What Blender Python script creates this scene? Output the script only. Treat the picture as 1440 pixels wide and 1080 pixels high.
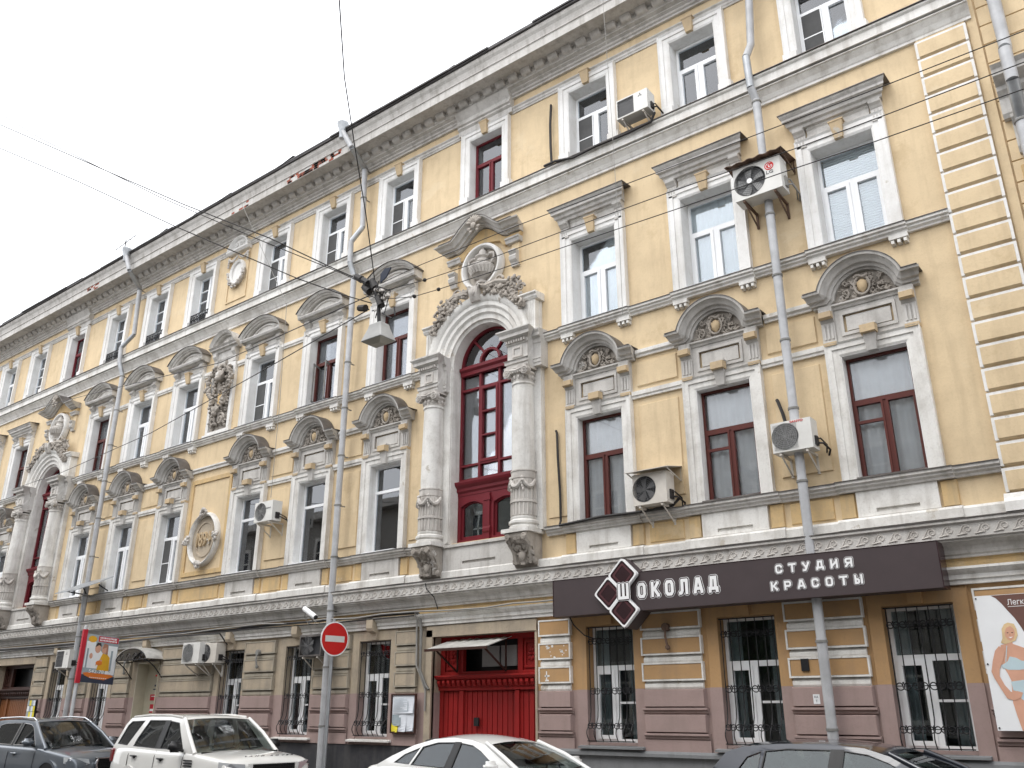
import bpy, bmesh, math, random
from mathutils import Vector, Matrix
from mathutils.geometry import tessellate_polygon
R = math.radians
PI = math.pi
for o in list(bpy.data.objects): bpy.data.objects.remove(o)
S = bpy.context.scene
COL = S.collection

# ------------------------------------------------------------------ camera
cam = bpy.data.cameras.new('camera'); camo = bpy.data.objects.new('camera', cam); COL.objects.link(camo)
cam.sensor_width = 36; cam.lens = 36*1220.6/1440; cam.clip_start = .1; cam.clip_end = 600
camo.location = (0, -14, 1.7); camo.rotation_euler = (R(90+20.649), 0, R(37.924))
S.camera = camo
# ------------------------------------------------------------------ overcast sky and weak, very soft sun
SUN_EL, SUN_AZ = 58, 200          # azimuth measured from +Y, clockwise
w = bpy.data.worlds.new('World'); S.world = w; w.use_nodes = True
nt = w.node_tree; bg = nt.nodes['Background']
sky = nt.nodes.new('ShaderNodeTexSky'); sky.sky_type = 'NISHITA'; sky.sun_disc = False
sky.sun_elevation = R(SUN_EL); sky.sun_rotation = R(SUN_AZ); sky.dust_density = 4
mx = nt.nodes.new('ShaderNodeMix'); mx.data_type = 'RGBA'; mx.inputs[0].default_value = .9
nt.links.new(sky.outputs[0], mx.inputs[6]); mx.inputs[7].default_value = (12.2, 12.4, 12.8, 1)   # cloud sheet
nt.links.new(mx.outputs[2], bg.inputs[0]); bg.inputs[1].default_value = .13
sun = bpy.data.lights.new('sun', 'SUN'); sun.energy = .9; sun.angle = R(25); sun.color = (1, .97, .92)
suno = bpy.data.objects.new('sun', sun); COL.objects.link(suno)
suno.rotation_euler = (R(90-SUN_EL), 0, R(180-SUN_AZ)); suno.location = (0, -20, 40)
# sun vector check: light travels along local -Z; azimuth 200 = behind the camera, a little to its left
S.view_settings.view_transform = 'Standard'; S.view_settings.look = 'None'
S.view_settings.exposure = .48; S.view_settings.gamma = 1; S.view_settings.use_curve_mapping = False
S.cycles.max_bounces = 8; S.cycles.transparent_max_bounces = 12; S.cycles.use_denoising = True

# ------------------------------------------------------------------ materials
MATS = {}
def lin(c):  # sRGB 0-255 -> linear
    return tuple(((v/255)/12.92 if v/255 <= .04045 else ((v/255+.055)/1.055)**2.4) for v in c)
class N:
    """tiny node-tree helper"""
    def __init__(s, name):
        m = bpy.data.materials.new(name); m.use_nodes = True; s.m = m; s.t = m.node_tree; s.n = s.t.nodes
        s.p = s.n['Principled BSDF']; MATS[name] = m
        g = s.n.new('ShaderNodeNewGeometry'); s.pos = g.outputs['Position']
    def link(s, a, b): s.t.links.new(a, b)
    def mapp(s, scale):
        v = s.n.new('ShaderNodeVectorMath'); v.operation = 'MULTIPLY'; s.link(s.pos, v.inputs[0]); v.inputs[1].default_value = scale
        return v.outputs[0]
    def noise(s, scale, detail=4, rough=.55, vec=None):
        n = s.n.new('ShaderNodeTexNoise'); n.inputs['Scale'].default_value = scale; n.inputs['Detail'].default_value = detail
        n.inputs['Roughness'].default_value = rough; s.link(vec or s.pos, n.inputs['Vector']); return n.outputs['Fac']
    def ramp(s, f, a, b, lo=0., hi=1.):
        r = s.n.new('ShaderNodeMapRange'); s.link(f, r.inputs[0])
        for i, v in enumerate((a, b, lo, hi)): r.inputs[i+1].default_value = v
        return r.outputs[0]
    def mul(s, a, b):
        r = s.n.new('ShaderNodeMath'); r.operation = 'MULTIPLY'
        for i, v in enumerate((a, b)):
            if isinstance(v, (int, float)): r.inputs[i].default_value = v
            else: s.link(v, r.inputs[i])
        return r.outputs[0]
    def mix(s, f, a, b):
        r = s.n.new('ShaderNodeMix'); r.data_type = 'RGBA'
        for i, v in ((0, f), (6, a), (7, b)):
            if isinstance(v, (int, float)): r.inputs[i].default_value = v
            elif isinstance(v, tuple): r.inputs[i].default_value = (*v, 1) if len(v) == 3 else v
            else: s.link(v, r.inputs[i])
        return r.outputs[2]
    def bump(s, f, strength, dist):
        b = s.n.new('ShaderNodeBump'); b.inputs['Strength'].default_value = strength; b.inputs['Distance'].default_value = dist
        s.link(f, b.inputs['Height']); s.link(b.outputs[0], s.p.inputs['Normal'])
    def out(s, col, rough=.85, spec=.25):
        if isinstance(col, tuple): s.p.inputs['Base Color'].default_value = (*col, 1)
        else: s.link(col, s.p.inputs['Base Color'])
        if isinstance(rough, (int, float)): s.p.inputs['Roughness'].default_value = rough
        else: s.link(rough, s.p.inputs['Roughness'])
        s.p.inputs['Specular IOR Level'].default_value = spec
        return s.m

def plaster(name, base, dirt, amt=.5, streak=.5, chip=None, chip_lo=.66, rough=.9, bump=.5):
    k = N(name)
    c = k.mix(k.ramp(k.noise(.55, 3), .3, .7), tuple(v*.93 for v in base), tuple(min(1, v*1.05) for v in base))
    c = k.mix(k.mul(k.ramp(k.noise(2.3, 6, .65), .45, .75), amt), c, dirt)
    st = k.noise(1, 5, .6, k.mapp((5.5, 5.5, .55)))
    c = k.mix(k.mul(k.ramp(st, .5, .72), streak), c, dirt)
    if name.startswith('yellow'):   # old rain marks and patched repairs
        c = k.mix(k.mul(k.ramp(k.noise(.9, 9, .68), .57, .64), .42), c, (.50, .375, .22))
        c = k.mix(k.mul(k.ramp(k.noise(.62, 8, .62, k.mapp((1, 1, 1.6))), .60, .64), .24), c, (.74, .635, .46))
    fine = k.noise(26, 5, .7)
    c = k.mix(k.mul(k.ramp(fine, .52, .75), amt*.45), c, tuple(v*.6 for v in dirt))
    if chip:
        c = k.mix(k.ramp(k.noise(1.7, 8, .7), chip_lo, chip_lo+.03), c, chip)
    k.bump(k.mix(.4, k.noise(9, 6, .7), fine), bump, .012)
    return k.out(c, rough, .2)

YEL = (.70, .555, .36)
plaster('yellow', YEL, (.47, .36, .23), .42, .42, (.66, .57, .42), .70)
plaster('yellow_soiled', (.63, .45, .23), (.36, .29, .2), .55, .6, (.6, .52, .4), .68)
plaster('ochre', (.46, .285, .14), (.29, .20, .13), .4, .35, (.5, .36, .22), .68)
plaster('ochre_pale', (.56, .43, .27), (.34, .27, .2), .5, .4, (.5, .47, .42), .62)
plaster('beige_dirty', (.45, .375, .28), (.25, .22, .185), .65, .55, (.5, .45, .38), .66)
plaster('tan_relief', (.47, .40, .31), (.27, .22, .17), .6, .5)
plaster('beige_grey', (.40, .36, .29), (.22, .2, .17), .6, .6)
plaster('mauve', (.36, .265, .245), (.24, .19, .17), .4, .35)
plaster('white_trim', (.76, .745, .71), (.40, .37, .33), .6, .6, (.50, .46, .40), .64)
plaster('white_clean', (.80, .79, .77), (.50, .475, .43), .42, .45, (.56, .53, .47), .66)
plaster('grey_stucco', (.56, .54, .51), (.29, .275, .255), .6, .6, (.64, .62, .58), .67)
plaster('grey_cornice', (.61, .59, .56), (.3, .28, .25), .6, .65, (.45, .4, .35), .70)
plaster('relief', (.43, .39, .345), (.17, .15, .13), .7, .5, (.62, .6, .57), .62)
plaster('relief_light', (.60, .57, .53), (.24, .21, .19), .6, .5)
plaster('black_plinth', (.045, .045, .05), (.11, .105, .1), .4, .4)
plaster('grey_plinth', (.22, .225, .23), (.12, .12, .12), .4, .4)
plaster('red_paint', (.33, .021, .02), (.16, .018, .016), .4, .5, rough=.5, bump=.25)
plaster('dark_wood', (.055, .024, .018), (.03, .015, .012), .4, .4, rough=.5)
plaster('brown_wood', (.22, .085, .032), (.12, .05, .025), .4, .4, rough=.5)
plaster('frame_red', (.115, .034, .028), (.07, .028, .024), .5, .4, rough=.45, bump=.2)
plaster('frame_red_bright', (.17, .02, .028), (.11, .016, .022), .35, .4, rough=.4, bump=.2)
plaster('asphalt', (.075, .075, .077), (.11, .108, .105), .5, .1)
plaster('paving', (.27, .265, .26), (.12, .115, .11), .5, .1)
plaster('kerb_stone', (.3, .29, .28), (.18, .17, .16), .5, .2)
plaster('opposite', (.36, .345, .32), (.22, .21, .2), .4, .4)
plaster('brick_red', (.33, .095, .06), (.2, .08, .06), .5, .3)
def simple(name, col, rough=.5, metal=0, spec=.4, var=.12, coat=0):
    k = N(name)
    c = k.mix(k.ramp(k.noise(3.1, 5, .6), .35, .7), tuple(v*(1-var) for v in col), tuple(min(1, v*(1+var*.5)) for v in col))
    k.p.inputs['Metallic'].default_value = metal
    if coat: k.p.inputs['Coat Weight'].default_value = coat; k.p.inputs['Coat Roughness'].default_value = .03
    return k.out(c, rough, spec)
simple('pvc', (.86, .87, .88), .32, var=.04)
simple('galvanised', (.40, .415, .43), .42, .55, var=.25)
simple('pipe_paint', (.47, .475, .485), .5, .15, var=.2)
simple('pipe_dark', (.24, .235, .22), .6, .1, var=.3)
simple('sheet_metal', (.16, .145, .135), .55, .4, var=.4)
simple('roof_metal', (.10, .095, .095), .6, .3, var=.35)
simple('iron', (.02, .02, .022), .5, .3)
simple('rust', (.16, .10, .07), .8, 0, var=.4)
simple('cable', (.025, .022, .022), .6)
simple('cable_grey', (.3, .29, .27), .6)
simple('ac_white', (.70, .69, .655), .45, var=.1)
simple('ac_beige', (.62, .58, .52), .5, var=.12)
simple('ac_grille', (.15, .15, .152), .6)
simple('ac_wire', (.34, .34, .335), .5)
simple('fan_dark', (.045, .046, .05), .5)
simple('sign_brown', (.062, .046, .048), .5, var=.08)
simple('sign_maroon', (.036, .018, .021), .25, var=.1)
simple('sign_wine', (.085, .03, .035), .35)
simple('sign_white', (.86, .86, .86), .4, var=.02)
simple('sign_red', (.60, .022, .02), .35, var=.05)
simple('print_white', (.82, .83, .84), .6, var=.04)
simple('print_blue', (.50, .62, .66), .6, var=.05)
simple('print_skin', (.66, .36, .25), .6, var=.1)
simple('print_skin_dark', (.42, .2, .13), .6, var=.1)
simple('print_blonde', (.72, .53, .3), .6, var=.2)
simple('print_brown', (.15, .075, .06), .5, var=.1)
simple('print_hair', (.05, .03, .025), .5)
simple('print_yellow', (.78, .42, .03), .5)
simple('print_orange', (.75, .2, .03), .5)
simple('print_red', (.55, .02, .04), .5)
simple('print_grey', (.34, .40, .43), .5, var=.3)
simple('print_navy', (.04, .05, .08), .5)
simple('paper', (.72, .75, .8), .8, var=.06)
simple('paper_yellow', (.78, .66, .05), .8)
simple('lamp_grey', (.42, .42, .41), .5, var=.15)
simple('lamp_lens', (.5, .47, .40), .3, var=.15)
simple('porcelain', (.7, .66, .62), .3)
simple('curtain', (.86, .87, .87), .9, spec=.1, var=.06)
simple('curtain_warm', (.60, .56, .50), .9, spec=.1, var=.1)
simple('curtain_blue', (.78, .81, .83), .9, spec=.1, var=.08)
simple('room', (.13, .125, .12), .9, spec=.1, var=.3)
simple('room_light', (.42, .44, .46), .9, spec=.1, var=.15)
simple('screen_mesh', (.085, .085, .085), .8, var=.2)
simple('car_white', (.78, .78, .76), .3, coat=1, var=.03)
simple('car_cream', (.76, .755, .725), .32, coat=1, var=.03)
simple('car_grey', (.14, .16, .185), .35, .4, coat=1, var=.05)
simple('car_navy', (.018, .022, .032), .3, .3, coat=1, var=.05)
simple('chrome', (.75, .75, .76), .15, 1, var=.05)
simple('tyre', (.02, .02, .02), .8)
simple('plastic_black', (.018, .018, .019), .45)
simple('seat', (.09, .085, .08), .8)
simple('tail_red', (.2, .01, .012), .2, coat=1)
simple('headlamp', (.62, .64, .66), .12, .35, coat=1)
simple('foliage', (.05, .085, .03), .7, var=.5)
simple('bark', (.09, .07, .05), .9, var=.4)
simple('poly_sheet', (.5, .49, .46), .45, var=.3)
simple('cream_door', (.52, .48, .37), .5, var=.1)

def glass(name, tint, refl, ior=1.5):
    m = bpy.data.materials.new(name); m.use_nodes = True; t = m.node_tree; n = t.nodes; MATS[name] = m
    n.remove(n['Principled BSDF']); out = n['Material Output']
    tr = n.new('ShaderNodeBsdfTransparent'); tr.inputs[0].default_value = (*tint, 1)
    gl = n.new('ShaderNodeBsdfGlossy'); gl.inputs['Roughness'].default_value = .015; gl.inputs[0].default_value = (.95, .97, 1, 1)
    fr = n.new('ShaderNodeFresnel'); fr.inputs[0].default_value = ior
    ge = n.new('ShaderNodeNewGeometry'); no = n.new('ShaderNodeTexNoise'); no.inputs['Scale'].default_value = 1.1
    bp = n.new('ShaderNodeBump'); bp.inputs['Strength'].default_value = .05; bp.inputs['Distance'].default_value = .02
    t.links.new(ge.outputs['Position'], no.inputs['Vector']); t.links.new(no.outputs[0], bp.inputs['Height']); t.links.new(bp.outputs[0], gl.inputs['Normal'])
    ma = n.new('ShaderNodeMath'); ma.operation = 'MULTIPLY_ADD'; ma.use_clamp = True
    t.links.new(fr.outputs[0], ma.inputs[0]); ma.inputs[1].default_value = .9; ma.inputs[2].default_value = refl
    mi = n.new('ShaderNodeMixShader'); t.links.new(ma.outputs[0], mi.inputs[0]); t.links.new(tr.outputs[0], mi.inputs[1]); t.links.new(gl.outputs[0], mi.inputs[2])
    t.links.new(mi.outputs[0], out.inputs[0])
glass('glass', (.90, .94, .955), .12)
glass('glass_old', (.985, .99, .99), .015)
glass('glass_dark', (.78, .83, .83), .02)
glass('glass_car', (.60, .66, .64), .03)
glass('glass_tint', (.30, .33, .32), .035)

# ------------------------------------------------------------------ mesh helpers
def ico():
    bm = bmesh.new(); bmesh.ops.create_icosphere(bm, subdivisions=1, radius=1)
    v = [tuple(a.co) for a in bm.verts]; f = [tuple(x.index for x in p.verts) for p in bm.faces]; bm.free(); return v, f
ICO = ico()
SPLIT = {'sill_course', 'dado_field', 'impost_band', 'window_margin', 'sill_guttae', 'flashing', 'dado_pedestal', 'gate_stile', 'side_window', 'bracket_block', 'architrave_foot', 'pediment_corbel',
         'bent_flashing', 'exposed_brick', 'pediment_return', 'pediment_pier', 'ribbon_clasp', 'joint_band', 'carved_panel', 'plaque_print', 'door_plaque', 'hood_strut', 'eyelet', 'strain_insulator', 'wire_insulator',
         'window_seal', 'door_pillar', 'side_vent', 'jamb_moulding', 'plinth_cap', 'upper_moulding', 'porcelain_insulator', 'gate_sheet', 'window_pillars', 'plaster_scar', 'mounting_arm', 'pier_blocks', 'door_lettering', 'sign_clamp', 'mullion'}
EXTRA = []      # further pieces made by the last build calls
class MB:
    def __init__(s): s.v = []; s.f = []
    def add(s, v, f):
        b = len(s.v); s.v += [tuple(a) for a in v]; s.f += [tuple(i+b for i in p) for p in f]; return s
    def box(s, x0, x1, y0, y1, z0, z1):
        v = [(x, y, z) for z in (z0, z1) for y in (y0, y1) for x in (x0, x1)]
        return s.add(v, [(0, 2, 3, 1), (4, 5, 7, 6), (0, 1, 5, 4), (2, 6, 7, 3), (0, 4, 6, 2), (1, 3, 7, 5)])
    def taper(s, x0, x1, y0, y1, z0, z1, i):   # box whose front (y0) face is inset by i: a bevelled block
        v = [(x0, y1, z0), (x1, y1, z0), (x1, y1, z1), (x0, y1, z1), (x0+i, y0, z0+i), (x1-i, y0, z0+i), (x1-i, y0, z1-i), (x0+i, y0, z1-i)]
        return s.add(v, [(3, 2, 1, 0), (4, 5, 6, 7), (0, 1, 5, 4), (1, 2, 6, 5), (2, 3, 7, 6), (3, 0, 4, 7)])
    def prof(s, pts, x0, x1):          # closed (y,z) outline pushed along x
        n = len(pts); v = [(x0, y, z) for y, z in pts]+[(x1, y, z) for y, z in pts]
        return s.add(v, [(i, (i+1) % n, n+(i+1) % n, n+i) for i in range(n)]+[tuple(range(n))[::-1], tuple(range(n, 2*n))])
    def plate(s, outer, holes, y0, y1):  # (x,z) outline with holes, between y0 and y1
        loops = [outer]+list(holes)
        flat = [p for l in loops for p in l]
        tri = tessellate_polygon([[Vector((x, z, 0)) for x, z in l] for l in loops])
        n = len(flat); v = [(x, y0, z) for x, z in flat]+[(x, y1, z) for x, z in flat]
        f = [tuple(t) for t in tri]+[tuple(i+n for i in t[::-1]) for t in tri]
        b = 0
        for l in loops:
            m = len(l)
            f += [(b+i, b+(i+1) % m, n+b+(i+1) % m, n+b+i) for i in range(m)]; b += m
        return s.add(v, f)
    def sweep(s, path, prof, closed=False):
        """path (x,z) points; prof closed outline of (n,d): n along the left normal, d towards the street"""
        P = [Vector((x, z)) for x, z in path]; n = len(P); rings = []
        for i in range(n):
            a = P[i-1] if (i > 0 or closed) else None; b = P[(i+1) % n] if (i < n-1 or closed) else None
            t1 = (P[i]-a).normalized() if a is not None else None; t2 = (b-P[i]).normalized() if b is not None else None
            t1 = t1 or t2; t2 = t2 or t1
            n1 = Vector((-t1.y, t1.x)); n2 = Vector((-t2.y, t2.x)); m = (n1+n2)
            if m.length < 1e-6: m = n1
            m.normalize(); m /= max(.35, m.dot(n1))
            rings.append([(P[i].x+m.x*q, -d, P[i].y+m.y*q) for q, d in prof])
        k = len(prof); v = [p for r in rings for p in r]; f = []
        for i in range(n if closed else n-1):
            j = (i+1) % n
            f += [(i*k+a, i*k+(a+1) % k, j*k+(a+1) % k, j*k+a) for a in range(k)]
        if not closed: f += [tuple(range(k))[::-1], tuple(range((n-1)*k, n*k))]
        return s.add(v, f)
    def tube(s, pts, r, n=6):
        P = [Vector(p) for p in pts]; v = []; m = len(P); rr = r if isinstance(r, (list, tuple)) else [r]*m
        up = None
        for i in range(m):
            t = (P[min(i+1, m-1)]-P[max(i-1, 0)]).normalized()
            if up is None: up = Vector((0, 0, 1)) if abs(t.z) < .9 else Vector((0, 1, 0))
            a = t.cross(up); a = a.normalized() if a.length > 1e-5 else t.orthogonal().normalized(); up = a.cross(t)
            v += [tuple(P[i]+rr[i]*(math.cos(2*PI*k/n)*a+math.sin(2*PI*k/n)*up)) for k in range(n)]
        f = [(i*n+k, i*n+(k+1) % n, (i+1)*n+(k+1) % n, (i+1)*n+k) for i in range(m-1) for k in range(n)]
        return s.add(v, f+[tuple(range(n))[::-1], tuple(range((m-1)*n, m*n))])
    def ball(s, c, r, ang=0):
        if isinstance(r, (int, float)): r = (r, r, r)
        ca, sa = math.cos(ang), math.sin(ang)
        return s.add([(c[0]+(x*r[0])*ca-(z*r[2])*sa, c[1]+y*r[1], c[2]+(x*r[0])*sa+(z*r[2])*ca) for x, y, z in ICO[0]], ICO[1])
    def lathe(s, cx, cy, pr, n=20, a0=0., a1=2*PI):
        full = abs(a1-a0-2*PI) < 1e-6; k = n if full else n+1
        v = [(cx+r*math.cos(a0+(a1-a0)*i/n), cy+r*math.sin(a0+(a1-a0)*i/n), z) for r, z in pr for i in range(k)]
        f = [(j*k+i, j*k+(i+1) % k, (j+1)*k+(i+1) % k, (j+1)*k+i) for j in range(len(pr)-1) for i in range(n if full else n)]
        if full: f += [tuple(range(k))[::-1], tuple(range((len(pr)-1)*k, len(pr)*k))]
        return s.add(v, f)
    def disc(s, c, r, y0, y1, n=28, rz=None):
        return s.plate([(c[0]+r*math.cos(2*PI*i/n), c[1]+(rz or r)*math.sin(2*PI*i/n)) for i in range(n)], [], y0, y1)
    def mesh(s, name, smooth=0):
        me = bpy.data.meshes.new(name); me.from_pydata(s.v, [], s.f)
        bm = bmesh.new(); bm.from_mesh(me); bmesh.ops.recalc_face_normals(bm, faces=bm.faces); bm.to_mesh(me); bm.free()
        if smooth:
            me.polygons.foreach_set('use_smooth', [True]*len(me.polygons)); me.set_sharp_from_angle(angle=R(smooth))
        return me
    def pieces(s, eps=.02):   # separate pieces (what touches or nearly touches stays together)
        n = len(s.v); p = list(range(n))
        def fd(i):
            while p[i] != i: p[i] = p[p[i]]; i = p[i]
            return i
        for f in s.f:
            a = fd(f[0])
            for i in f[1:]: p[fd(i)] = a
        cl = {}
        for i in range(n): cl.setdefault(fd(i), []).append(i)
        bb = [[ids, [min(s.v[i][k] for i in ids)-eps for k in range(3)], [max(s.v[i][k] for i in ids)+eps for k in range(3)]] for ids in cl.values()]
        go = True
        while go:
            go = False; out = []
            for b in bb:
                for o in out:
                    if all(b[1][k] <= o[2][k] and o[1][k] <= b[2][k] for k in range(3)):
                        o[0] += b[0]; o[1] = [min(o[1][k], b[1][k]) for k in range(3)]; o[2] = [max(o[2][k], b[2][k]) for k in range(3)]; go = True; break
                else: out.append(b)
            bb = out
        res = []
        for ids, _, _ in bb:
            m = {i: k for k, i in enumerate(ids)}; q = MB(); q.v = [s.v[i] for i in ids]; q.f = [tuple(m[i] for i in f) for f in s.f if f[0] in m]; res.append(q)
        return res
    def build(s, name, mat, parent=None, smooth=0, loc=None):
        if name in SPLIT:
            ps = s.pieces()
            if len(ps) > 1:
                for q in ps[1:]:
                    EXTRA.append(put(q.mesh(name, smooth), name, mat, parent, loc))
                return put(ps[0].mesh(name, smooth), name, mat, parent, loc)
        return put(s.mesh(name, smooth), name, mat, parent, loc)
def put(me, name, mat, parent=None, loc=None):
    if mat and not me.materials: me.materials.append(MATS[mat])
    o = bpy.data.objects.new(name, me); COL.objects.link(o)
    if parent: o.parent = parent
    if loc: o.location = loc
    return o
def empty(name, loc=(0, 0, 0), rz=0, parent=None):
    o = bpy.data.objects.new(name, None); COL.objects.link(o); o.location = loc; o.rotation_euler = (0, 0, rz); o.empty_display_size = .2
    if parent: o.parent = parent
    return o
def tag(o, label, cat, group=None):
    o['label'] = label; o['category'] = cat
    if group: o['group'] = group
    return o
def struct(o): o['kind'] = 'structure'; return o
def copy_tree(o, parent, loc):
    c = o.copy(); COL.objects.link(c); c.parent = parent
    if loc is not None: c.location = loc
    for ch in o.children:
        d = ch.copy(); COL.objects.link(d); d.parent = c
        for g in ch.children:
            e = g.copy(); COL.objects.link(e); e.parent = d
    return c
def rect(x0, x1, z0, z1): return [(x0, z0), (x1, z0), (x1, z1), (x0, z1)]
def arc(cx, cz, r, a0, a1, n, rz=None):
    return [(cx+r*math.cos(R(a0+(a1-a0)*i/n)), cz+(rz or r)*math.sin(R(a0+(a1-a0)*i/n))) for i in range(n+1)]
GLY = {}
def glyphs(body, offset, spacing):     # raw outline mesh of a string, made once
    k = (body, round(offset, 3), spacing)
    if k not in GLY:
        c = bpy.data.curves.new('text', 'FONT'); c.body = body; c.size = 1; c.offset = offset; c.extrude = .02; c.resolution_u = 3; c.space_character = spacing
        o = bpy.data.objects.new('text', c); COL.objects.link(o)
        dg = bpy.context.evaluated_depsgraph_get(); GLY[k] = bpy.data.meshes.new_from_object(o.evaluated_get(dg))
        bpy.data.objects.remove(o); bpy.data.curves.remove(c)
    return GLY[k]
for a_ in (('1894', 0., 1.0), ('LG', .02, 1.0), ('SANYO', .02, 1.0), ('mini', .02, 1.0), ('Легкий', 0., 1.0), ('КА', 0., 1.0), ('Т', 0., 1.0), ('542-78-99', .01, 1.0), ('LAND ROVER', 0., 1.9)): glyphs(*a_)
def text_mesh(body, width, height, depth, offset=0., name='text', spacing=1.0, ref=None):
    me = glyphs(body, offset, spacing).copy()
    xs = [v.co.x for v in me.vertices]; ys = [v.co.y for v in me.vertices]
    x0, x1, y0, y1 = ref or (min(xs), max(xs), min(ys), max(ys)); LAST[:] = [(x0, x1, y0, y1)]
    sx, sy = width/(x1-x0), height/(y1-y0)
    for v in me.vertices:
        v.co = ((v.co.x-x0)*sx, -depth if v.co.z > 0 else 0, (v.co.y-y0)*sy)
    me.materials.clear()
    return me
LAST = []
rnd = random.Random(7)
# ================================================================== SETTING: ground, road, pavements
m = MB().box(-300, 200, -300, 300, -.6, -.16); struct(m.build('ground', 'asphalt'))
m = MB().box(-120, 60, -12.6, -1.95, -.158, -.12); struct(m.build('road', 'asphalt'))
m = MB().box(-120, 60, -1.8, .02, -.159, .0); struct(m.build('pavement', 'paving'))
m = MB().box(-120, 60, -1.95, -1.8, -.157, .012); struct(m.build('kerb', 'kerb_stone'))
m = MB().box(-120, 60, -16.5, -12.75, -.157, .0); struct(m.build('pavement_opposite', 'paving'))
m = MB().box(-120, 60, -12.75, -12.6, -.158, .012); struct(m.build('kerb_opposite', 'kerb_stone'))

# ================================================================== APARTMENT BUILDING
B = empty('apartment_building', (-21.9, 0, 0))
tag(B, 'long four storey yellow stucco apartment house with white and grey baroque trim dated 1894', 'building')
BI = Vector((21.9, 0, 0))     # parts are modelled in street coordinates
class _P:                      # parent proxy: a part of the building keeps street coordinates
    pass
def part(mb, name, mat, smooth=0, loc=(0, 0, 0)):
    EXTRA.clear(); o = mb.build(name, mat, B, smooth)
    for q in [o]+EXTRA: q.location = Vector(loc)+BI
    EXTRA.clear(); return o
def pput(me, name, mat, loc=(0, 0, 0)):
    o = put(me, name, mat, B); o.location = Vector(loc)+BI; return o
def sub(mb, name, mat, parent, smooth=0, loc=None):
    return mb.build(name, mat, parent, smooth, loc)

MX = -21.88
RIGHT = [MX+18.5, MX+15.84, MX+13.2]
ARCH = [MX+10.18, MX-10.18]
MID = [MX+7.19, MX+4.535, MX+1.885, MX-1.885, MX-4.535, MX-7.19]
LEFT = [MX-13.2, MX-15.84, MX-18.5]
WIN = RIGHT+MID+LEFT
XL, XR = -43.2, -1.06
HW = .525
# window openings -------------------------------------------------
F2, F3, F4 = (5.14, 7.24), (9.32, 11.34), (13.50, 15.27)
HW3 = .56
G1 = (1.18, 3.17)
holes = []
for x in WIN:
    for (z0, z1), q in ((F2, HW), (F3, HW3), (F4, HW)): holes.append((x-q, x+q, z0, z1))
for x in ARCH:
    holes.append((x-HW, x+HW, *F4)); holes.append((x-.9, x+.9, 5.08, 10.06))
GWIN = [(-3.36, .5), (-6.03, .5), (-8.66, .5), (-14.74, .5), (-17.33, .5), (-19.98, .5), (-26.4, .5), (-29.05, .5)]
for x, h in GWIN: holes.append((x-h, x+h, *G1))
DOOR = (-24.45, -23.33, 0, 3.0)
GATES = [(-13.0, -10.33), (-33.43, -30.76)]
holes.append((-35.6, -34.6, *G1))
holes.append(DOOR)
for a, b in GATES: holes.append((a, b, -.2, 3.16))
def wall(x0, x1, z0, z1, name, mat, y=0., dep=.5):
    xs = sorted({x0, x1}|{v for h in holes for v in h[:2] if x0 < v < x1}); zs = sorted({z0, z1}|{v for h in holes for v in h[2:] if z0 < v < z1})
    mb = MB(); inside = lambda x, z: any(h[0] < x < h[1] and h[2] < z < h[3] for h in holes)
    q = lambda a, b, c, d: mb.add([a, b, c, d], [(0, 1, 2, 3)])
    for i in range(len(xs)-1):
        for j in range(len(zs)-1):
            a, b, c, d = xs[i], xs[i+1], zs[j], zs[j+1]
            if inside((a+b)/2, (c+d)/2): continue
            q((a, y, c), (b, y, c), (b, y, d), (a, y, d))
            if i and inside((xs[i-1]+a)/2, (c+d)/2): q((a, y, c), (a, y, d), (a, y+dep, d), (a, y+dep, c))
            if i < len(xs)-2 and inside((b+xs[i+2])/2, (c+d)/2): q((b, y, c), (b, y, d), (b, y+dep, d), (b, y+dep, c))
            if j and inside((a+b)/2, (zs[j-1]+c)/2): q((a, y, c), (b, y, c), (b, y+dep, c), (a, y+dep, c))
            if j < len(zs)-2 and inside((a+b)/2, (d+zs[j+2])/2): q((a, y, d), (b, y, d), (b, y+dep, d), (a, y+dep, d))
    o = None
    for q in mb.pieces(.001):
        me = bpy.data.meshes.new(name); me.from_pydata(q.v, [], q.f); o = pput(me, name, mat)
    return o
wall(XL, XR, 4.5, 16.3, 'wall', 'yellow')
wall(XL, XR, 3.4, 4.5, 'frieze_wall', 'yellow_soiled', -.004)
wall(-10.33, XR, 2.06, 3.4, 'ground_floor_wall', 'ochre')
wall(XL, -10.33, 2.06, 3.4, 'ground_floor_wall', 'beige_dirty')
wall(XL, XR, 1.02, 2.06, 'lower_wall', 'mauve', -.002)
wall(-10.33, XR, -.1, 1.02, 'plinth', 'grey_plinth', -.03)
wall(XL, -10.33, -.1, 1.02, 'plinth', 'black_plinth', -.03)
# plinth cap
m = MB()
def spans(z, x0, x1):     # x ranges not cut by a door or gate
    cuts = sorted((a, b) for a, b, c, d in holes if c < z < d); out = []; p = x0
    for a, b in cuts:
        if b <= x0 or a >= x1: continue
        if a > p: out.append((p, a))
        p = max(p, b)
    if p < x1: out.append((p, x1))
    return out
for a, b in spans(.9, -10.33, XR): m.prof([(.0, .98), (-.1, .98), (-.1, 1.03), (-.07, 1.07), (.0, 1.07)], a, b)
part(m, 'plinth_cap', 'grey_plinth')
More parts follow.
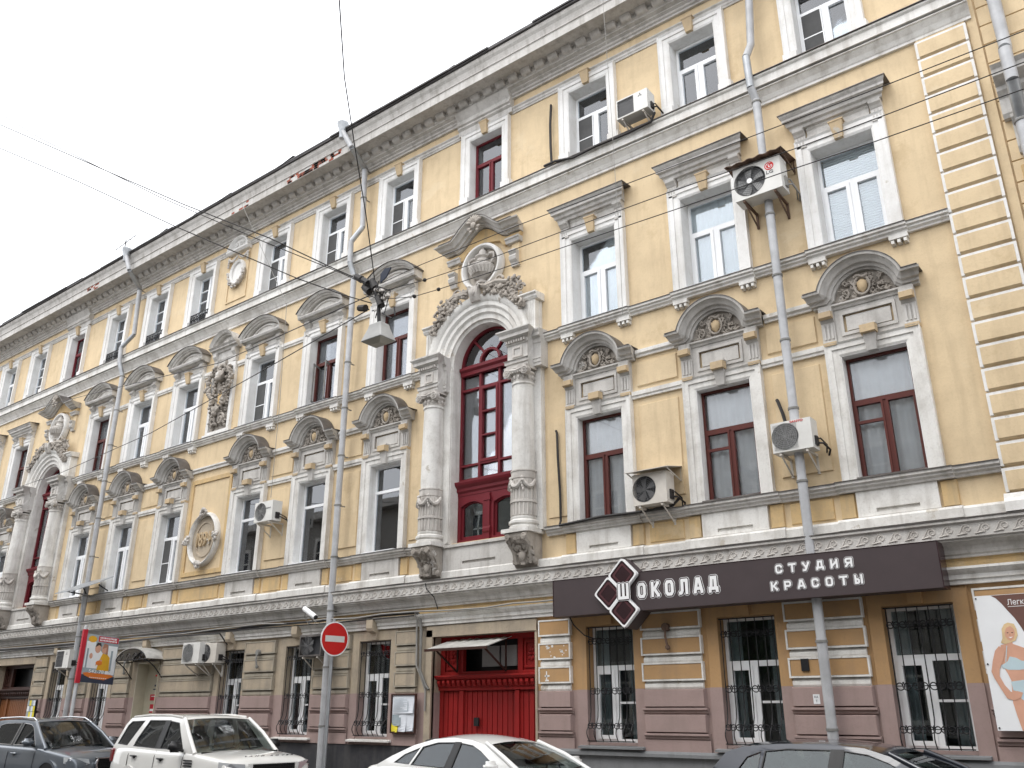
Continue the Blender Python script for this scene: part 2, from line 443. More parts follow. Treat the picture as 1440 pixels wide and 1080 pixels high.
# body of the house behind the facade and the roof
m = MB(); m.box(XL, XR, .9, 12, 0, 16.2); part(m, 'rear_body', 'room')
m = MB(); m.prof([(-1.0, 16.79), (-1.0, 16.835), (.2, 17.0), (6, 18.6), (12, 17.0), (12, 16.8), (6, 18.4), (.2, 16.86)], XL, XR)
rf = part(m, 'roof', 'roof_metal')
m = MB(); x = XL
while x < XR-2:      # sheets lapped along the eaves, uneven at the edge
    L = rnd.uniform(1.2, 2.8); dz = rnd.uniform(.0, .05); dy = rnd.uniform(0, .05)
    m.prof([(-1.0-dy, 16.80+dz), (-1.0-dy, 16.845+dz), (.1, 17.03+dz), (.1, 17.01+dz)], x, min(x+L, XR)); x += L*.97
sub(m, 'eaves_flashing', 'roof_metal', rf)
m = MB()
for x, t in ((-15.2, .07), (-18.6, .10), (-21.6, .05), (-12.3, .06), (-25.2, .08)):
    m.add([(x-.3, -1.03, 16.84), (x+.35, -1.03, 16.84+t), (x+.4, -.6, 16.93+t), (x-.3, -.6, 16.92), (x-.3, -1.03, 16.83), (x+.35, -1.03, 16.83+t), (x+.4, -.6, 16.92+t), (x-.3, -.6, 16.91)], [(0, 1, 2, 3), (7, 6, 5, 4), (0, 4, 5, 1), (1, 5, 6, 2), (2, 6, 7, 3), (3, 7, 4, 0)])
sub(m, 'bent_flashing', 'roof_metal', rf)
m = MB(); m.tube([(-28.9, -.4, 16.8), (-28.9, -.4, 18.2)], .02); m.tube([(-29.6, -.4, 18.0), (-28.2, -.4, 18.15)], .015)
for k in range(5): m.tube([(-29.5+k*.3, -.8, 18.02+k*.03), (-29.5+k*.3, .0, 18.02+k*.03)], .008)
sub(m, 'aerial', 'iron', rf)

# ---- crowning cornice
TOPC = [(.02, 15.91), (-.07, 15.91), (-.07, 15.96), (-.11, 15.98), (-.11, 16.03), (-.17, 16.06), (-.17, 16.09), (-.26, 16.12), (-.26, 16.15), (-.30, 16.17),
        (-.30, 16.30), (-.76, 16.30), (-.76, 16.235), (-.80, 16.235), (-.80, 16.46), (-.83, 16.475), (-.83, 16.505), (-.845, 16.56), (-.87, 16.63), (-.92, 16.69), (-.94, 16.74), (-.94, 16.785), (.02, 16.80)]
m = MB().prof(TOPC, XL, XR); tc = part(m, 'crowning_cornice', 'grey_cornice')
mo = MB(); mo.prof([(-.29, 16.165), (-.33, 16.168), (-.37, 16.185), (-.40, 16.215), (-.42, 16.25), (-.43, 16.298), (-.29, 16.298)], -.13, .13); mo = mo.mesh('modillion')
mo.materials.append(MATS['grey_cornice']); x = XL+.2
while x < XR: put(mo, 'modillion', None, tc, (x, 0, 0)); x += .40
m = MB(); rr = random.Random(3)
for bx, bz, n in ((-18.3, 16.36, 16), (-17.6, 16.40, 22), (-16.9, 16.42, 10), (-30.0, 16.40, 12), (-21.0, 16.38, 5)):
    for k in range(n):
        a = bx+rr.uniform(-.45, .45); c = 16.25+rr.randrange(3)*.075
        m.box(a, a+rr.uniform(.1, .22), -.806, -.79, c, c+.062)
sub(m, 'exposed_brick', 'brick_red', tc)
# lower moulding of the entablature, broken by the arched bays
m = MB(); LOWC = [(.01, 15.49), (-.03, 15.49), (-.03, 15.53), (-.05, 15.55), (-.05, 15.60), (-.085, 15.63), (-.085, 15.655), (.01, 15.67)]
edges = [XL, ARCH[1]-.82, ARCH[1]+.82, ARCH[0]-.82, ARCH[0]+.82, XR]
for i in (0, 2, 4): m.prof(LOWC, edges[i], edges[i+1])
part(m, 'upper_moulding', 'grey_cornice')
for ax in ARCH:
    m = MB(); m.prof([(.01, 15.52), (-.10, 15.52), (-.10, 15.66), (-.16, 15.70), (-.16, 15.74), (-.21, 15.77), (-.21, 15.83), (-.17, 15.85), (-.17, 15.92), (-.3, 16.1), (0, 16.1)], ax-.86, ax+.86)
    part(m, 'cornice_break', 'grey_cornice')

# ---- string course under the top floor
ST4 = [(.01, 12.72), (-.06, 12.72), (-.06, 12.77), (-.08, 12.79), (-.12, 12.86), (-.20, 12.95), (-.23, 12.965), (-.23, 12.985), (-.10, 12.985), (-.10, 13.02), (-.27, 13.02), (-.27, 13.19), (-.31, 13.22), (-.31, 13.26), (.01, 13.36)]
m = MB().prof(ST4, XL, XR+.08); sc4 = part(m, 'string_course', 'white_trim')
m = MB(); x = XL; rr = random.Random(5)
while x < XR:
    L = rr.uniform(1.5, 3.5); d = rr.uniform(0, .012)
    m.prof([(-.335-d, 13.262), (-.335-d, 13.275), (-.02, 13.375), (-.02, 13.362)], x, min(x+L, XR+.09)); x += L
sub(m, 'flashing', 'sheet_metal', sc4)

# ---- sill course of the third storey
def course(segs, z0, name, mat, flash=True):
    pr = [(.01, z0), (-.06, z0), (-.07, z0+.03), (-.11, z0+.06), (-.11, z0+.09), (-.15, z0+.11), (-.15, z0+.16), (.01, z0+.18)]
    m = MB()
    for a, b, e in segs: m.prof([(y-(e if y < 0 else 0), z) for y, z in pr], a, b)
    o = part(m, name, mat)
    if flash:
        m = MB()
        for a, b, e in segs: m.prof([(-.17-e, z0+.158), (-.17-e, z0+.168), (.0, z0+.192), (.0, z0+.182)], a-.005, b+.005)
        sub(m, 'flashing', 'sheet_metal', o)
    return o
def split_course(xs, hw, x0, x1, e=.045):
    segs = []; p = x0
    for x in sorted(xs):
        if x-hw > p: segs.append((p, x-hw, 0))
        segs.append((max(x-hw, x0), x+hw, e)); p = x+hw
    segs.append((p, x1, 0)); return segs
def drop_arch(segs, gap):
    out = []
    for a, b, e in segs:
        parts = [(a, b)]
        for ax in ARCH:
            nn = []
            for s0, s1 in parts:
                if s1 <= ax-gap or s0 >= ax+gap: nn.append((s0, s1)); continue
                if s0 < ax-gap: nn.append((s0, ax-gap))
                if s1 > ax+gap: nn.append((ax+gap, s1))
            parts = nn
        out += [(s0, s1, e) for s0, s1 in parts]
    return out
course(drop_arch(split_course(WIN, .84, XL, -1.90), 1.72), 9.12, 'sill_course', 'white_trim')
course(drop_arch(split_course(WIN, .86, XL, -1.90), 1.72), 4.94, 'sill_course', 'grey_cornice')
m = MB()
for x in WIN:
    for s in (-1, 1):
        cx = x+s*.68
        m.box(cx-.15, cx+.15, -.12, 0, 9.04, 9.118)
        for k in (-1, 0, 1): m.taper(cx+k*.1-.035, cx+k*.1+.035, -.11, 0, 8.955, 9.038, .012)
part(m, 'sill_guttae', 'white_trim')

# ---- belt cornice over the ground floor with a running-dog frieze
LOWB = [(.0, 3.40), (-.08, 3.40), (-.08, 3.455), (-.11, 3.47), (-.11, 3.53), (-.15, 3.56), (-.19, 3.60), (-.19, 3.635), (.0, 3.65)]
BELT = [(.0, 3.775), (-.07, 3.775), (-.07, 3.81), (-.10, 3.825), (-.115, 3.87), (-.15, 3.93), (-.21, 3.975), (-.26, 3.985), (-.26, 4.01), (-.30, 4.02), (-.30, 4.215), (-.345, 4.235), (-.345, 4.275), (.0, 4.33)]
m = MB().prof(LOWB, XL, XR); part(m, 'ground_floor_architrave', 'white_trim')
m = MB().prof(BELT, XL, XR); bc = part(m, 'belt_cornice', 'grey_cornice')
m = MB(); m.prof([(-.36, 4.277), (-.36, 4.288), (-.1, 4.325), (-.1, 4.314)], XL, XR); sub(m, 'flashing', 'sheet_metal', bc)
sp = MB(); pts = []
for i in range(17):
    t = i/16; a = R(250-500*t); r = .062*(1-.82*t); pts.append((.03+r*math.cos(a)*1.0, -.302, 4.125+r*math.sin(a)))
sp.tube(pts, [.015-.007*i/16 for i in range(17)], 5)
sp.tube([(-.118, -.302, 4.055), (-.07, -.302, 4.062), (-.02, -.302, 4.07), (.01, -.302, 4.066)], [.010, .014, .016, .014], 5)
sp.tube([(-.118, -.302, 4.055), (-.075, -.302, 4.09), (-.045, -.302, 4.15), (-.02, -.302, 4.185), (.04, -.302, 4.188)], [.006, .009, .010, .012, .008], 5)
sp = sp.mesh('wave_scroll', 50); sp.materials.append(MATS['relief_light']); x = XL+.2
while x < XR-.1: put(sp, 'wave_scroll', None, bc, (x, 0, 0)); x += .237
# dado between belt cornice and sill course
m = MB(); m.prof([(.0, 4.335), (-.14, 4.335), (-.14, 4.46), (-.11, 4.50), (.0, 4.52)], XL, -1.93)
for x in WIN: m.prof([(.0, 4.336), (-.17, 4.336), (-.17, 4.47), (-.14, 4.51), (.0, 4.53)], x-.9, x+.9)
part(m, 'dado_base', 'white_trim')
for x in WIN:
    m = MB(); m.plate([(x-.60, 4.53), (x+.60, 4.53), (x+.60, 4.938), (x-.60, 4.938)], [[(x-.32, 4.585), (x+.32, 4.585), (x+.32, 4.645), (x-.32, 4.645)]], -.07, 0)
    m.plate(rect(x-.34, x+.34, 4.57, 4.66), [], -.03, -.01)
    part(m, 'dado_panel', 'white_trim' if x > -10 else 'grey_cornice')
    m = MB()
    for s in (-1, 1): m.taper(x+s*.75-.12, x+s*.75+.12, -.045, 0, 4.535, 4.935, .012)
    part(m, 'dado_pedestal', 'yellow_soiled')
m = MB()
for a, b in [(sorted(WIN)[i]+.92, sorted(WIN)[i+1]-.92) for i in range(len(WIN)-1)]:
    if b-a > .5 and not any(a < ax < b for ax in ARCH): m.taper(a+.05, b-.05, -.03, 0, 4.56, 4.91, .012)
part(m, 'dado_field', 'yellow_soiled')
for ax in ARCH:
    m = MB(); m.plate([(ax-1.0, 4.45), (ax+1.0, 4.45), (ax+1.0, 4.97), (ax-1.0, 4.97)], [[(ax-.45, 4.60), (ax+.45, 4.60), (ax+.45, 4.66), (ax-.45, 4.66)]], -.12, 0)
    m.plate(rect(ax-.47, ax+.47, 4.58, 4.68), [], -.07, -.04)
    part(m, 'dado_panel', 'grey_cornice')
    m = MB(); m.prof([(.25, 4.97), (-.16, 4.97), (-.16, 5.03), (.25, 5.09)], ax-1.0, ax+1.0); part(m, 'window_sill', 'grey_cornice')

# ---- wall panels and bands between the windows of the second storey
srt = sorted(WIN)
gaps = [(srt[i]+.80, srt[i+1]-.80) for i in range(len(srt)-1)]
band = MB()
for a, b in gaps:
    if any(a < ax < b for ax in ARCH):
        ax = [q for q in ARCH if a < q < b][0]
        for c, d in ((a, ax-1.7), (ax+1.7, b)):
            if d-c > .25:
                m = MB(); m.plate([(c+.04, 5.3), (d-.04, 5.3), (d-.04, 7.3), (c+.04, 7.3)], [], -.022, 0); part(m, 'wall_panel', 'yellow')
        continue
    if b-a > 1.6:      # the wider pier that carries the dated medallion
        m = MB().plate([(a+.1, 5.25), (b-.1, 5.25), (b-.1, 8.05), (a+.1, 8.05)], [[(a+.22, 5.37), (b-.22, 5.37), (b-.22, 7.93), (a+.22, 7.93)]], -.035, 0)
        part(m, 'wall_panel', 'yellow_soiled')
        band.prof([(0, 8.27), (-.06, 8.27), (-.06, 8.33), (-.1, 8.36), (-.1, 8.40), (0, 8.42)], a, b)
        continue
    m = MB(); m.taper(a+.08, b-.08, -.035, 0, 7.60, 8.10, .015); part(m, 'wall_panel', 'yellow')
    m = MB(); m.taper(a+.10, b-.10, -.03, 0, 5.35, 7.22, .015); part(m, 'wall_panel', 'yellow')
    band.prof([(0, 7.36), (-.05, 7.36), (-.05, 7.40), (-.075, 7.42), (-.075, 7.50), (0, 7.52)], a-.03, b+.03)
    band.prof([(0, 8.20), (-.05, 8.20), (-.05, 8.24), (-.09, 8.27), (-.09, 8.34), (0, 8.38)], a+.1, b-.1)
part(band, 'impost_band', 'white_trim')
band = MB()      # band between the segment-headed windows of the third storey
for i in range(len(MID)-1):
    a, b = MID[i+1]+.78, MID[i]-.78
    for c, d in (((a, (a+b)/2-.62), ((a+b)/2+.62, b)) if b-a > 2 else ((a, b),)):
        band.prof([(0, 11.34), (-.04, 11.34), (-.04, 11.38), (-.07, 11.40), (-.07, 11.49), (0, 11.50)], c, d)
part(band, 'impost_band', 'white_trim')

# ================================================================== window surrounds
ARCHI = [(0, 0), (0, .06), (.03, .075), (.12, .075), (.125, .10), (.20, .10), (.235, .13), (.235, 0)]
def architrave(w, z0, z1):
    m = MB(); m.sweep([(w, z0), (w, z1), (-w, z1), (-w, z0)], [(-n, d) for n, d in ARCHI]); return m
def reveal(w, z0, z1, dep, sill=True):
    m = MB(); t = .012
    m.box(-w, -w+t, -.055, dep, z0, z1); m.box(w-t, w, -.055, dep, z0, z1); m.box(-w+t, w-t, -.055, dep, z1-t, z1)
    return m
def keystone(z0, z1, hw=.10):
    m = MB(); a, b = hw*.72, hw*1.1
    m.add([(-a, 0, z0), (a, 0, z0), (b, 0, z1), (-b, 0, z1), (-a, -.13, z0), (a, -.13, z0), (b, -.19, z1), (-b, -.19, z1)],
          [(3, 2, 1, 0), (4, 5, 6, 7), (0, 1, 5, 4), (1, 2, 6, 5), (2, 3, 7, 6), (3, 0, 4, 7)])
    m.box(-b-.015, b+.015, -.20, 0, z1, z1+.03); return m
def bracket(x, zt, zb, w=.2):
    m = MB(); h = zt-zb
    m.prof([(0, zb), (-.10, zb), (-.10, zb+.04), (-.085, zb+.05), (-.085, zb+h*.56), (-.11, zb+h*.60), (-.13, zb+h*.66), (-.18, zb+h*.74), (-.19, zb+h*.82), (-.15, zb+h*.88), (-.15, zt), (0, zt)], x-w/2, x+w/2)
    for k in (-1, 0, 1): m.box(x+k*w*.28-.016, x+k*w*.28+.016, -.105, -.08, zb+.07, zb+h*.52)
    return m
def foliage(m, cx, cz, rx, rz, y, seed, n=46, half=True, s=.034):
    """acanthus relief: curling stems with leaf lobes along them"""
    r = random.Random(seed)
    for sd in (-1, 1):
        for k, (ox, oz, rad, turn) in enumerate(((.34, .52, .23, 1), (.66, .30, .19, -1), (.36, .13, .13, 1), (.84, .10, .10, 1), (.58, .70, .12, -1))):
            px, pz = cx+sd*ox*rx, cz+oz*rz; pp = []
            for i in range(14):
                t = i/13; a = turn*sd*(t*5.2)+PI*(.5 if k != 1 else -.5); q = rad*rx*(1-.8*t)
                pp.append((px+q*math.cos(a), y-.022-.02*t, pz+q*math.sin(a)))
            m.tube(pp, [s*.44*(1-.45*i/13) for i in range(14)], 5)
            for i in range(2, 12, 2):
                a = r.uniform(0, PI); m.ball((pp[i][0]+r.uniform(-1, 1)*s*.5, y-.02, pp[i][2]+r.uniform(-1, 1)*s*.5), (s*r.uniform(.75, 1.25), s*.7, s*.42), a)
    for i in range(n):
        for _ in range(20):
            u = r.uniform(-1, 1); v = r.uniform(0 if half else -1, 1)
            if u*u+v*v < .92: break
        q = r.uniform(.6, 1.15)*s
        m.ball((cx+u*rx, y-r.uniform(0, .035), cz+v*rz), (q, q*.75, q*.5), math.atan2(v, u)+r.uniform(-.7, .7))
# second storey: round pediment with a foliate lunette
def surround2():
    z0, z1 = F2
    s = architrave(HW, z0-.03, z1).build('window_surround', 'white_trim', B)
    sub(reveal(HW, z0, z1, .3), 'reveal', 'white_clean', s)
    sub(keystone(z1-.03, z1+.40, .105), 'keystone', 'grey_stucco', s)
    m = MB(); m.taper(-.13, .13, -.245, -.10, z1+.25, z1+.40, .01); sub(m, 'keystone_block', 'ochre_pale', s)
    for sd in (-1, 1):
        sub(bracket(sd*.655, 8.16, 7.50, .225), 'bracket', 'grey_stucco', s)
        m = MB(); m.taper(sd*.655-.115, sd*.655+.115, -.125, 0, 7.44, 7.515, .008); m.taper(sd*.655-.118, sd*.655+.118, -.225, -.14, 7.92, 8.05, .015); sub(m, 'bracket_block', 'ochre_pale', s)
    m = MB(); m.plate(rect(-.54, .54, 7.48, 8.12), [rect(-.42, .42, 7.62, 7.98)], -.05, 0); m.plate(rect(-.36, .36, 7.67, 7.93), [], -.045, 0)
    m.plate(rect(-.45, .45, 7.585, 8.015), [rect(-.40, .40, 7.64, 7.96)], -.075, -.04); sub(m, 'entablature_panel', 'grey_stucco', s)
    m = MB(); m.prof([(0, 8.08), (-.07, 8.08), (-.09, 8.12), (-.13, 8.14), (-.13, 8.17), (0, 8.17)], -.545, .545); sub(m, 'lunette_sill', 'grey_stucco', s)
    P = [(0, 0), (.0, .10), (.035, .12), (.035, .16), (.08, .18), (.09, .24), (.13, .27), (.17, .32), (.17, .36), (.21, .37), (.21, 0)]
    path = [(-.86, 8.16), (-.60, 8.16)]+[(x, z) for x, z in arc(0, 8.17, .50, 171, 9, 22)]+[(.60, 8.16), (.86, 8.16)]
    m = MB(); m.sweep(path, P)
    sub(m, 'round_pediment', 'grey_stucco', s)
    m = MB(); m.sweep(path, [(.212, .02), (.212, .385), (.224, .385), (.236, .02)])
    for sd in (-1, 1): m.prof([(-.385, 8.372), (-.385, 8.383), (0, 8.40), (0, 8.39)], min(sd*.86, sd*.93), max(sd*.86, sd*.93))
    sub(m, 'flashing', 'sheet_metal', s)
    m = MB()
    for sd in (-1, 1): m.sweep([(sd*.86, 8.16), (sd*.861, 8.16)] if sd > 0 else [(-.861, 8.16), (-.86, 8.16)], [(n, d) for n, d in P])
    for sd in (-1, 1):   # returned ends of the ears
        m.add([(sd*.862, -d, 8.16+n) for n, d in P]+[(sd*(.862+max(0, d-.10)*.34), -d*.97, 8.16+n) for n, d in P],
              [(i, (i+1) % 11, 11+(i+1) % 11, 11+i) for i in range(11)]+[tuple(range(11, 22))])
    sub(m, 'pediment_return', 'grey_stucco', s)
    m = MB(); m.plate(arc(0, 8.17, .505, 0, 180, 20), [], -.03, 0); foliage(m, 0, 8.19, .46, .44, -.06, 11, 60, True, .04)
    for k in range(9): m.ball((-.10+.025*k, -.13, 8.55+.02*math.sin(k*.8)), (.03, .04, .035))
    for sd in (-1, 1):
        pp = [(sd*(.13+.05*math.cos(a)*(1-a/14)), -.11, 8.46+.05*math.sin(a)*(1-a/14)) for a in [i*.5 for i in range(16)]]; m.tube(pp, .02, 5)
    sub(m, 'foliate_relief', 'relief', s, 40)
    m = MB(); m.ball((0, -.10, 8.385), (.105, .06, .14)); sub(m, 'oval_boss', 'ochre_pale', s, 60)
    m = MB(); m.tube([(.125*math.cos(a), -.125, 8.385+.165*math.sin(a)) for a in [2*PI*i/18 for i in range(19)]], .02, 5); sub(m, 'oval_rim', 'relief', s, 50)
    return s
# third storey, straight hood (wings) and segment hood (centre)
def common3(s, m2=None):
    z0, z1 = F3
    sub(reveal(HW3, z0, z1, .42), 'reveal', 'white_clean', s)
    m = keystone(z1-.0, z1+.32, .105); sub(m, 'keystone', 'ochre_pale', s)
    for sd in (-1, 1):
        sub(bracket(sd*.69, 11.86, 11.42, .2), 'bracket', 'grey_cornice', s)
    m = MB()
    m.prof([(0, 11.54), (-.05, 11.54), (-.05, 11.58), (-.07, 11.60), (-.07, 11.64), (-.045, 11.65), (-.045, 11.76), (-.08, 11.79), (-.08, 11.85), (0, 11.86)], -.56, .56); sub(m, 'frieze', 'grey_cornice', s)
HOOD = [(.01, 11.82), (-.14, 11.82), (-.16, 11.87), (-.21, 11.89), (-.23, 11.95), (-.29, 11.97), (-.29, 12.02), (-.33, 12.06), (-.35, 12.10), (.01, 12.13)]
def surround3a():
    s = architrave(HW3, F3[0]-.03, F3[1]).build('window_surround', 'white_clean', B); common3(s)
    m = MB(); m.prof(HOOD, -.80, .80)
    n = len(HOOD)
    for sd in (-1, 1):
        m.add([(sd*.802, y, z) for y, z in HOOD]+[(sd*(.802+max(0, -y-.10)*.62), y, z) for y, z in HOOD], [(i, (i+1) % n, n+(i+1) % n, n+i) for i in range(n)]+[tuple(range(n, 2*n))])
    sub(m, 'hood_cornice', 'grey_cornice', s)
    m = MB(); m.prof([(-.37, 12.095), (-.37, 12.11), (0, 12.15), (0, 12.135)], -.97, .97); sub(m, 'flashing', 'sheet_metal', s)
    return s
SEGR = 1.28
def segpath(hw, zb, rise, n=16):
    r = (hw*hw+rise*rise)/(2*rise); a = math.degrees(math.asin(hw/r)); return arc(0, zb+rise-r, r, 90+a, 90-a, n)
def surround3b():
    s = architrave(HW3, F3[0]-.03, F3[1]).build('window_surround', 'white_clean', B); common3(s)
    P = [(0, 0), (0, .16), (.04, .18), (.04, .23), (.08, .25), (.08, .29), (.13, .33), (.13, 0)]
    m = MB(); m.sweep(segpath(.84, 11.98, .40), P); m.sweep([(-.84, 11.87), (.84, 11.87)], [(0, 0), (0, .16), (.03, .20), (.03, .27), (.08, .30), (.11, .30), (.11, 0)])
    m.plate(segpath(.78, 11.98, .38)+[(.78, 11.96), (-.78, 11.96)], [], -.08, 0)
    m.sweep(segpath(.58, 12.01, .27), [(0, .06), (0, .12), (.03, .12), (.03, .06)])
    for sd in (-1, 1): m.prof([(0, 11.87), (-.16, 11.87), (-.20, 11.90), (-.27, 11.90), (-.30, 11.95), (-.31, 12.0), (-.33, 12.03), (0, 12.05)], min(sd*.80, sd*.92), max(sd*.80, sd*.92))
    sub(m, 'segment_hood', 'grey_cornice', s)
    m = MB(); m.sweep(segpath(.86, 11.98, .40), [(.135, .0), (.135, .355), (.147, .355), (.155, 0)]); sub(m, 'flashing', 'sheet_metal', s)
    return s
def surround4():
    z0, z1 = F4
    s = architrave(HW, z0-.12, z1).build('window_surround', 'white_clean', B)
    sub(reveal(HW, z0, z1, .42), 'reveal', 'white_clean', s)
    sub(keystone(z1-.0, z1+.30, .105), 'keystone', 'ochre_pale', s)
    m = MB()
    for sd in (-1, 1): m.taper(sd*.655-.15, sd*.655+.15, -.12, 0, z0-.12, z0+.12, .015)
    sub(m, 'architrave_foot', 'white_clean', s)
    return s
def place(fn, xs):
    first = None
    for x in xs:
        if first is None: first = fn(); first.location = Vector((x, 0, 0))+BI
        else: copy_tree(first, B, Vector((x, 0, 0))+BI)
place(surround2, WIN); place(surround3a, RIGHT+LEFT); place(surround3b, MID); place(surround4, WIN+ARCH)
# ================================================================== windows
def curtain_mesh(w, h, seed, kind):
    r = random.Random(seed); m = MB()
    def drape(x0, x1, z0, z1, amp=.02, f=38):
        n = max(6, int((x1-x0)*42)); ph = r.uniform(0, 6); v = []
        for i in range(n+1):
            x = x0+(x1-x0)*i/n; y = amp*math.sin(x*f+ph)+amp*.5*math.sin(x*f*.43+ph*2)
            v += [(x, y, z0), (x, y*.6, z1)]
        m.add(v, [(2*i, 2*i+2, 2*i+3, 2*i+1) for i in range(n)])
    if kind == 'full': drape(-w/2, w/2, .02, h-.02)
    elif kind == 'sides':
        a = r.uniform(.22, .36)*w; drape(-w/2, -w/2+a, .02, h-.02); drape(w/2-a, w/2, .02, h-.02)
    elif kind == 'half': drape(-w/2, w/2, .02, h*r.uniform(.5, .68))
    elif kind == 'left': drape(-w/2, -w/2+w*.55, .02, h-.02)
    elif kind == 'blind':
        z = h*.15
        while z < h-.03: m.box(-w/2+.04, w/2-.04, -.012, .012, z, z+.035); z += .05
    me = bpy.data.meshes.new('curtain'); me.from_pydata(m.v, [], m.f)
    me.polygons.foreach_set('use_smooth', [kind != 'blind']*len(me.polygons)); return me
CUR = {}
def window(w, h, style, seed, fm='pvc', gl='glass', cur='full', curmat='curtain', room='room', y=.30, x=0, z0=0, deep=None, name='window'):
    """frame at depth y behind the wall face; returned as a part with sashes, panes, curtain and the room behind"""
    k = (round(w, 3), round(h, 3), style, fm)
    f = .055 if fm == 'pvc' else .042; a, b = w/2, h
    if k not in CUR:
        m = MB(); sash = []; pan = []
        m.plate(rect(-a, a, 0, b), [rect(-a+f, a-f, f, b-f)], 0, .07)
        if style in ('pvc', 'pvcscreen', 'pvctilt'):
            zt = b*.66; m.box(-a+f, a-f, .005, .065, zt-.035, zt+.035); m.box(-.045, .045, .005, .065, f, zt-.035)
            pan.append((-a+f, a-f, zt+.035, b-f))
            sash.append((.045-.01, a-f+.01, f-.01, zt-.025)); pan.append((.10, a-f-.06, f+.06, zt-.1))
            pan.append((-a+f, -.045, f, zt-.035))
            if style != 'pvcscreen': sash.append((-a+f-.01, -.045+.01, f-.01, zt-.025))
        elif style == 'single':
            zt = b*.70; m.box(-a+f, a-f, .005, .065, zt-.035, zt+.035); pan += [(-a+f, a-f, zt+.035, b-f), (-a+f, a-f, f, zt-.035)]
        elif style in ('wood', 'woodplain', 'woodopen'):
            zt = b*.63; m.box(-a+f, a-f, -.015, .07, zt-.032, zt+.032); m.box(-.03, .03, .0, .07, f, zt-.032)
            pan += [(-a+f, a-f, zt+.03, b-f), (.03, a-f, f, zt-.03), (-a+f, -.03, f, zt-.03)]
            sash.append((.03-.005, a-f+.005, f-.005, zt-.03)); sash.append((-a+f-.005, -.03+.005, f-.005, zt-.03))
            if style == 'wood': m.box(-a+f, -.04, -.02, .03, zt-.38, zt-.33)
        elif style == 'grid':
            m.box(-.04, .04, .005, .065, f, b-f)
            for q in (.28, .5, .72): m.box(-a+f, -.04, .01, .05, b*q-.015, b*q+.015)
            pan += [(-a+f, -.04, f, b-f), (.04, a-f, f, b-f)]; sash.append((.03, a-f+.01, f-.01, b-f+.01))
        elif style == 'gf':
            zt = b*.63; m.box(-a+f, a-f, .005, .065, zt-.045, zt+.045); m.box(-.045, .045, .005, .065, f, zt-.045)
            pan += [(-a+f, a-f, zt+.045, b-f), (.04, a-f, f, zt-.045), (-a+f, -.04, f, zt-.045)]
            sash.append((-a+f-.005, -.04, f-.005, zt-.04))
            m.box(.045, a-f, .0, .03, b*.33-.018, b*.33+.018)
        sm = []
        for x0, x1, s0, s1 in sash:
            q = MB(); t = .034 if fm != 'pvc' else .065
            q.plate(rect(x0, x1, s0, s1), [rect(x0+t, x1-t, s0+t, s1-t)], -.018, .06); sm.append(q.mesh('sash'))
        pm = []
        for x0, x1, s0, s1 in pan:
            q = MB(); q.box(x0-.004, x1+.004, .03, .036, s0-.004, s1+.004); pm.append(q.mesh('pane'))
        scr = None
        if style in ('pvcscreen',):
            q = MB(); q.plate(rect(-a+f, -.045, f, b*.66-.035), [rect(-a+f+.02, -.065, f+.02, b*.31-.012), rect(-a+f+.02, -.065, b*.31+.012, b*.66-.055)], -.02, 0); scr = q.mesh('screen_frame')
        d = 1.1; q = MB(); q.add([(-a, .07, 0), (a, .07, 0), (a, .07, b), (-a, .07, b), (-a-.3, d, -.2), (a+.3, d, -.2), (a+.3, d, b+.2), (-a-.3, d, b+.2)], [(4, 5, 6, 7), (0, 1, 5, 4), (1, 2, 6, 5), (2, 3, 7, 6), (3, 0, 4, 7)])
        rm = bpy.data.meshes.new('room'); rm.from_pydata(q.v, [], q.f)
        CUR[k] = (m.mesh('window'), sm, pm, scr, rm)
    fr, sm, pm, scr, rm = CUR[k]
    def use(me, mat, nm, par):
        o = bpy.data.objects.new(nm, me); COL.objects.link(o); o.parent = par
        if not me.materials: me.materials.append(None)
        o.material_slots[0].link = 'OBJECT'; o.material_slots[0].material = MATS[mat]; return o
    o = use(fr, fm, name, B); o.location = Vector((x, y, z0))+BI
    for q in sm: use(q, fm, 'sash', o)
    for q in pm: use(q, gl, 'pane', o)
    if scr: use(scr, 'pvc', 'screen_frame', o)
    if scr:
        q = MB(); q.box(-a+f+.005, -.05, -.012, -.008, f+.005, b*.66-.04); use(q.mesh('insect_screen'), 'screen_mesh', 'insect_screen', o)
    use(rm, room, 'room', o)
    if cur:
        ck = ('c', round(w, 2), round(h, 2), cur, seed % 5)
        if ck not in CUR: CUR[ck] = curtain_mesh(w-.06, h, seed % 5, cur)
        c = use(CUR[ck], curmat, 'curtain', o); c.location = (0, .12, 0)
    return o
w2, w3, w4 = 1.03, 1.03, 1.03
H2, H3, H4 = F2[1]-F2[0]-.015, F3[1]-F3[0]-.015, F4[1]-F4[0]-.015
def row(xs, specs, zz, hh, y):
    for i, (x, sp) in enumerate(zip(xs, specs)):
        style, fm, gl, cur, cm, room = sp
        window(1.09 if zz == F3[0] else 1.02, hh, style, i*3+int(zz), fm, gl, cur, cm, room, y, x, zz)
PV = lambda st='pvc', cur='full', cm='curtain', gl='glass', room='room_light': (st, 'pvc', gl, cur, cm, room)
WD = lambda st='wood', cur='full', cm='curtain_blue', gl='glass_old', room='room_light': (st, 'frame_red', gl, cur, cm, room)
row(RIGHT, [WD(), WD(), WD('woodplain')], F2[0], H2, .13)
row(MID, [PV('single', None, room='room'), PV('single', None, room='room'), PV('single', None, room='room'), PV('pvcscreen', 'sides'), PV('pvc', 'half'), PV('pvc')], F2[0], H2, .14)
row(LEFT, [PV(), PV(), PV()], F2[0], H2, .14)
row(RIGHT, [PV('pvc', 'blind'), PV('pvctilt', 'full'), PV('pvctilt', 'full')], F3[0], H3, .27)
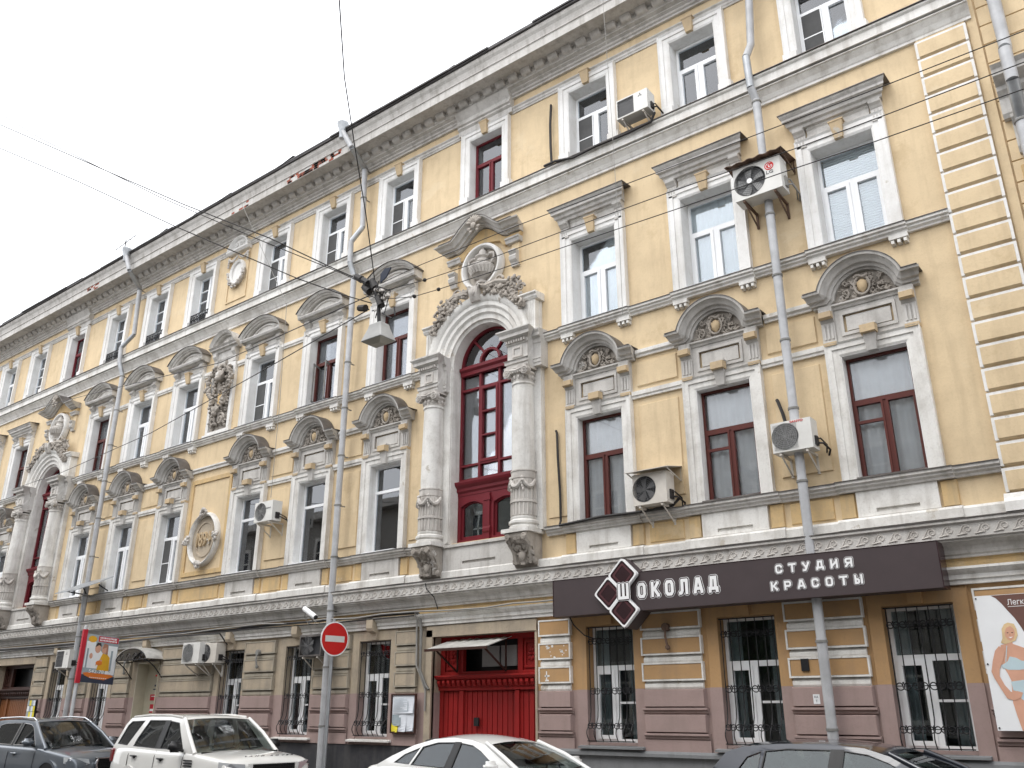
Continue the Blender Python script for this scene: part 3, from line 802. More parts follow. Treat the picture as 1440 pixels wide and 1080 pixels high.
row(MID, [WD('woodplain', 'full'), WD('woodopen', 'sides'), PV('pvcscreen'), PV('pvctilt', 'sides'), PV('pvc', 'full'), WD('woodplain', 'full')], F3[0], H3, .19)
row(LEFT, [WD('woodplain', 'sides'), PV(), PV()], F3[0], H3, .19)
row(RIGHT, [PV('pvcscreen'), PV('pvc'), PV('pvcscreen', 'sides', room='room')], F4[0], H4, .25)
row(MID, [PV('pvcscreen'), PV('pvcscreen'), PV('pvcscreen', 'sides'), PV('grid', 'sides'), PV('grid', 'half'), PV('grid')], F4[0], H4, .18)
row(LEFT, [PV('grid'), PV(), PV()], F4[0], H4, .18)
row(ARCH, [('woodplain', 'frame_red_bright', 'glass', 'full', 'curtain', 'room_light'), ('woodplain', 'frame_red_bright', 'glass', 'sides', 'curtain', 'room_light')], F4[0], H4, .18)
# open casement of the third storey
cx = MID[1]; m = MB()
for s0, ang in ((-.46, 70), (-.04, 62)):
    c, s_ = math.cos(R(ang)), -math.sin(R(ang)); t = .045
    for a, b, z0, z1 in ((0, t, .1, 1.2), (.40-t, .40, .1, 1.2), (t, .4-t, .1, .1+t), (t, .4-t, 1.2-t, 1.2)):
        q = [(s0+u*c, u*s_, z) for z in (z0, z1) for u in (a, b)]
        m.add([(x, y, z) for x, y, z in q]+[(x+.03*-s_, y+.03*c, z) for x, y, z in q], [(0, 1, 3, 2), (4, 6, 7, 5), (0, 4, 5, 1), (2, 3, 7, 6), (0, 2, 6, 4), (1, 5, 7, 3)])
pp = part(m, 'open_casement', 'pipe_dark', 0, (cx, .28, F3[0]))
# sills
m = MB()
for x in WIN: m.prof([(.35, .03), (-.16, .0), (-.16, -.018), (.35, .01)], x-.52, x+.52)
for f, ww in ((F2, WIN), (F3, WIN), (F4, WIN+ARCH)):
    for x in ww:
        q = MB(); q.prof([(.36, .035), (-.10, .002), (-.10, -.02), (.36, .012)], -.512, .512)
        part(q, 'window_sill', 'galvanised' if f is F3 else ('pvc' if f is F2 and x in MID else 'sheet_metal'), 0, (x, -.08 if f is not F4 else .05, f[0]-.005))
# small wrought balconettes on the far top-floor windows
bal = MB()
for k in range(13): bal.box(-.5+k*.083-.008, -.5+k*.083+.008, -.012, .012, 0, .36)
for z in (0, .17, .35): bal.box(-.51, .51, -.014, .014, z, z+.02)
for k in range(6):
    c = -.42+k*.168; bal.tube([(c+.06*math.cos(a)*(1-a/9), -.02, .17+.10*math.sin(a)*(1-a/9)) for a in [i*.5 for i in range(14)]], .012, 4)
bal = bal.mesh('balconette'); bal.materials.append(MATS['iron'])
for x in MID[3:]: pput(bal, 'balconette', None, (x, -.03, F4[0]-.02))

# ================================================================== arched bays
def bay(ax, first=None):
    if first: return copy_tree(first, B, Vector((ax, 0, 0))+BI)
    # white surround plate with the arch cut out: the part the others hang on
    ro = 1.50; zc = 9.17
    outer = [(-1.67, 5.06), (-.88, 5.06), (-.88, zc)]+arc(0, zc, .88, 180, 0, 28)[1:-1]+[(.88, zc), (.88, 5.06), (1.67, 5.06), (1.67, 9.2), (1.63, 9.2), (1.63, 10.2), (.9, 10.45), (-.9, 10.45), (-1.63, 10.2), (-1.63, 9.2), (-1.67, 9.2)]
    s = MB().plate(outer, [], -.08, 0).build('arched_bay', 'white_trim', B); s.location = Vector((ax, 0, 0))+BI
    m = MB(); m.box(-.88, -.865, -.08, .45, 5.06, zc); m.box(.865, .88, -.08, .45, 5.06, zc)
    m.sweep(arc(0, zc, .865, 180, 0, 28), [(0, -.45), (0, .08), (.02, .08), (.02, -.45)]); sub(m, 'reveal', 'white_trim', s, 30)
    AV = [(0, .05), (0, .08), (.05, .10), (.06, .15), (.16, .15), (.18, .18), (.20, .21), (.29, .21), (.31, .24), (.34, .27), (.43, .27), (.46, .31), (.55, .34), (.60, .34), (.62, .28), (.62, .05)]
    m = MB(); m.sweep(arc(0, zc, .88, 180, 0, 32), AV); sub(m, 'archivolt', 'white_trim', s, 35)
    # inner jamb strips
    m = MB()
    for sd in (-1, 1): m.box(sd*.92-.04, sd*.92+.04, -.12, -.05, 5.10, 9.1)
    sub(m, 'jamb_moulding', 'white_trim', s)
    for sd in (-1, 1):
        x = sd*1.285
        m = MB(); m.box(x-.38, x+.38, -.13, -.03, 5.08, 8.6); sub(m, 'pilaster', 'white_trim', s)
        cy = -.24
        m = MB(); m.lathe(x, cy, [(.235, 6.26), (.245, 6.4), (.243, 7.0), (.222, 8.10), (.222, 8.13), (.245, 8.15), (.245, 8.19), (.22, 8.2)], 26); sub(m, 'column', 'white_trim', s, 40)
        m = MB(); m.lathe(x, cy, [(.30, 5.08), (.30, 5.13), (.27, 5.16), (.31, 5.19), (.31, 5.235), (.265, 5.27), (.275, 5.29), (.275, 5.32), (.25, 5.33)], 24); m.box(x-.34, x+.34, cy-.32, 0, 5.0, 5.079); sub(m, 'column_base', 'white_trim', s, 40)
        m = MB(); m.lathe(x, cy, [(.25, 5.33), (.25, 6.1), (.262, 6.11), (.262, 6.24), (.275, 6.25), (.275, 6.275), (.24, 6.28)], 24)
        for k in range(20):
            a = 2*PI*k/20; px, py = x+.252*math.cos(a), cy+.252*math.sin(a)
            if py > -.02: continue
            m.tube([(px, py, 5.35), (px, py, 5.60)], .026, 5); m.tube([(px, py, 5.68), (px, py, 6.06)], .024, 5); m.ball((px, py, 5.655), (.034, .034, .03)); 
        m.lathe(x, cy, [(.25, 5.60), (.285, 5.61), (.285, 5.645), (.25, 5.655)], 24)
        sub(m, 'fluted_drum', 'relief_light', s, 35)
        m = MB()
        for a0 in (-150, -90, -30):
            pts = []
            for i in range(9):
                t = i/8; a = R(a0-30+60*t); z = 6.08-.16*math.sin(PI*t); pts.append((x+.29*math.cos(a), cy+.29*math.sin(a), z))
            m.tube(pts, [.025+.025*math.sin(PI*i/8) for i in range(9)], 6)
            a = R(a0-30); bx, by = x+.29*math.cos(a), cy+.29*math.sin(a)
            for k in range(5): m.ball((bx+.02*math.sin(k*2), by, 6.1-.06*k), (.04-.004*k, .04-.004*k, .045))
        a = R(0); sub(m, 'drum_garland', 'relief_light', s, 45)
        # ionic capital
        m = MB(); m.lathe(x, cy, [(.225, 8.19), (.23, 8.22), (.23, 8.34), (.265, 8.38), (.265, 8.42)], 20)
        for k in range(14): a = 2*PI*k/14; m.ball((x+.24*math.cos(a), cy+.24*math.sin(a), 8.29), (.035, .035, .06))
        m.box(x-.29, x+.29, cy-.29, 0, 8.47, 8.53)
        for vx in (-1, 1):
            for vy in (-1,):
                px, py = x+vx*.235, cy+vy*.235
                m.tube([(px-vx*.06*0, py+.06, 8.40), (px+vx*.0, py-.05, 8.40)], .095, 12)
                m.tube([(px+.075*math.cos(t)*(1-t/13), py-.055, 8.40+.075*math.sin(t)*(1-t/13)) for t in [i*.5 for i in range(22)]], .016, 5)
        m.tube([(x-.2, cy-.26, 8.46), (x, cy-.28, 8.42), (x+.2, cy-.26, 8.46)], .035, 6)
        for k in range(5): m.ball((x-.12+.06*k, cy-.27, 8.39), .03)
        sub(m, 'capital', 'relief_light', s, 40)
        # entablature block
        m = MB(); E = [(0, 0), (.0, 8.535)]
        EP = [(0, 8.535), (-.46, 8.535), (-.46, 8.60), (-.49, 8.61), (-.49, 8.67), (-.52, 8.69), (-.47, 8.71), (-.44, 8.72), (-.44, 9.04), (-.47, 9.06), (-.47, 9.15), (-.53, 9.18), (-.58, 9.20), (-.58, 9.27), (-.61, 9.30), (-.64, 9.33), (-.64, 9.36), (0, 9.40)]
        m.prof(EP, x-.27, x+.27)
        n = len(EP)
        for e in (-1, 1):
            m.add([(x+e*.271, y, z) for y, z in EP]+[(x+e*(.271+max(0, -y-.44)*.9), min(y+max(0, -y-.44)*.0, 0), z) for y, z in EP], [(i, (i+1) % n, n+(i+1) % n, n+i) for i in range(n)]+[tuple(range(n, 2*n))])
        EP2 = [(y*.55, z) for y, z in EP]
        m.prof(EP2, min(x+sd*.2, x+sd*.48), max(x+sd*.2, x+sd*.48)); m.prof(EP2, min(x-sd*.2, x-sd*.36), max(x-sd*.2, x-sd*.36))
        sub(m, 'entablature', 'grey_cornice', s)
        m = MB()
        for k in range(8): m.box(x-.255+k*.066, x-.255+k*.066+.036, -.525, -.46, 9.085, 9.145)
        m.plate(rect(x-.13, x+.13, 8.76, 9.0), [rect(x-.085, x+.085, 8.805, 8.955)], -.465, -.43)
        sub(m, 'dentils', 'relief_light', s)
        # console under the column
        m = MB(); m.prof([(0, 4.36), (-.16, 4.36), (-.20, 4.40), (-.24, 4.48), (-.27, 4.60), (-.32, 4.72), (-.42, 4.80), (-.50, 4.86), (-.53, 4.93), (-.52, 4.998), (0, 4.998)], x-.27, x+.27)
        r = random.Random(5+sd)
        for k in range(80):
            t = r.random(); yy = -.20-.30*t**2; zz = 4.42+.5*t
            m.ball((x+r.uniform(-.26, .26), yy-.03, zz), (r.uniform(.03, .06), .055, r.uniform(.03, .075)), r.uniform(-.6, .6))
        for e in (-1, 1):
            m.tube([(x+e*.20+.07*math.cos(t)*(1-t/12)*.8, -.53+.0*t, 4.90+.07*math.sin(t)*(1-t/12)) for t in [i*.55 for i in range(18)]], .022, 5)
            m.tube([(x+e*.17, -.24, 4.42), (x+e*.2, -.28, 4.6), (x+e*.22, -.38, 4.76), (x+e*.22, -.5, 4.86)], [.05, .045, .04, .05], 6)
        m.ball((x, -.30, 4.56), (.09, .08, .13)); m.ball((x, -.26, 4.42), (.07, .06, .06))
        sub(m, 'console', 'relief', s, 40)
        # pedestal over the entablature
        m = MB(); m.box(x-.22*sd*0-.20, x+.33 if sd > 0 else x+.20, -.24, 0, 9.40, 10.12) if sd > 0 else m.box(x-.33, x+.20, -.24, 0, 9.40, 10.12)
        a, b = (x-.20, x+.33) if sd > 0 else (x-.33, x+.20)
        m.prof([(0, 10.12), (-.26, 10.12), (-.30, 10.17), (-.30, 10.21), (-.35, 10.24), (-.35, 10.27), (0, 10.30)], a-.06, b+.08)
        for k in range(3): q = (x+.16+.05*k)*1.0 if sd > 0 else (x-.16-.05*k); m.box(q-.012, q+.012, -.262, -.23, 9.45, 10.1)
        sub(m, 'pedestal', 'white_trim', s)
    # swags and foliage climbing over the arch
    m = MB(); r = random.Random(21)
    for sd in (-1, 1):
        for k in range(110):
            t = r.random(); a = R(90-sd*(8+50*t)); rad = 1.50+r.uniform(-.04, .22)*(1-.3*t)
            x, z = rad*math.cos(a), zc+rad*math.sin(a)
            m.ball((x, -.30-r.uniform(0, .1), z), (r.uniform(.035, .085), r.uniform(.03, .06), r.uniform(.03, .055)), a+r.uniform(-1.2, 1.2))
        for k in range(60):
            m.ball((sd*(.82+r.uniform(-.16, .42)), -.22-r.uniform(0, .1), 10.62+r.uniform(-.25, .22)-abs(r.gauss(0, .04))), (r.uniform(.04, .08), .04, r.uniform(.03, .06)), r.uniform(0, 3))
        for (cx, cz, q) in ((.62, 10.88, .13), (1.02, 10.62, .16), (1.26, 10.5, .10), (.85, 10.52, .1)):
            m.tube([(sd*(cx+q*math.cos(t)*(1-t/10)), -.27, cz+q*math.sin(t)*(1-t/10)) for t in [i*.45 for i in range(18)]], [.035-.0012*i for i in range(18)], 6)
        m.tube([(sd*.12, -.34, 10.86), (sd*.35, -.36, 10.76), (sd*.62, -.34, 10.80), (sd*.9, -.3, 10.75)], [.05, .085, .08, .05], 7)
    sub(m, 'foliage_garland', 'relief', s, 45)
    m = MB(); m.prof([(-.30, 10.50), (-.36, 10.50), (-.44, 10.62), (-.46, 10.76), (-.42, 10.86), (-.28, 10.9)], -.13, .13)
    m.ball((0, -.44, 10.70), (.07, .06, .1))
    for e in (-1, 1): m.tube([(e*.13, -.43+0*t, 10.84-.0*t) if False else (e*(.12+.05*math.cos(t)*(1-t/9)), -.43, 10.83+.06*math.sin(t)*(1-t/9)) for t in [i*.6 for i in range(13)]], .022, 5)
    sub(m, 'keystone', 'relief_light', s, 35)
    # round medallion with an urn
    zc2 = 11.47
    m = MB(); m.sweep(arc(0, zc2, .50, 0, 360, 36)[:-1], [(-n, d) for n, d in ((0, .02), (0, .18), (.03, .22), (.07, .22), (.10, .18), (.10, .02))], True); sub(m, 'medallion_ring', 'white_clean', s, 40)
    m = MB(); m.disc((0, zc2), .49, -.06, 0, 32); sub(m, 'medallion_field', 'relief', s)
    m = MB(); m.lathe(0, -.10, [(.02, 11.02), (.15, 11.03), (.15, 11.07), (.07, 11.11), (.09, 11.17), (.24, 11.25), (.31, 11.36), (.32, 11.46), (.28, 11.50), (.30, 11.52), (.24, 11.55), (.16, 11.58), (.14, 11.68), (.19, 11.72), (.19, 11.75), (.11, 11.80), (.10, 11.88), (.03, 11.98), (.01, 12.04)], 22)
    for k in range(22): a = 2*PI*k/22; m.tube([(.25*math.cos(a), -.10+.25*math.sin(a), 11.25), (.325*math.cos(a), -.10+.325*math.sin(a), 11.40)], .03, 5)
    for e in (-1, 1):
        m.tube([(e*.26, -.14, 11.5), (e*.38, -.16, 11.58), (e*.38, -.16, 11.72), (e*.24, -.14, 11.76), (e*.16, -.12, 11.72)], .035, 6)
    sub(m, 'urn', 'relief_light', s, 45)
    # swan-backed pediment
    path = [(-1.12, 12.08), (-.80, 12.08)]+[(x, 12.06+.46*(.5+.5*math.cos(PI*x/.80))) for x in [-.78+.078*i for i in range(21)]]+[(.80, 12.08), (1.12, 12.08)]
    P = [(0, 0), (0, .16), (.03, .19), (.03, .24), (.07, .27), (.08, .33), (.12, .37), (.15, .42), (.15, .46), (.18, .47), (.18, 0)]
    m = MB(); m.sweep(path, P)
    for sd in (-1, 1):
        n = len(P); m.add([(sd*1.121, -d, 12.08+q) for q, d in P]+[(sd*(1.121+max(0, d-.14)*.5), -d*.98, 12.08+q) for q, d in P], [(i, (i+1) % n, n+(i+1) % n, n+i) for i in range(n)]+[tuple(range(n, 2*n))])
    sub(m, 'pediment', 'grey_stucco', s)
    m = MB(); m.sweep(path, [(.182, .0), (.182, .485), (.195, .485), (.205, 0)]); sub(m, 'flashing', 'sheet_metal', s)
    m = MB(); pth = [(x, z-.02) for x, z in path]; m.plate(pth+[(1.05, 11.86), (.62, 11.86), (.5, 12.02), (0, 12.14), (-.5, 12.02), (-.62, 11.86), (-1.05, 11.86)], [], -.10, 0); sub(m, 'pediment_field', 'yellow_soiled', s)
    m = MB()
    for sd in (-1, 1):
        m.prof([(0, 11.83), (-.12, 11.83), (-.14, 11.90), (-.17, 11.92), (-.17, 11.96), (0, 11.97)], sd*.9-.2, sd*.9+.2)
        m.prof([(0, 11.22), (-.08, 11.22), (-.10, 11.30), (-.16, 11.36), (-.18, 11.44), (-.14, 11.50), (-.2, 11.56), (-.2, 11.6), (0, 11.61)], sd*.93-.1, sd*.93+.1)
    sub(m, 'pediment_corbel', 'grey_stucco', s)
    m = MB()
    for k in range(7): a = R(-70+k*23.3); m.ball((.15*math.sin(a), -.46, 12.50+.14*math.cos(a)), (.05, .045, .11), -a)
    m.ball((0, -.48, 12.44), (.08, .05, .09)); 
    for e in (-1, 1): m.ball((e*.14, -.46, 12.38), (.06, .04, .05)); m.ball((e*.1, -.45, 12.30), (.05, .04, .05))
    sub(m, 'acanthus_crest', 'relief', s, 45)
    m = MB()
    for sd in (-1, 1): m.taper(sd*.93-.12, sd*.93+.12, -.05, 0, 11.25, 11.84, .01)
    sub(m, 'pediment_pier', 'yellow', s)
    return s
b0 = bay(ARCH[0]); bay(ARCH[1], b0)

# red timber window of the arched bay
def archwin(ax):
    y = .20; zc = 9.17; r = .865
    o = MB(); F = [(-r, 6.44), (r, 6.44), (r, zc)]+arc(0, zc, r, 0, 180, 26)[1:-1]+[(-r, zc)]
    ri = r-.055
    hole1 = [(-ri, 6.52), (ri, 6.52), (ri, 8.98), (-ri, 8.98)]
    hole2 = [(-ri, zc+.06), (ri, zc+.06)]+[(x, z) for x, z in arc(0, zc, ri, 5, 175, 22)]
    o.plate(F, [hole1, hole2], y, y+.09); w = part(o, 'arched_window', 'frame_red_bright', 0, (ax, 0, 0))
    m = MB(); m.prof([(y, 8.96), (y-.05, 8.97), (y-.05, 9.05), (y-.10, 9.10), (y-.10, 9.16), (y, 9.20)], -ri-.03, ri+.03); sub(m, 'transom', 'frame_red_bright', w)
    m = MB()
    for x in (-.28, .28): m.box(x-.03, x+.03, y-.01, y+.08, 6.52, 8.98)
    m.box(-ri, ri, y-.012, y+.075, 8.59, 8.64); m.box(-ri, ri, y-.012, y+.075, 6.80, 6.845)
    sub(m, 'mullion', 'frame_red_bright', w)
    m = MB(); m.plate(rect(-.25, .25, 6.845, 8.59), [rect(-.195, .195, 6.91+k*.56, 6.91+k*.56+.525) for k in range(3)], y-.03, y+.05); sub(m, 'casement', 'frame_red_bright', w)
    m = MB(); m.sweep(arc(0, zc+.06, .27, 180, 0, 14), [(-.02, -y+.02), (-.02, -y-.07), (.035, -y-.07), (.035, -y+.02)])
    for a in (52, 128): m.tube([(.3*math.cos(R(a)), y+.03, zc+.06+.3*math.sin(R(a))), (ri*math.cos(R(a)), y+.03, zc+ri*math.sin(R(a)))], .03, 6)
    sub(m, 'fanlight_bars', 'frame_red_bright', w)
    panes = [hole1[:], hole2]
    m = MB(); m.plate(rect(-ri, ri, 6.5, 8.98), [], y+.05, y+.056); sub(m, 'pane', 'glass_old', w)
    m = MB(); m.plate(hole2, [], y+.05, y+.056); sub(m, 'fanlight_pane', 'glass', w)
    m = MB()
    def drape(x0, x1, z0, z1):
        n = 26; v = []
        for i in range(n+1):
            x = x0+(x1-x0)*i/n; yy = y+.11+.02*math.sin(x*44); v += [(x, yy, z0), (x, yy, z1)]
        m.add(v, [(2*i, 2*i+2, 2*i+3, 2*i+1) for i in range(n)])
    drape(-.8, -.30, 6.55, 8.95); drape(-.27, .8, 6.55, 8.95)
    me = bpy.data.meshes.new('curtain'); me.from_pydata(m.v, [], m.f); c = put(me, 'curtain', 'curtain', w)
    # lower pair of windows under a timber cornice
    m = MB()
    def ah(x0, x1): cx = (x0+x1)/2; return [(x0, 5.17), (x1, 5.17), (x1, 5.90)]+[(x, z) for x, z in [(x1-(x1-x0)*i/10, 5.90+.09*math.sin(PI*i/10)) for i in range(1, 10)]]+[(x0, 5.90)]
    m.plate(rect(-r, r, 5.09, 6.30), [ah(-.78, -.15), ah(.15, .78)], y-.02, y+.07)
    for a, b in ((-.78, -.15), (.15, .78)):
        m.plate(ah(a, b), [[(cx+(x-cx)*.86, 5.24+(z-5.17)*.88) for x, z in ah(a, b)] for cx in [(a+b)/2]], y+.03, y+.08)
    m.prof([(y, 6.14), (y-.03, 6.14), (y-.03, 6.20), (y-.07, 6.24), (y-.07, 6.30), (y-.13, 6.36), (y-.15, 6.41), (y-.15, 6.44), (y, 6.47)], -r-.02, r+.02)
    m.box(-.07, .07, y-.06, y, 5.12, 6.12); m.box(-.095, .095, y-.075, y, 5.95, 6.03); m.prof([(y, 5.4), (y-.05, 5.4), (y-.09, 5.34), (y-.09, 5.28), (y-.06, 5.25), (y, 5.2)], -.095, .095)
    lw = part(m, 'lower_window', 'frame_red_bright', 0, (ax, 0, 0))
    m = MB(); m.plate(rect(-r+.03, r-.03, 5.12, 6.1), [], y+.06, y+.066); sub(m, 'pane', 'glass_dark', lw)
    d = 1.3; v = [(-.86, y+.1, 5.1), (.86, y+.1, 5.1), (.86, y+.1, 10.0), (-.86, y+.1, 10.0), (-1.2, d, 5.0), (1.2, d, 5.0), (1.2, d, 10.2), (-1.2, d, 10.2)]
    me = bpy.data.meshes.new('room'); me.from_pydata(v, [], [(4, 5, 6, 7), (0, 1, 5, 4), (1, 2, 6, 5), (2, 3, 7, 6), (3, 0, 4, 7)]); put(me, 'room', 'room', w)
for ax in ARCH: archwin(ax)

# ================================================================== medallions on the central axis
def oval(cx, cz, rx, rz, n=36): return [(cx+rx*math.cos(2*PI*i/n), cz+rz*math.sin(2*PI*i/n)) for i in range(n)]
cz = 6.24
m = MB(); m.sweep(oval(MX, cz, .60, .66), [(-n, d) for n, d in ((0, .0), (0, .09), (.02, .14), (.05, .16), (.09, .13), (.105, .07), (.105, 0))], True); md = part(m, 'date_medallion', 'white_trim', 40)
m = MB(); m.plate(oval(MX, cz, .60, .66), [], -.03, 0); m.sweep(oval(MX, cz, .45, .5), [(0, .02), (0, .055), (.04, .055), (.04, .02)], True); sub(m, 'medallion_field', 'tan_relief', md)
t = text_mesh('1894', .66, .40, .06, 0., 'date_numerals'); o = put(t, 'date_numerals', 'ochre_pale', md); o.location = (MX-.33, -.03, cz-.20)
m = MB(); r = random.Random(2)
for a in (0, 90, 180, 270):
    c, s_ = math.cos(R(a)), math.sin(R(a)); px, pz = MX+.68*c, cz+.74*s_
    for k in range(14): m.ball((px+r.uniform(-.12, .12), -.15-r.uniform(0, .06), pz+r.uniform(-.09, .09)), (r.uniform(.04, .08), .05, r.uniform(.04, .06)), r.uniform(0, 3))
    for e in (-1, 1): m.tube([(px-s_*e*.09+.06*math.cos(t)*(1-t/9), -.17, pz+c*e*.09+.06*math.sin(t)*(1-t/9)) for t in [i*.6 for i in range(13)]], .024, 5)
sub(m, 'ribbon_clasp', 'relief_light', md, 45)
# cartouche of the third storey
m = MB(); m.plate(rect(MX-.58, MX+.58, 9.32, 11.52), [rect(MX-.46, MX+.46, 9.44, 11.4)], -.10, 0); ct = part(m, 'cartouche_frame', 'white_clean')
m = MB(); m.box(MX-.66, MX+.66, -.14, 0, 9.31, 9.37); sub(m, 'cartouche_sill', 'white_clean', ct)
m = MB(); m.plate(rect(MX-.46, MX+.46, 9.40, 11.4), [], -.04, 0); r = random.Random(9)
for k in range(150):
    x = r.uniform(-.42, .42); z = r.uniform(9.5, 11.5)
    if abs(x) < .13 and 10.25 < z < 10.6: continue
    m.ball((MX+x, -.07-r.uniform(0, .08), z), (r.uniform(.03, .08), .05, r.uniform(.03, .06)), r.uniform(0, 3))
for sd in (-1, 1):
    for k in range(20):
        t = k/19; x = sd*(.28+.30*math.sin(PI*min(1, t*1.2))); z = 11.45-1.25*t
        for _ in range(3): m.ball((MX+x+r.uniform(-.06, .06), -.17-r.uniform(0, .08), z+r.uniform(-.05, .05)), (r.uniform(.045, .085), .06, r.uniform(.045, .07)), r.uniform(0, 3))
    m.tube([(MX+sd*(.2+.16*math.cos(t)*(1-t/12)), -.14, 9.75+.2*math.sin(t)*(1-t/12)) for t in [i*.5 for i in range(20)]], .04, 6)
m.ball((MX, -.2, 11.15), (.20, .14, .17)); m.ball((MX, -.26, 11.02), (.12, .12, .10)); m.ball((MX, -.22, 10.05), (.18, .11, .15)); m.ball((MX, -.24, 9.92), (.1, .1, .1))
for k in range(10): a = R(k*36); m.ball((MX+.2*math.cos(a), -.16, 11.38+.12*math.sin(a)), (.07, .06, .07))
sub(m, 'cartouche_relief', 'relief', ct, 45)
m = MB(); m.plate(rect(MX-.14, MX+.14, 10.24, 10.62), [], -.10, -.03); sub(m, 'cartouche_shield', 'yellow_soiled', ct)
P = [(0, 0), (0, .16), (.04, .18), (.04, .24), (.09, .28), (.12, .32), (.12, 0)]
m = MB(); sg = [(x+MX, z) for x, z in segpath(.50, 12.12, .36)]; m.sweep(sg, P); m.plate(sg+[(MX+.5, 12.1), (MX-.5, 12.1)], [], -.06, 0)
m.prof([(0, 11.98), (-.14, 11.98), (-.17, 12.04), (-.24, 12.05), (-.24, 12.09), (-.3, 12.13), (0, 12.15)], MX-.66, MX+.66)
m.prof([(0, 11.55), (-.06, 11.55), (-.06, 11.7), (-.09, 11.75), (-.09, 11.98), (0, 11.98)], MX-.52, MX+.52)
for sd in (-1, 1): m.prof([(0, 11.55), (-.10, 11.55), (-.10, 11.75), (-.18, 11.85), (-.18, 11.98), (0, 11.98)], MX+sd*.47-.08, MX+sd*.47+.08)
for k in range(5): a = R(20+35*k); m.ball((MX+.14*math.cos(a), -.1, 12.18+.12*math.sin(a)), (.05, .04, .08), a+PI/2)
sub(m, 'cartouche_hood', 'grey_cornice', ct)
# wreath medallion of the top storey
cz = 14.70
m = MB(); m.plate(rect(MX-.52, MX+.52, 13.72, 15.5), [rect(MX-.47, MX+.47, 13.77, 15.45)], -.03, 0); wm = part(m, 'wreath_panel', 'yellow')
m = MB(); m.sweep(oval(MX, cz, .27, .34), [(0, 0), (0, .08), (-.06, .12), (-.10, .06), (-.10, 0)], True); sub(m, 'wreath_ring', 'white_clean', wm, 40)
m = MB(); m.plate(oval(MX, cz, .28, .35), [], -.03, 0); sub(m, 'wreath_field', 'white_clean', wm)
m = MB(); r = random.Random(4)
for k in range(60):
    a = R(r.uniform(175, 365)); q = r.uniform(.95, 1.25); m.ball((MX+.36*q*math.cos(a), -.08-r.uniform(0, .05), cz+.44*q*math.sin(a)), (.06, .04, .035), a+PI/2+r.uniform(-.6, .6))
for sd in (-1, 1):
    for k in range(10): m.ball((MX+sd*(.08+.045*k), -.08, 15.27-.10*math.sin(PI*k/9)), (.05, .04, .05))
    for k in range(4): m.ball((MX+sd*.50, -.08, 15.25-.08*k), (.045, .04, .05))
m.tube([(MX, -.06, 15.2), (MX, -.06, 15.05)], .03, 5); sub(m, 'laurel_wreath', 'relief_light', wm, 45)
m = MB(); sg = [(x+MX, z) for x, z in segpath(.48, 15.52, .34)]; m.sweep(sg, [(0, 0), (0, .12), (.05, .18), (.08, .18), (.08, 0)]); m.plate(sg+[(MX+.48, 15.5), (MX-.48, 15.5)], [], -.09, 0)
m.prof([(0, 15.40), (-.12, 15.40), (-.19, 15.46), (-.19, 15.51), (0, 15.53)], MX-.56, MX+.56); foliage(m, MX, 15.54, .36, .22, -.1, 3, 16, True, .03); sub(m, 'wreath_hood', 'white_clean', wm)

# ================================================================== quoin pilaster at the right end
m = MB(); m.box(-1.885, -1.10, -.05, 0, 4.5, 12.72); qp = part(m, 'quoin_pilaster', 'yellow')
qb = MB(); qb.taper(-.39, .39, -.125, -.05, .0, .325, .024); qb = qb.mesh('quoin_block'); qb.materials.append(MATS['yellow'])
qe = MB(); qe.plate([(-.41, .0), (-.41, .345), (.41, .345), (.41, .0), (.365, .0), (.365, .297), (-.362, .297), (-.362, .0)], [], -.118, -.05); qe = qe.mesh('quoin_edge'); qe.materials.append(MATS['white_clean'])
z = 4.62
while z < 12.5:
    put(qb, 'quoin_block', None, qp, (-1.487, 0, z)); put(qe, 'quoin_edge', None, qp, (-1.487, 0, z)); z += .3835
m = MB(); m.prof([(0, 4.335), (-.2, 4.335), (-.2, 4.47), (-.15, 4.53), (-.12, 4.6), (0, 4.6)], -1.93, -1.06); part(m, 'pilaster_base', 'white_clean')
# ================================================================== ground floor: rusticated piers
TOPS = [3.33, 2.905, 2.48, 2.055, 1.655]
PIERS_R = [(-5.36, -4.12), (-7.98, -6.82), (-10.21, -9.48), (-2.58, -1.08)]
PIERS_L = [(-14.06, -13.42), (-16.74, -15.52), (-19.40, -18.20), (-23.15, -20.72), (-25.65, -24.75), (-28.32, -27.14), (-30.62, -29.80), (-34.3, -33.55)]
for k, (piers, cm, gm) in enumerate(((PIERS_R, 'ochre', 'white_trim'), (PIERS_L, 'beige_dirty', 'beige_grey'))):
    for a, b in piers:
        m = MB()
        for t in TOPS[:3]: m.prof([(0, t-.43), (-.04, t-.43), (-.055, t-.40), (-.055, t-.355), (-.04, t-.335), (0, t-.30)], a+.03, b-.03)
        part(m, 'joint_band', gm)
        m = MB()
        for t in TOPS[3:]: m.prof([(0, t-.40), (-.03, t-.40), (-.05, t-.385), (-.05, t-.35), (-.095, t-.335), (-.095, t-.305), (0, t-.298)], a-.02, b+.02)
        m.box(a-.03, b+.03, -.05, 0, 1.03, 1.25); part(m, 'joint_band', 'mauve')
        for i, t in enumerate(TOPS):
            if i < 3:
                bm_ = MB(); bm_.plate(rect(a, b, t-.30, t), [rect(a+.028, b-.028, t-.272, t-.028)], -.085, 0); o = part(bm_, 'rusticated_block', gm)
                pm_ = MB(); pm_.taper(a+.026, b-.026, -.075, 0, t-.274, t-.026, .006); sub(pm_, 'block_face', cm, o)
            else:
                bm_ = MB(); bm_.taper(a, b, -.09, 0, t-.30, t, .02); part(bm_, 'rusticated_block', 'mauve')
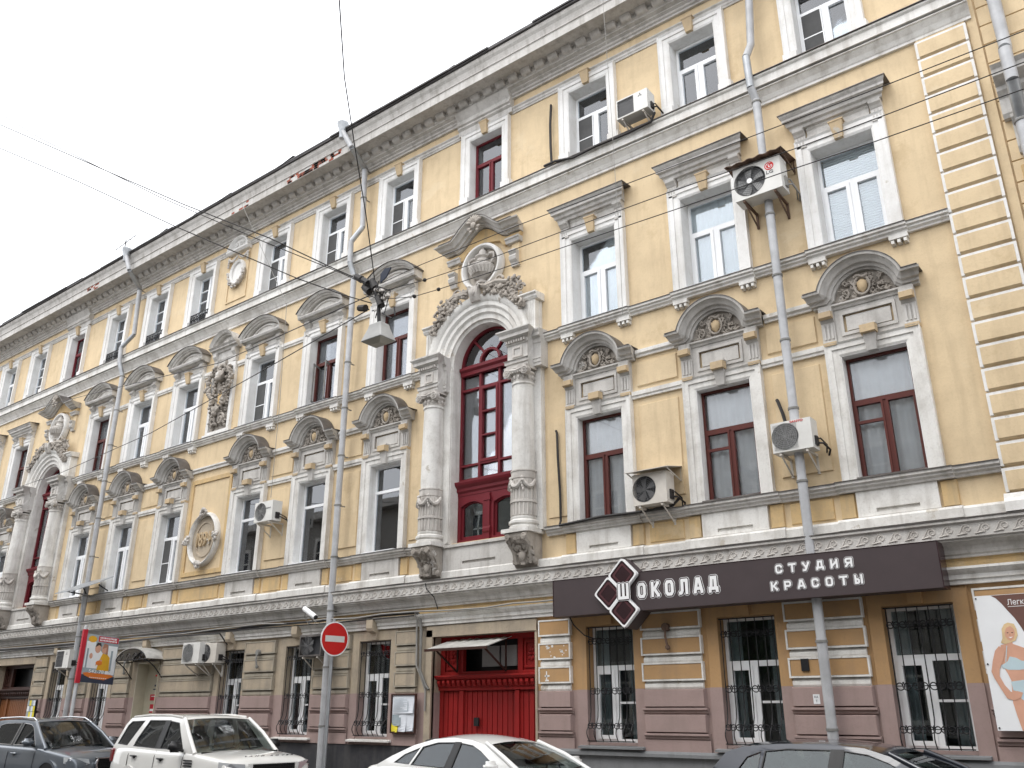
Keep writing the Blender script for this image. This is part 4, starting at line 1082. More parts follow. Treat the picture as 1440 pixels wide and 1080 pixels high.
# broken plaster patches on the pier beside the gate
m = MB(); r = random.Random(8)
for k in range(16):
    x = -10.02+r.uniform(-.1, .45); z = 2.62+r.uniform(0, .24); s_ = r.uniform(.01, .035)
    m.plate([(x+s_*r.uniform(.6, 1.3)*math.cos(a), z+s_*r.uniform(.6, 1.3)*math.sin(a)) for a in [i*PI/4 for i in range(8)]], [], -.0775, -.074)
for z0, z1, x0, x1 in ((2.22, 2.25, -10.06, -9.98), (2.25, 2.40, -10.04, -10.015), (2.30, 2.33, -10.07, -9.96)): m.box(x0, x1, -.0775, -.074, z0, z1)
part(m, 'plaster_scar', 'white_clean')
# plates and old brackets on the piers
m = MB(); m.box(-5.15, -5.03, -.10, -.074, 2.28, 2.46); part(m, 'meter_hatch', 'iron')
m = MB(); m.box(-5.02, -4.92, -.095, -.085, 1.80, 1.94); pl = part(m, 'number_plate', 'print_white')
t = text_mesh('КА', .06, .035, .002); o = put(t, 'lettering', 'print_navy', pl); o.location = (-5.0, -.0955, 1.885)
t = text_mesh('Т', .03, .035, .002); o = put(t, 'lettering', 'print_navy', pl); o.location = (-4.985, -.0955, 1.825)
for bx, mat in ((-7.45, 'rust'), (-18.8, 'pipe_dark'), (-24.95, 'pipe_dark')):
    m = MB(); m.tube([(bx, -.06, 3.06), (bx, -.16, 3.06)], .07, 8); m.tube([(bx, -.14, 3.06), (bx+.01, -.17, 2.9), (bx+.03, -.15, 2.74)], .022, 6); m.ball((bx+.03, -.14, 2.72), .05)
    part(m, 'lantern_bracket', mat, 40)
# keystones over the ground-floor windows left of the gate
for x, h in GWIN:
    m = MB(); m.prof([(0, 3.18), (-.09, 3.18), (-.10, 3.33), (-.21, 3.36), (-.24, 3.42), (-.24, 3.6), (0, 3.62)], x-.10, x+.10); part(m, 'window_keystone', 'ochre' if x > -10 else 'beige_dirty')
m = MB(); m.prof([(0, 3.18), (-.09, 3.18), (-.10, 3.33), (-.21, 3.36), (-.24, 3.42), (-.24, 3.6), (0, 3.62)], -24.0, -23.8); part(m, 'window_keystone', 'beige_dirty')
# plain margins round the openings
for x, h in GWIN:
    m = MB(); m.plate(rect(x-.72, x+.72, 2.07, 3.36), [rect(x-.505, x+.505, 2.0, 3.175)] if False else [], -.0, .0) if False else None
    m = MB(); m.sweep([(x+.5, 2.065), (x+.5, 3.17), (x-.5, 3.17), (x-.5, 2.065)], [(0, 0), (0, .03), (-.2, .03), (-.22, 0)]); part(m, 'window_margin', 'ochre' if x > -10 else 'beige_dirty')
    m = MB()
    for s_ in (-1, 1): m.box(min(x+s_*.5, x+s_*.72), max(x+s_*.5, x+s_*.72), -.03, 0, 1.06, 2.064)
    part(m, 'window_margin', 'mauve')
    m = MB(); m.prof([(.3, 1.175), (-.14, 1.12), (-.14, 1.085), (.3, 1.1)], x-.66, x+.66); part(m, 'window_sill', 'grey_plinth' if x > -10 else 'white_trim')
    room = 'room'
    window(.98, 1.98, 'gf', int(-x), 'pvc', 'glass_dark', 'sides' if x > -10 else None, 'curtain_warm' if x < -10 else 'room_light', room, .20, x, 1.185)
window(.98, 1.98, 'gf', 3, 'pvc', 'glass_dark', None, 'curtain', 'room', .28, -35.1, 1.185)
# wrought-iron grilles
def ogee(z):  # belly of the bar near the foot
    return -.02-.16*math.exp(-((z-.16)/.17)**2)
bar = MB(); bar.tube([(0, ogee(z), z) for z in [0.02, .05, .1, .15, .2, .26, .33, .42, .55, .8, 1.2, 1.96]], .009, 5); bar = bar.mesh('grille_bar', 60); bar.materials.append(MATS['iron'])
def scrolls(n, w, z0, r0, y):
    m = MB(); p = w/n
    for i in range(n):
        c = -w/2+p*(i+.5)
        for s_ in (-1, 1): m.tube([(c+s_*(r0+r0*math.cos(t)*(1-t/11)), y-.008, z0-s_*0+r0*math.sin(t)*(1-t/11)) for t in [PI-.45*k for k in range(17)]], .008, 4)
    m.box(-w/2, w/2, y-.006, y+.006, z0-.006, z0+.006); return m
sc = [scrolls(5, .92, .28, .045, ogee(.28)).mesh('scroll_band'), scrolls(4, .92, .86, .05, -.02).mesh('scroll_band'), scrolls(5, .92, 1.72, .045, -.02).mesh('scroll_band')]
for q in sc: q.materials.append(MATS['iron'])
for x, h in GWIN:
    fr = MB(); fr.box(-.485, .485, -.028, -.012, 1.95, 1.97); fr.box(-.485, .485, ogee(.03)-.006, ogee(.03)+.01, .02, .035)
    for e in (-.45, .45): fr.tube([(e, ogee(z), z) for z in [0.02, .05, .1, .15, .2, .26, .33, .42, .55, .8, 1.2, 1.96]], .009, 5)
    g = part(fr, 'window_grille', 'iron', 0, (x, .02, 1.18))
    for k in range(1, 6): put(bar, 'grille_bar', None, g, (-.45+k*.15, 0, 0))
    for q in sc: put(q, 'scroll_band', None, g)

# ================================================================== gates and door
def gate(a, b, mats, low_mat):
    mm, dk = mats; y = .24
    m = MB(); m.plate(rect(a, b, -.1, 3.16), [rect(a+.10, b-.10, -.1, 2.08), rect(a+.12, a+.50, 2.46, 3.06), rect(b-.50, b-.12, 2.46, 3.06), rect(a+.62, b-.62, 2.46, 3.06)], y, y+.1)
    g = part(m, 'gate', mm)
    m = MB(); m.prof([(y, 2.10), (y-.05, 2.10), (y-.05, 2.16), (y-.08, 2.18), (y-.08, 2.28), (y-.16, 2.32), (y-.19, 2.36), (y-.19, 2.385), (y, 2.40)], a, b); sub(m, 'gate_cornice', mm, g)
    d = MB(); d.prof([(y-.07, 2.175), (y-.11, 2.175), (y-.15, 2.24), (y-.15, 2.29), (y-.07, 2.29)], -.035, .035); d = d.mesh('gate_dentil'); d.materials.append(MATS[mm])
    x = a+.08
    while x < b: put(d, 'gate_dentil', None, g, (x, 0, 0)); x += .135
    n = int((b-a-.2)/.125); p = (b-a-.2)/n
    pl = MB(); pl.taper(-p/2+.003, p/2-.003, y+.015, y+.06, -.1, 2.08, .008); pl = pl.mesh('plank'); pl.materials.append(MATS[low_mat])
    for i in range(n): put(pl, 'plank', None, g, (a+.10+p*(i+.5), 0, 0))
    m = MB()
    for x in (a+.62, b-.62): m.box(x-.05, x+.05, y-.03, y+.03, -.1, 2.09)
    sub(m, 'gate_stile', low_mat, g)
    m = MB()
    for x0, x1 in ((a+.12, a+.50), (b-.50, b-.12)):
        m.box(x0, x1, y+.05, y+.09, 2.46, 3.06); m.plate(rect(x0+.03, x1-.03, 2.5, 3.02), [rect(x0+.07, x1-.07, 2.55, 2.97)], y+.02, y+.05)
        for k in range(8): q = R(45*k); m.ball(((x0+x1)/2+.06*math.cos(q), y+.04, 2.76+.1*math.sin(q)), (.035, .02, .05), q+PI/2)
        m.ball(((x0+x1)/2, y+.03, 2.76), .035)
    sub(m, 'carved_panel', mm, g)
    m = MB(); m.box(a+.62, b-.62, y+.3, y+.34, 2.40, 3.1); sub(m, 'transom_void', dk, g)
    m = MB(); m.box(a, b, .55, .6, -.1, 3.2); sub(m, 'gate_backing', dk, g)
    m = MB(); m.box(a-.17, a-.0, -.05, .05, -.1, 3.30); m.box(b, b+.05, -.03, .05, -.1, 3.3); m.box(a-.17, b+.05, -.05, .05, 3.16, 3.38); part(m, 'gate_surround', 'beige_dirty')
    return g
g1 = gate(*GATES[0], ('red_paint', 'plastic_black'), 'red_paint')
g1['label'] = 'red painted plank gate with carved transom'
g2 = gate(*GATES[1], ('dark_wood', 'plastic_black'), 'brown_wood')
m = MB(); m.box(-12.0, -11.55, .40, .44, 2.55, 2.95); m.box(-11.5, -11.1, .40, .44, 2.55, 2.95); sub(m, 'gate_sheet', 'ac_wire', g1)
m = MB(); m.box(-12.02, -11.9, .18, .22, 1.42, 1.58); sub(m, 'lock_box', 'plastic_black', g1)
# side door in the third bay from the gate
a, b = DOOR[0], DOOR[1]
m = MB(); m.box(a+.02, b-.02, .30, .36, 0, 2.98); dr = part(m, 'entrance_door', 'cream_door')
m = MB(); m.box(a, a+.03, -.02, .36, 0, 3.0); m.box(b-.03, b, -.02, .36, 0, 3.0); m.box(a, b, -.02, .36, 2.96, 3.0); sub(m, 'door_reveal', 'cream_door', dr)
m = MB(); m.box(a+.35, b-.15, .285, .30, 1.98, 2.14); m.box(a+.40, b-.25, .285, .30, 1.66, 1.88); sub(m, 'door_plaque', 'print_red', dr)
m = MB(); m.box(a+.42, b-.22, .28, .284, 1.70, 1.76); m.box(a+.42, b-.22, .28, .284, 2.08, 2.1); m.box(a+.4, b-.3, .285, .30, 1.45, 1.62); sub(m, 'plaque_print', 'print_white', dr)
m = MB(); m.box(a+.5, b-.35, .285, .30, 2.35, 2.40); m.box(a+.45, b-.28, .285, .30, 2.26, 2.29); sub(m, 'door_lettering', 'print_navy', dr)
m = MB(); m.ball((b-.05, -.04, 2.62), .03); sub(m, 'red_signal', 'sign_red', dr)
m = MB(); m.sweep([(-23.9+.80*math.cos(R(t)), 2.98+.36*math.sin(R(t))) for t in range(170, 9, -10)], [(0, 0), (0, .58), (.025, .58), (.025, 0)]); cn = part(m, 'door_canopy', 'poly_sheet')
m = MB()
for y in (-.57, -.05):
    pa = [(-23.9+.80*math.cos(R(t)), y, 2.97+.36*math.sin(R(t))) for t in range(170, 9, -10)]; m.tube(pa, .016, 5); m.tube([pa[0], pa[-1]], .014, 5)
    for k in range(4):
        c = -24.4+k*.33; m.tube([(c+.11*math.cos(t)*(1-t/10), y, 3.12+.1*math.sin(t)*(1-t/10)) for t in [i*.5 for i in range(16)]], .012, 4)
for s_ in (-1, 1): m.tube([(-23.9+s_*.78, -.57, 3.03), (-23.9+s_*.78, -.3, 2.85), (-23.9+s_*.78, -.02, 2.55)], .016, 5)
sub(m, 'canopy_ironwork', 'iron', cn)
# lean-to sheet over the gate
aw = empty('gate_awning', (-11.88, 0, 2.9)); tag(aw, 'rusty lean-to sheet awning on struts above the red gate', 'awning')
m = MB(); n = 16
for i in range(n):
    x0 = -.80+1.6*i/n; x1 = -.80+1.6*(i+1)/n; d0 = .012*math.sin(i*PI*.9); d1 = .012*math.sin((i+1)*PI*.9)
    m.add([(x0, -.58, -.03+d0), (x1, -.58, -.03+d1), (x1, .22, .20+d1), (x0, .22, .20+d0)]+[(x0, -.58, -.045+d0), (x1, -.58, -.045+d1), (x1, .22, .185+d1), (x0, .22, .185+d0)], [(0, 1, 2, 3), (7, 6, 5, 4), (0, 4, 5, 1), (2, 6, 7, 3), (0, 3, 7, 4), (1, 5, 6, 2)])
m.build('awning_sheet', 'poly_sheet', aw)
for s_ in (-.62, .66):
    m = MB(); m.tube([(s_, -.5, -.03), (s_, .2, -.45)], .022, 5); m.tube([(s_, .2, -.45), (s_, .2, .18)], .022, 5); m.tube([(s_, -.5, -.03), (s_, .2, .17)], .018, 5); m.build('strut', 'dark_wood', aw)
m = MB(); m.box(-.82, .82, -.60, -.57, -.075, -.025); m.build('front_batten', 'dark_wood', aw)

# ================================================================== neighbouring house at the right edge
NB = empty('neighbouring_building', (4, 0, 0)); tag(NB, 'yellow neighbouring house with fine rusticated joints beyond the quoin pilaster', 'building')
def npart(mb, name, mat, sm=0):
    EXTRA.clear(); o = mb.build(name, mat, NB, sm)
    for q in [o]+EXTRA: q.location = (-4, 0, 0)
    return o
npart(MB().box(-1.05, 9, .04, 12, 0, 17), 'wall', 'yellow')
m = MB().box(-1.06, -.92, -.02, .1, 0, 16.5); npart(m, 'corner_strip', 'yellow')
z = .2
bl = []
for a, b in ((-.90, -.2), (-.18, 1.2)):
    q = MB(); q.taper(a, b, .0, .045, 0, .375, .008); q = q.mesh('ashlar_block'); q.materials.append(MATS['yellow']); bl.append(q)
while z < 16:
    for q in bl:
        o = put(q, 'ashlar_block', None, NB); o.location = (-4, 0, z)
    z += .385
m = MB(); m.prof([(.04, 10.55), (-.10, 10.55), (-.14, 10.62), (-.14, 10.9), (-.24, 11.0), (-.24, 11.08), (-.42, 11.18), (-.42, 11.3), (-.48, 11.36), (.04, 11.42)], -.86, 1.0); npart(m, 'hood_cornice', 'grey_stucco')
m = MB(); m.prof([(.04, 9.9), (-.06, 9.9), (-.1, 10.0), (-.1, 10.4), (-.18, 10.5), (-.18, 10.56), (.04, 10.56)], -.76, -.35)
for k in range(3): m.box(-.70+k*.11, -.65+k*.11, -.13, -.09, 10.03, 10.36)
npart(m, 'hood_bracket', 'grey_stucco')
z = 4.4; m = MB()
while z < 9.7: m.taper(-.8, .6, -.06, .04, z, z+.30, .02); z += .385
npart(m, 'pier_blocks', 'yellow_soiled')

# ================================================================== drainpipes
def drain(name, pts, label, funnel=True, r=.075):
    d = empty(name, (pts[-1][0], pts[-1][1], 0)); o0 = Vector((pts[-1][0], pts[-1][1], 0)); tag(d, label, 'drainpipe', 'drainpipes on the facade')
    P = [Vector(p)-o0 for p in pts]
    for i in range(len(P)-1):
        m = MB(); a, b = P[i], P[i+1]; L = (b-a).length; n = max(1, round(L/1.25)); t = (b-a)/L
        if L < 1.0: m.tube([a, b], r, 12)
        else:
            for k in range(n): m.tube([a+t*L*k/n, a+t*(L*(k+1)/n-.0)], [r*1.08, r], 12)
        m.build('pipe_section' if L > 1 else 'elbow', 'pipe_paint' if i % 2 == 0 or L > 1 else 'galvanised', d, 50)
        if L > 1.0:
            for k in range(n):
                c = a+t*L*(k+.04)/n; m = MB(); m.tube([c-t*.018, c+t*.018], r*1.25, 12); m.box(c.x-.015, c.x+.015, c.y, c.y+.22, c.z-.012, c.z+.012); m.build('clamp', 'pipe_dark', d, 40)
    if funnel:
        c = P[0]; m = MB(); m.lathe(c.x, c.y, [(r, c.z-.25), (r*1.1, c.z-.05), (r*2.1, c.z+.18), (r*2.2, c.z+.24)], 14); m.build('funnel', 'galvanised', d, 40)
    return d
drain('drainpipe', [(-4.6, -.9, 16.3), (-4.6, -.22, 15.8), (-4.72, -.22, 14.1), (-4.78, -.40, 13.7), (-4.76, -.40, 12.95), (-4.72, -.29, 12.7), (-4.72, -.29, .25)], 'grey drainpipe running down behind two air conditioners and the brown shop sign')
drain('drainpipe', [(-16.05, -1.06, 16.78), (-15.68, -1.0, 16.1), (-15.93, -.26, 15.93), (-15.90, -.22, 14.05), (-16.12, -.40, 13.6), (-16.10, -.40, 12.95), (-16.03, -.29, 12.6), (-16.0, -.29, .2)], 'grey drainpipe with a funnel behind the round no entry sign')
drain('drainpipe', [(-27.3, -1.06, 16.72), (-27.0, -1.0, 16.05), (-27.52, -.26, 15.80), (-27.47, -.22, 14.0), (-27.85, -.40, 13.55), (-27.78, -.40, 12.95), (-27.65, -.29, 12.5), (-27.62, -.29, .2)], 'grey drainpipe with a funnel beside the red edged street banner')
drain('drainpipe', [(-.60, -.18, 16.4), (-.60, -.18, 11.75), (-.60, -.55, 11.5), (-.60, -.55, 10.9), (-.62, -.2, 10.4), (-.62, -.2, .3)], 'pale drainpipe on the neighbouring house passing its grey hood cornice', False, .095)

# ================================================================== air conditioners
def ac(x0, x1, z0, z1, yf, dep, mat, label, fan='round', side=-1, logo=None, hood=None, wallgap=.0, cover=True):
    w, h = x1-x0, z1-z0; d = empty('air_conditioner', ((x0+x1)/2, yf+dep, z0)); tag(d, label, 'air conditioner', 'outdoor air conditioning units')
    a = w/2; fx = -a+w*.34 if side < 0 else a-w*.34; fr = min(h*.44, w*.345); cz = h*.5
    m = MB()
    if cover:
        if fan == 'square':
            hole = rect(-a+.03, -a+w*.56, .04, h-.04)
        else: hole = [(fx+fr*math.cos(2*PI*i/28), cz+fr*math.sin(2*PI*i/28)) for i in range(28)]
        m.plate(rect(-a, a, 0, h), [hole], -dep, -dep+.02)
        m.plate(rect(-a, a, 0, h), [rect(-a+.012, a-.012, .012, h-.012)], -dep+.018, 0); m.box(-a+.005, a-.005, -.015, -.001, .005, h-.005)
    else:
        m.plate(rect(-a, a, 0, h), [rect(-a+.03, a-.03, .03, h-.05)], -dep, 0); m.box(-a, a, -.02, -.001, .01, h-.01)
    m.build('casing', mat, d)
    m = MB(); m.box(-a+.02, a-.02, -dep+.10, -dep+.12, .02, h-.02); m.build('inner_panel', 'ac_wire' if logo == 'mini' else ('ac_grille' if logo else 'fan_dark'), d)
    m = MB()
    for k in range(5):
        q = R(72*k+10); m.add([(fx, -dep+.055, cz), (fx+fr*.86*math.cos(q), -dep+.04, cz+fr*.86*math.sin(q)), (fx+fr*.92*math.cos(q+.55), -dep+.075, cz+fr*.92*math.sin(q+.55)), (fx+fr*.5*math.cos(q+.8), -dep+.08, cz+fr*.5*math.sin(q+.8))], [(0, 1, 2, 3)])
    m.build('fan', 'ac_wire' if logo == 'LG' else 'ac_grille', d)
    m = MB()
    if fan == 'square':
        x = -a+.03
        while x < -a+w*.56: m.box(x, x+.004, -dep-.006, -dep, .04, h-.04); x += .022
        for k in range(5): z = .04+(h-.08)*k/4; m.box(-a+.03, -a+w*.56, -dep-.008, -dep-.003, z-.004, z+.004)
        m.box(-a+.03, -a+w*.56, -dep+.03, -dep+.04, .04, h-.04)
    else:
        for k in range(1, 8):
            q = fr*k/7; m.tube([(fx+q*math.cos(t), -dep-.004, cz+q*math.sin(t)) for t in [2*PI*i/24 for i in range(25)]], .0035, 4)
        for k in range(10): t = 2*PI*k/10; m.tube([(fx, -dep-.006, cz), (fx+fr*math.cos(t), -dep-.006, cz+fr*math.sin(t))], .004, 4)
        if fan == 'boxed':
            x = -a+.04
            while x < -a+w*.64: m.box(x, x+.004, -dep-.012, -dep-.008, .04, h-.05); x += .024
            for k in range(14): z = .04+(h-.09)*k/13; m.box(-a+.04, -a+w*.64, -dep-.014, -dep-.011, z, z+.004)
    m.build('fan_guard', 'ac_grille' if fan != 'boxed' and logo != 'mini' else 'ac_wire', d)
    if logo == 'LG':
        m = MB(); m.disc((fx, cz), .05, -dep-.014, -dep-.006, 16); m.build('fan_hub', 'sign_white', d)
        m = MB(); m.disc((a-.20, h*.74), .085, -dep-.004, -dep, 22); o = m.build('logo_disc', 'sign_red', d)
        m = MB(); c = (a-.20, h*.74)
        m.tube([(c[0]+.06*math.cos(t), -dep-.006, c[1]+.06*math.sin(t)) for t in [R(60+15*i) for i in range(20)]], .006, 4); m.box(c[0]-.012, c[0]-.002, -dep-.007, -dep-.004, c[1]-.03, c[1]+.03); m.box(c[0]-.002, c[0]+.022, -dep-.007, -dep-.004, c[1]-.03, c[1]-.02); m.box(c[0]+.015, c[0]+.058, -dep-.007, -dep-.004, c[1]-.005, c[1]+.005); m.disc((c[0]-.032, c[1]+.026), .01, -dep-.007, -dep-.004, 8)
        m.build('logo_face', 'sign_white', d)
        t = text_mesh('LG', .13, .07, .004, .02); o = put(t, 'lettering', 'ac_grille', d); o.location = (a-.265, -dep-.001, h*.50)
    elif logo:
        t = text_mesh(logo, .22, .04, .004, .02); o = put(t, 'lettering', 'sign_red' if logo == 'SANYO' else 'ac_grille', d); o.location = (a-.34 if logo == 'SANYO' else a-.30, -dep-.002, h-.05 if logo == 'SANYO' else h*.6)
    elif fan == 'square':
        m = MB(); c = (a-.17, h*.78)
        for t in (90, 210, 330):
            q = [(0, 0), (.016, .028), (0, .056), (-.016, .028)]; s_, k = math.sin(R(t-90)), math.cos(R(t-90))
            m.plate([(c[0]+u*k-v*s_, c[1]+u*s_+v*k) for u, v in q], [], -dep-.003, -dep)
        m.build('logo', 'ac_grille', d)
    for s_ in (-1, 1):
        m = MB(); x = s_*a*.66
        m.box(x-.02, x+.02, -dep*.95, -yf-dep+.0 if False else -(yf+dep), -.045, -.004); m.box(x-.02, x+.02, -(yf+dep)-.035, -(yf+dep), -.33, -.0)
        m.tube([(x, -dep*.85, -.03), (x, -(yf+dep)-.02, -.31)], .016, 4); m.build('bracket', 'rust' if logo == 'LG' else 'ac_beige', d)
    m = MB(); yy = -(yf+dep)
    m.tube([(a-.02, -.12, h*.22), (a+.10, -.10, h*.18), (a+.13, yy*.6, h*.05), (a+.08, yy-.02, -.05)], .018, 6); m.tube([(a-.02, -.14, h*.32), (a+.07, -.12, h*.34), (a+.10, yy*.5-.03, h*.2), (a+.05, yy-.02, .0)], .014, 6)
    m.box(a, a+.03, -.2, -.08, h*.12, h*.42); m.build('service_pipes', 'cable' if logo != 'LG' else 'cable_grey', d, 40)
    if hood:
        m = MB(); n = 22; y0, y1 = -dep-.14, yy
        for i in range(n):
            u0 = -a-.10+(w+.2)*i/n; u1 = -a-.10+(w+.2)*(i+1)/n; q0 = .014*math.sin(i*1.5) if hood == 'wavy' else 0; q1 = .014*math.sin((i+1)*1.5) if hood == 'wavy' else 0
            m.add([(u0, y0, h+.03+q0), (u1, y0, h+.03+q1), (u1, y1, h+.16+q1), (u0, y1, h+.16+q0), (u0, y0, h+.02+q0), (u1, y0, h+.02+q1), (u1, y1, h+.15+q1), (u0, y1, h+.15+q0)], [(0, 1, 2, 3), (7, 6, 5, 4), (0, 4, 5, 1), (2, 6, 7, 3), (0, 3, 7, 4), (1, 5, 6, 2)])
        m.build('hood_sheet', 'rust' if hood == 'wavy' else 'ac_beige', d)
        m = MB()
        for s_ in (-1, 1): m.tube([(s_*(a+.06), y0+.05, h+.03), (s_*(a+.06), y1-.02, h-.12)], .014, 5); m.tube([(s_*(a+.06), y1-.02, h-.12), (s_*(a+.06), y1-.02, h+.14)], .014, 5)
        m.build('hood_strut', 'rust' if hood == 'wavy' else 'ac_beige', d)
    return d
ac(-5.21, -4.32, 10.45, 11.13, -.62, .34, 'ac_white', 'white air conditioner with red round logo under a rusty corrugated hood', 'round', -1, 'LG', 'wavy')
ac(-5.07, -4.40, 5.66, 6.17, -.50, .30, 'ac_white', 'cream air conditioner with red lettering in front of the drainpipe', 'boxed', -1, 'SANYO')
ac(-7.74, -7.06, 5.15, 5.72, -.50, .30, 'ac_beige', 'white air conditioner under a flat board hood between two brown framed windows', 'round', -1, None, 'flat')
ac(-7.65, -6.90, 13.47, 13.95, -.55, .32, 'ac_white', 'white air conditioner with square grey grille on the top floor string course', 'square', -1)
ac(-19.02, -18.28, 6.26, 6.78, -.50, .30, 'ac_white', 'white air conditioner beside a plastic window right of the dated medallion', 'round', -1, 'mini')
ac(-21.52, -20.75, 2.86, 3.38, -.50, .30, 'ac_white', 'weathered white air conditioner on the pier right of the arched door canopy', 'boxed', -1)
ac(-20.95, -20.25, 2.86, 3.35, -.34, .28, 'ac_beige', 'plain air conditioner tucked behind the weathered one beside a barred window', 'round', -1)
ac(-28.38, -27.58, 2.93, 3.46, -.50, .30, 'ac_white', 'pale air conditioner over a barred window beside the dark brown gate', 'square', -1)
ac(-16.86, -16.10, 2.88, 3.36, -.42, .30, 'sheet_metal', 'black air conditioner shell without front cover behind the no entry sign', 'round', -1, None, None, 0, False)
# pipe insulation runs
def cable(name, pts, r, mat, label, cat='cable'):
    c = Vector(pts[-1]); m = MB(); m.tube([Vector(p)-c for p in pts], r, 6); o = m.build(name, mat, None, 50); o.location = c; return tag(o, label, cat)
cable('pipe_run', [(-9.69, -.06, 15.16), (-9.66, -.10, 15.10), (-9.70, -.09, 14.6), (-9.70, -.09, 14.0), (-9.68, -.09, 13.45), (-9.72, -.32, 13.33), (-9.4, -.36, 13.30), (-8.9, -.36, 13.18), (-8.3, -.36, 13.22), (-7.5, -.36, 13.19), (-6.95, -.36, 13.22), (-6.88, -.3, 13.45)], .03, 'cable', 'black insulated pipe climbing the top floor wall by the red window', 'pipe')
cable('pipe_run', [(-9.74, -.03, 7.08), (-9.69, -.07, 7.02), (-9.68, -.07, 6.5), (-9.64, -.07, 5.75), (-9.63, -.08, 5.2), (-9.58, -.20, 5.08), (-8.6, -.24, 5.12), (-7.9, -.24, 5.10), (-7.1, -.24, 5.12), (-6.94, -.24, 5.25)], .026, 'cable', 'black insulated pipe down the wall beside the big arched window', 'pipe')
cable('pipe_run', [(-5.07, -.05, 6.72), (-5.04, -.1, 6.68), (-4.98, -.1, 6.45), (-4.92, -.12, 6.15)], .032, 'cable', 'short black pipe above the air conditioner with red lettering', 'pipe')
# ================================================================== shop sign
sg = empty('shop_sign', (-6.185, -.30, 3.32)); tag(sg, 'long brown shop sign board with white Cyrillic letters and three outlined diamonds', 'sign')
so = Vector((-6.185, -.30, 3.32))
def spart(o): o.location = Vector(o.location)-so; return o
m = MB(); m.box(-9.54, -2.84, -.50, -.16, 3.325, 3.975); spart(m.build('board', 'sign_brown', sg))
m = MB(); m.box(-9.545, -2.835, -.506, -.15, 3.975, 3.985)
for x in (-2.842, -9.552): m.box(x, x+.014, -.506, -.15, 3.32, 3.98)
spart(m.build('edge_trim', 'sign_maroon', sg))
def rrect(cx, cz, hx, hz, r=.05, n=5):
    P = [(cx, cz-hz), (cx+hx, cz), (cx, cz+hz), (cx-hx, cz)]; out = []
    for i in range(4):
        p = Vector(P[i]); a = (Vector(P[i-1])-p).normalized(); b = (Vector(P[(i+1) % 4])-p).normalized()
        p1 = p+a*r; p2 = p+b*r
        for k in range(n+1):
            t = k/n; q = p1*(1-t)**2+p*2*t*(1-t)+p2*t*t; out.append((q.x, q.y))
    return out
for cx, cz in ((-7.985, 3.945), (-8.285, 3.645), (-7.99, 3.335)):
    m = MB(); m.plate(rrect(cx, cz, .30, .30), [rrect(cx, cz, .262, .262)], -.60, -.50); o = spart(m.build('diamond', 'sign_white', sg))
    m = MB(); m.plate(rrect(cx, cz, .27, .27), [], -.59, -.505); q = m.build('diamond_field', 'sign_maroon', o)
    m = MB(); m.plate(rrect(cx, cz, .215, .215, .04), [rrect(cx, cz, .165, .165, .03)], -.593, -.585); m.build('diamond_ring', 'sign_wine', o)
    m = MB(); m.plate(rrect(cx, cz, .318, .318), [rrect(cx, cz, .305, .305)], -.52, -.17); m.build('diamond_side', 'sign_brown', o)
RO = [(0, .18), (.2, 0), (.8, 0), (1, .18), (1, .82), (.8, 1), (.2, 1), (0, .82)]
STROKES = {'О': [RO+[RO[0]]], 'К': [[(0, 0), (0, 1)], [(.95, 1), (.35, .52), (1, 0)], [(0, .5), (.4, .5)]], 'Л': [[(-.08, 0), (.10, .02), (.24, .2), (.26, 1), (1, 1), (1, 0)]],
  'А': [[(-.05, 0), (.36, 1), (.64, 1), (1.05, 0)], [(.2, .26), (.8, .26)]], 'Д': [[(.12, .2), (.26, 1), (.84, 1), (.84, .2)], [(-.05, -.04), (-.05, .16), (1.08, .16), (1.08, -.04)]],
  'Ш': [[(0, 1), (0, 0), (1, 0), (1, 1)], [(.5, 0), (.5, 1)]], 'С': [[(1, .80), (.8, 1), (.2, 1), (0, .82), (0, .18), (.2, 0), (.8, 0), (1, .20)]],
  'Т': [[(-.05, 1), (1.05, 1)], [(.5, 1), (.5, 0)]], 'У': [[(-.02, 1), (.48, .42)], [(1, 1), (.55, .25), (.38, 0), (.08, 0)]], 'И': [[(0, 1), (0, 0)], [(0, .12), (1, .88)], [(1, 0), (1, 1)]],
  'Я': [[(1, 0), (1, 1), (.2, 1), (0, .85), (0, .58), (.2, .44), (1, .44)], [(.5, .44), (0, 0)]], 'Р': [[(0, 0), (0, 1), (.8, 1), (1, .84), (1, .54), (.8, .4), (0, .4)]],
  'Ы': [[(0, 1), (0, 0), (.42, 0), (.58, .12), (.58, .38), (.42, .5), (0, .5)], [(1.1, 0), (1.1, 1)]]}
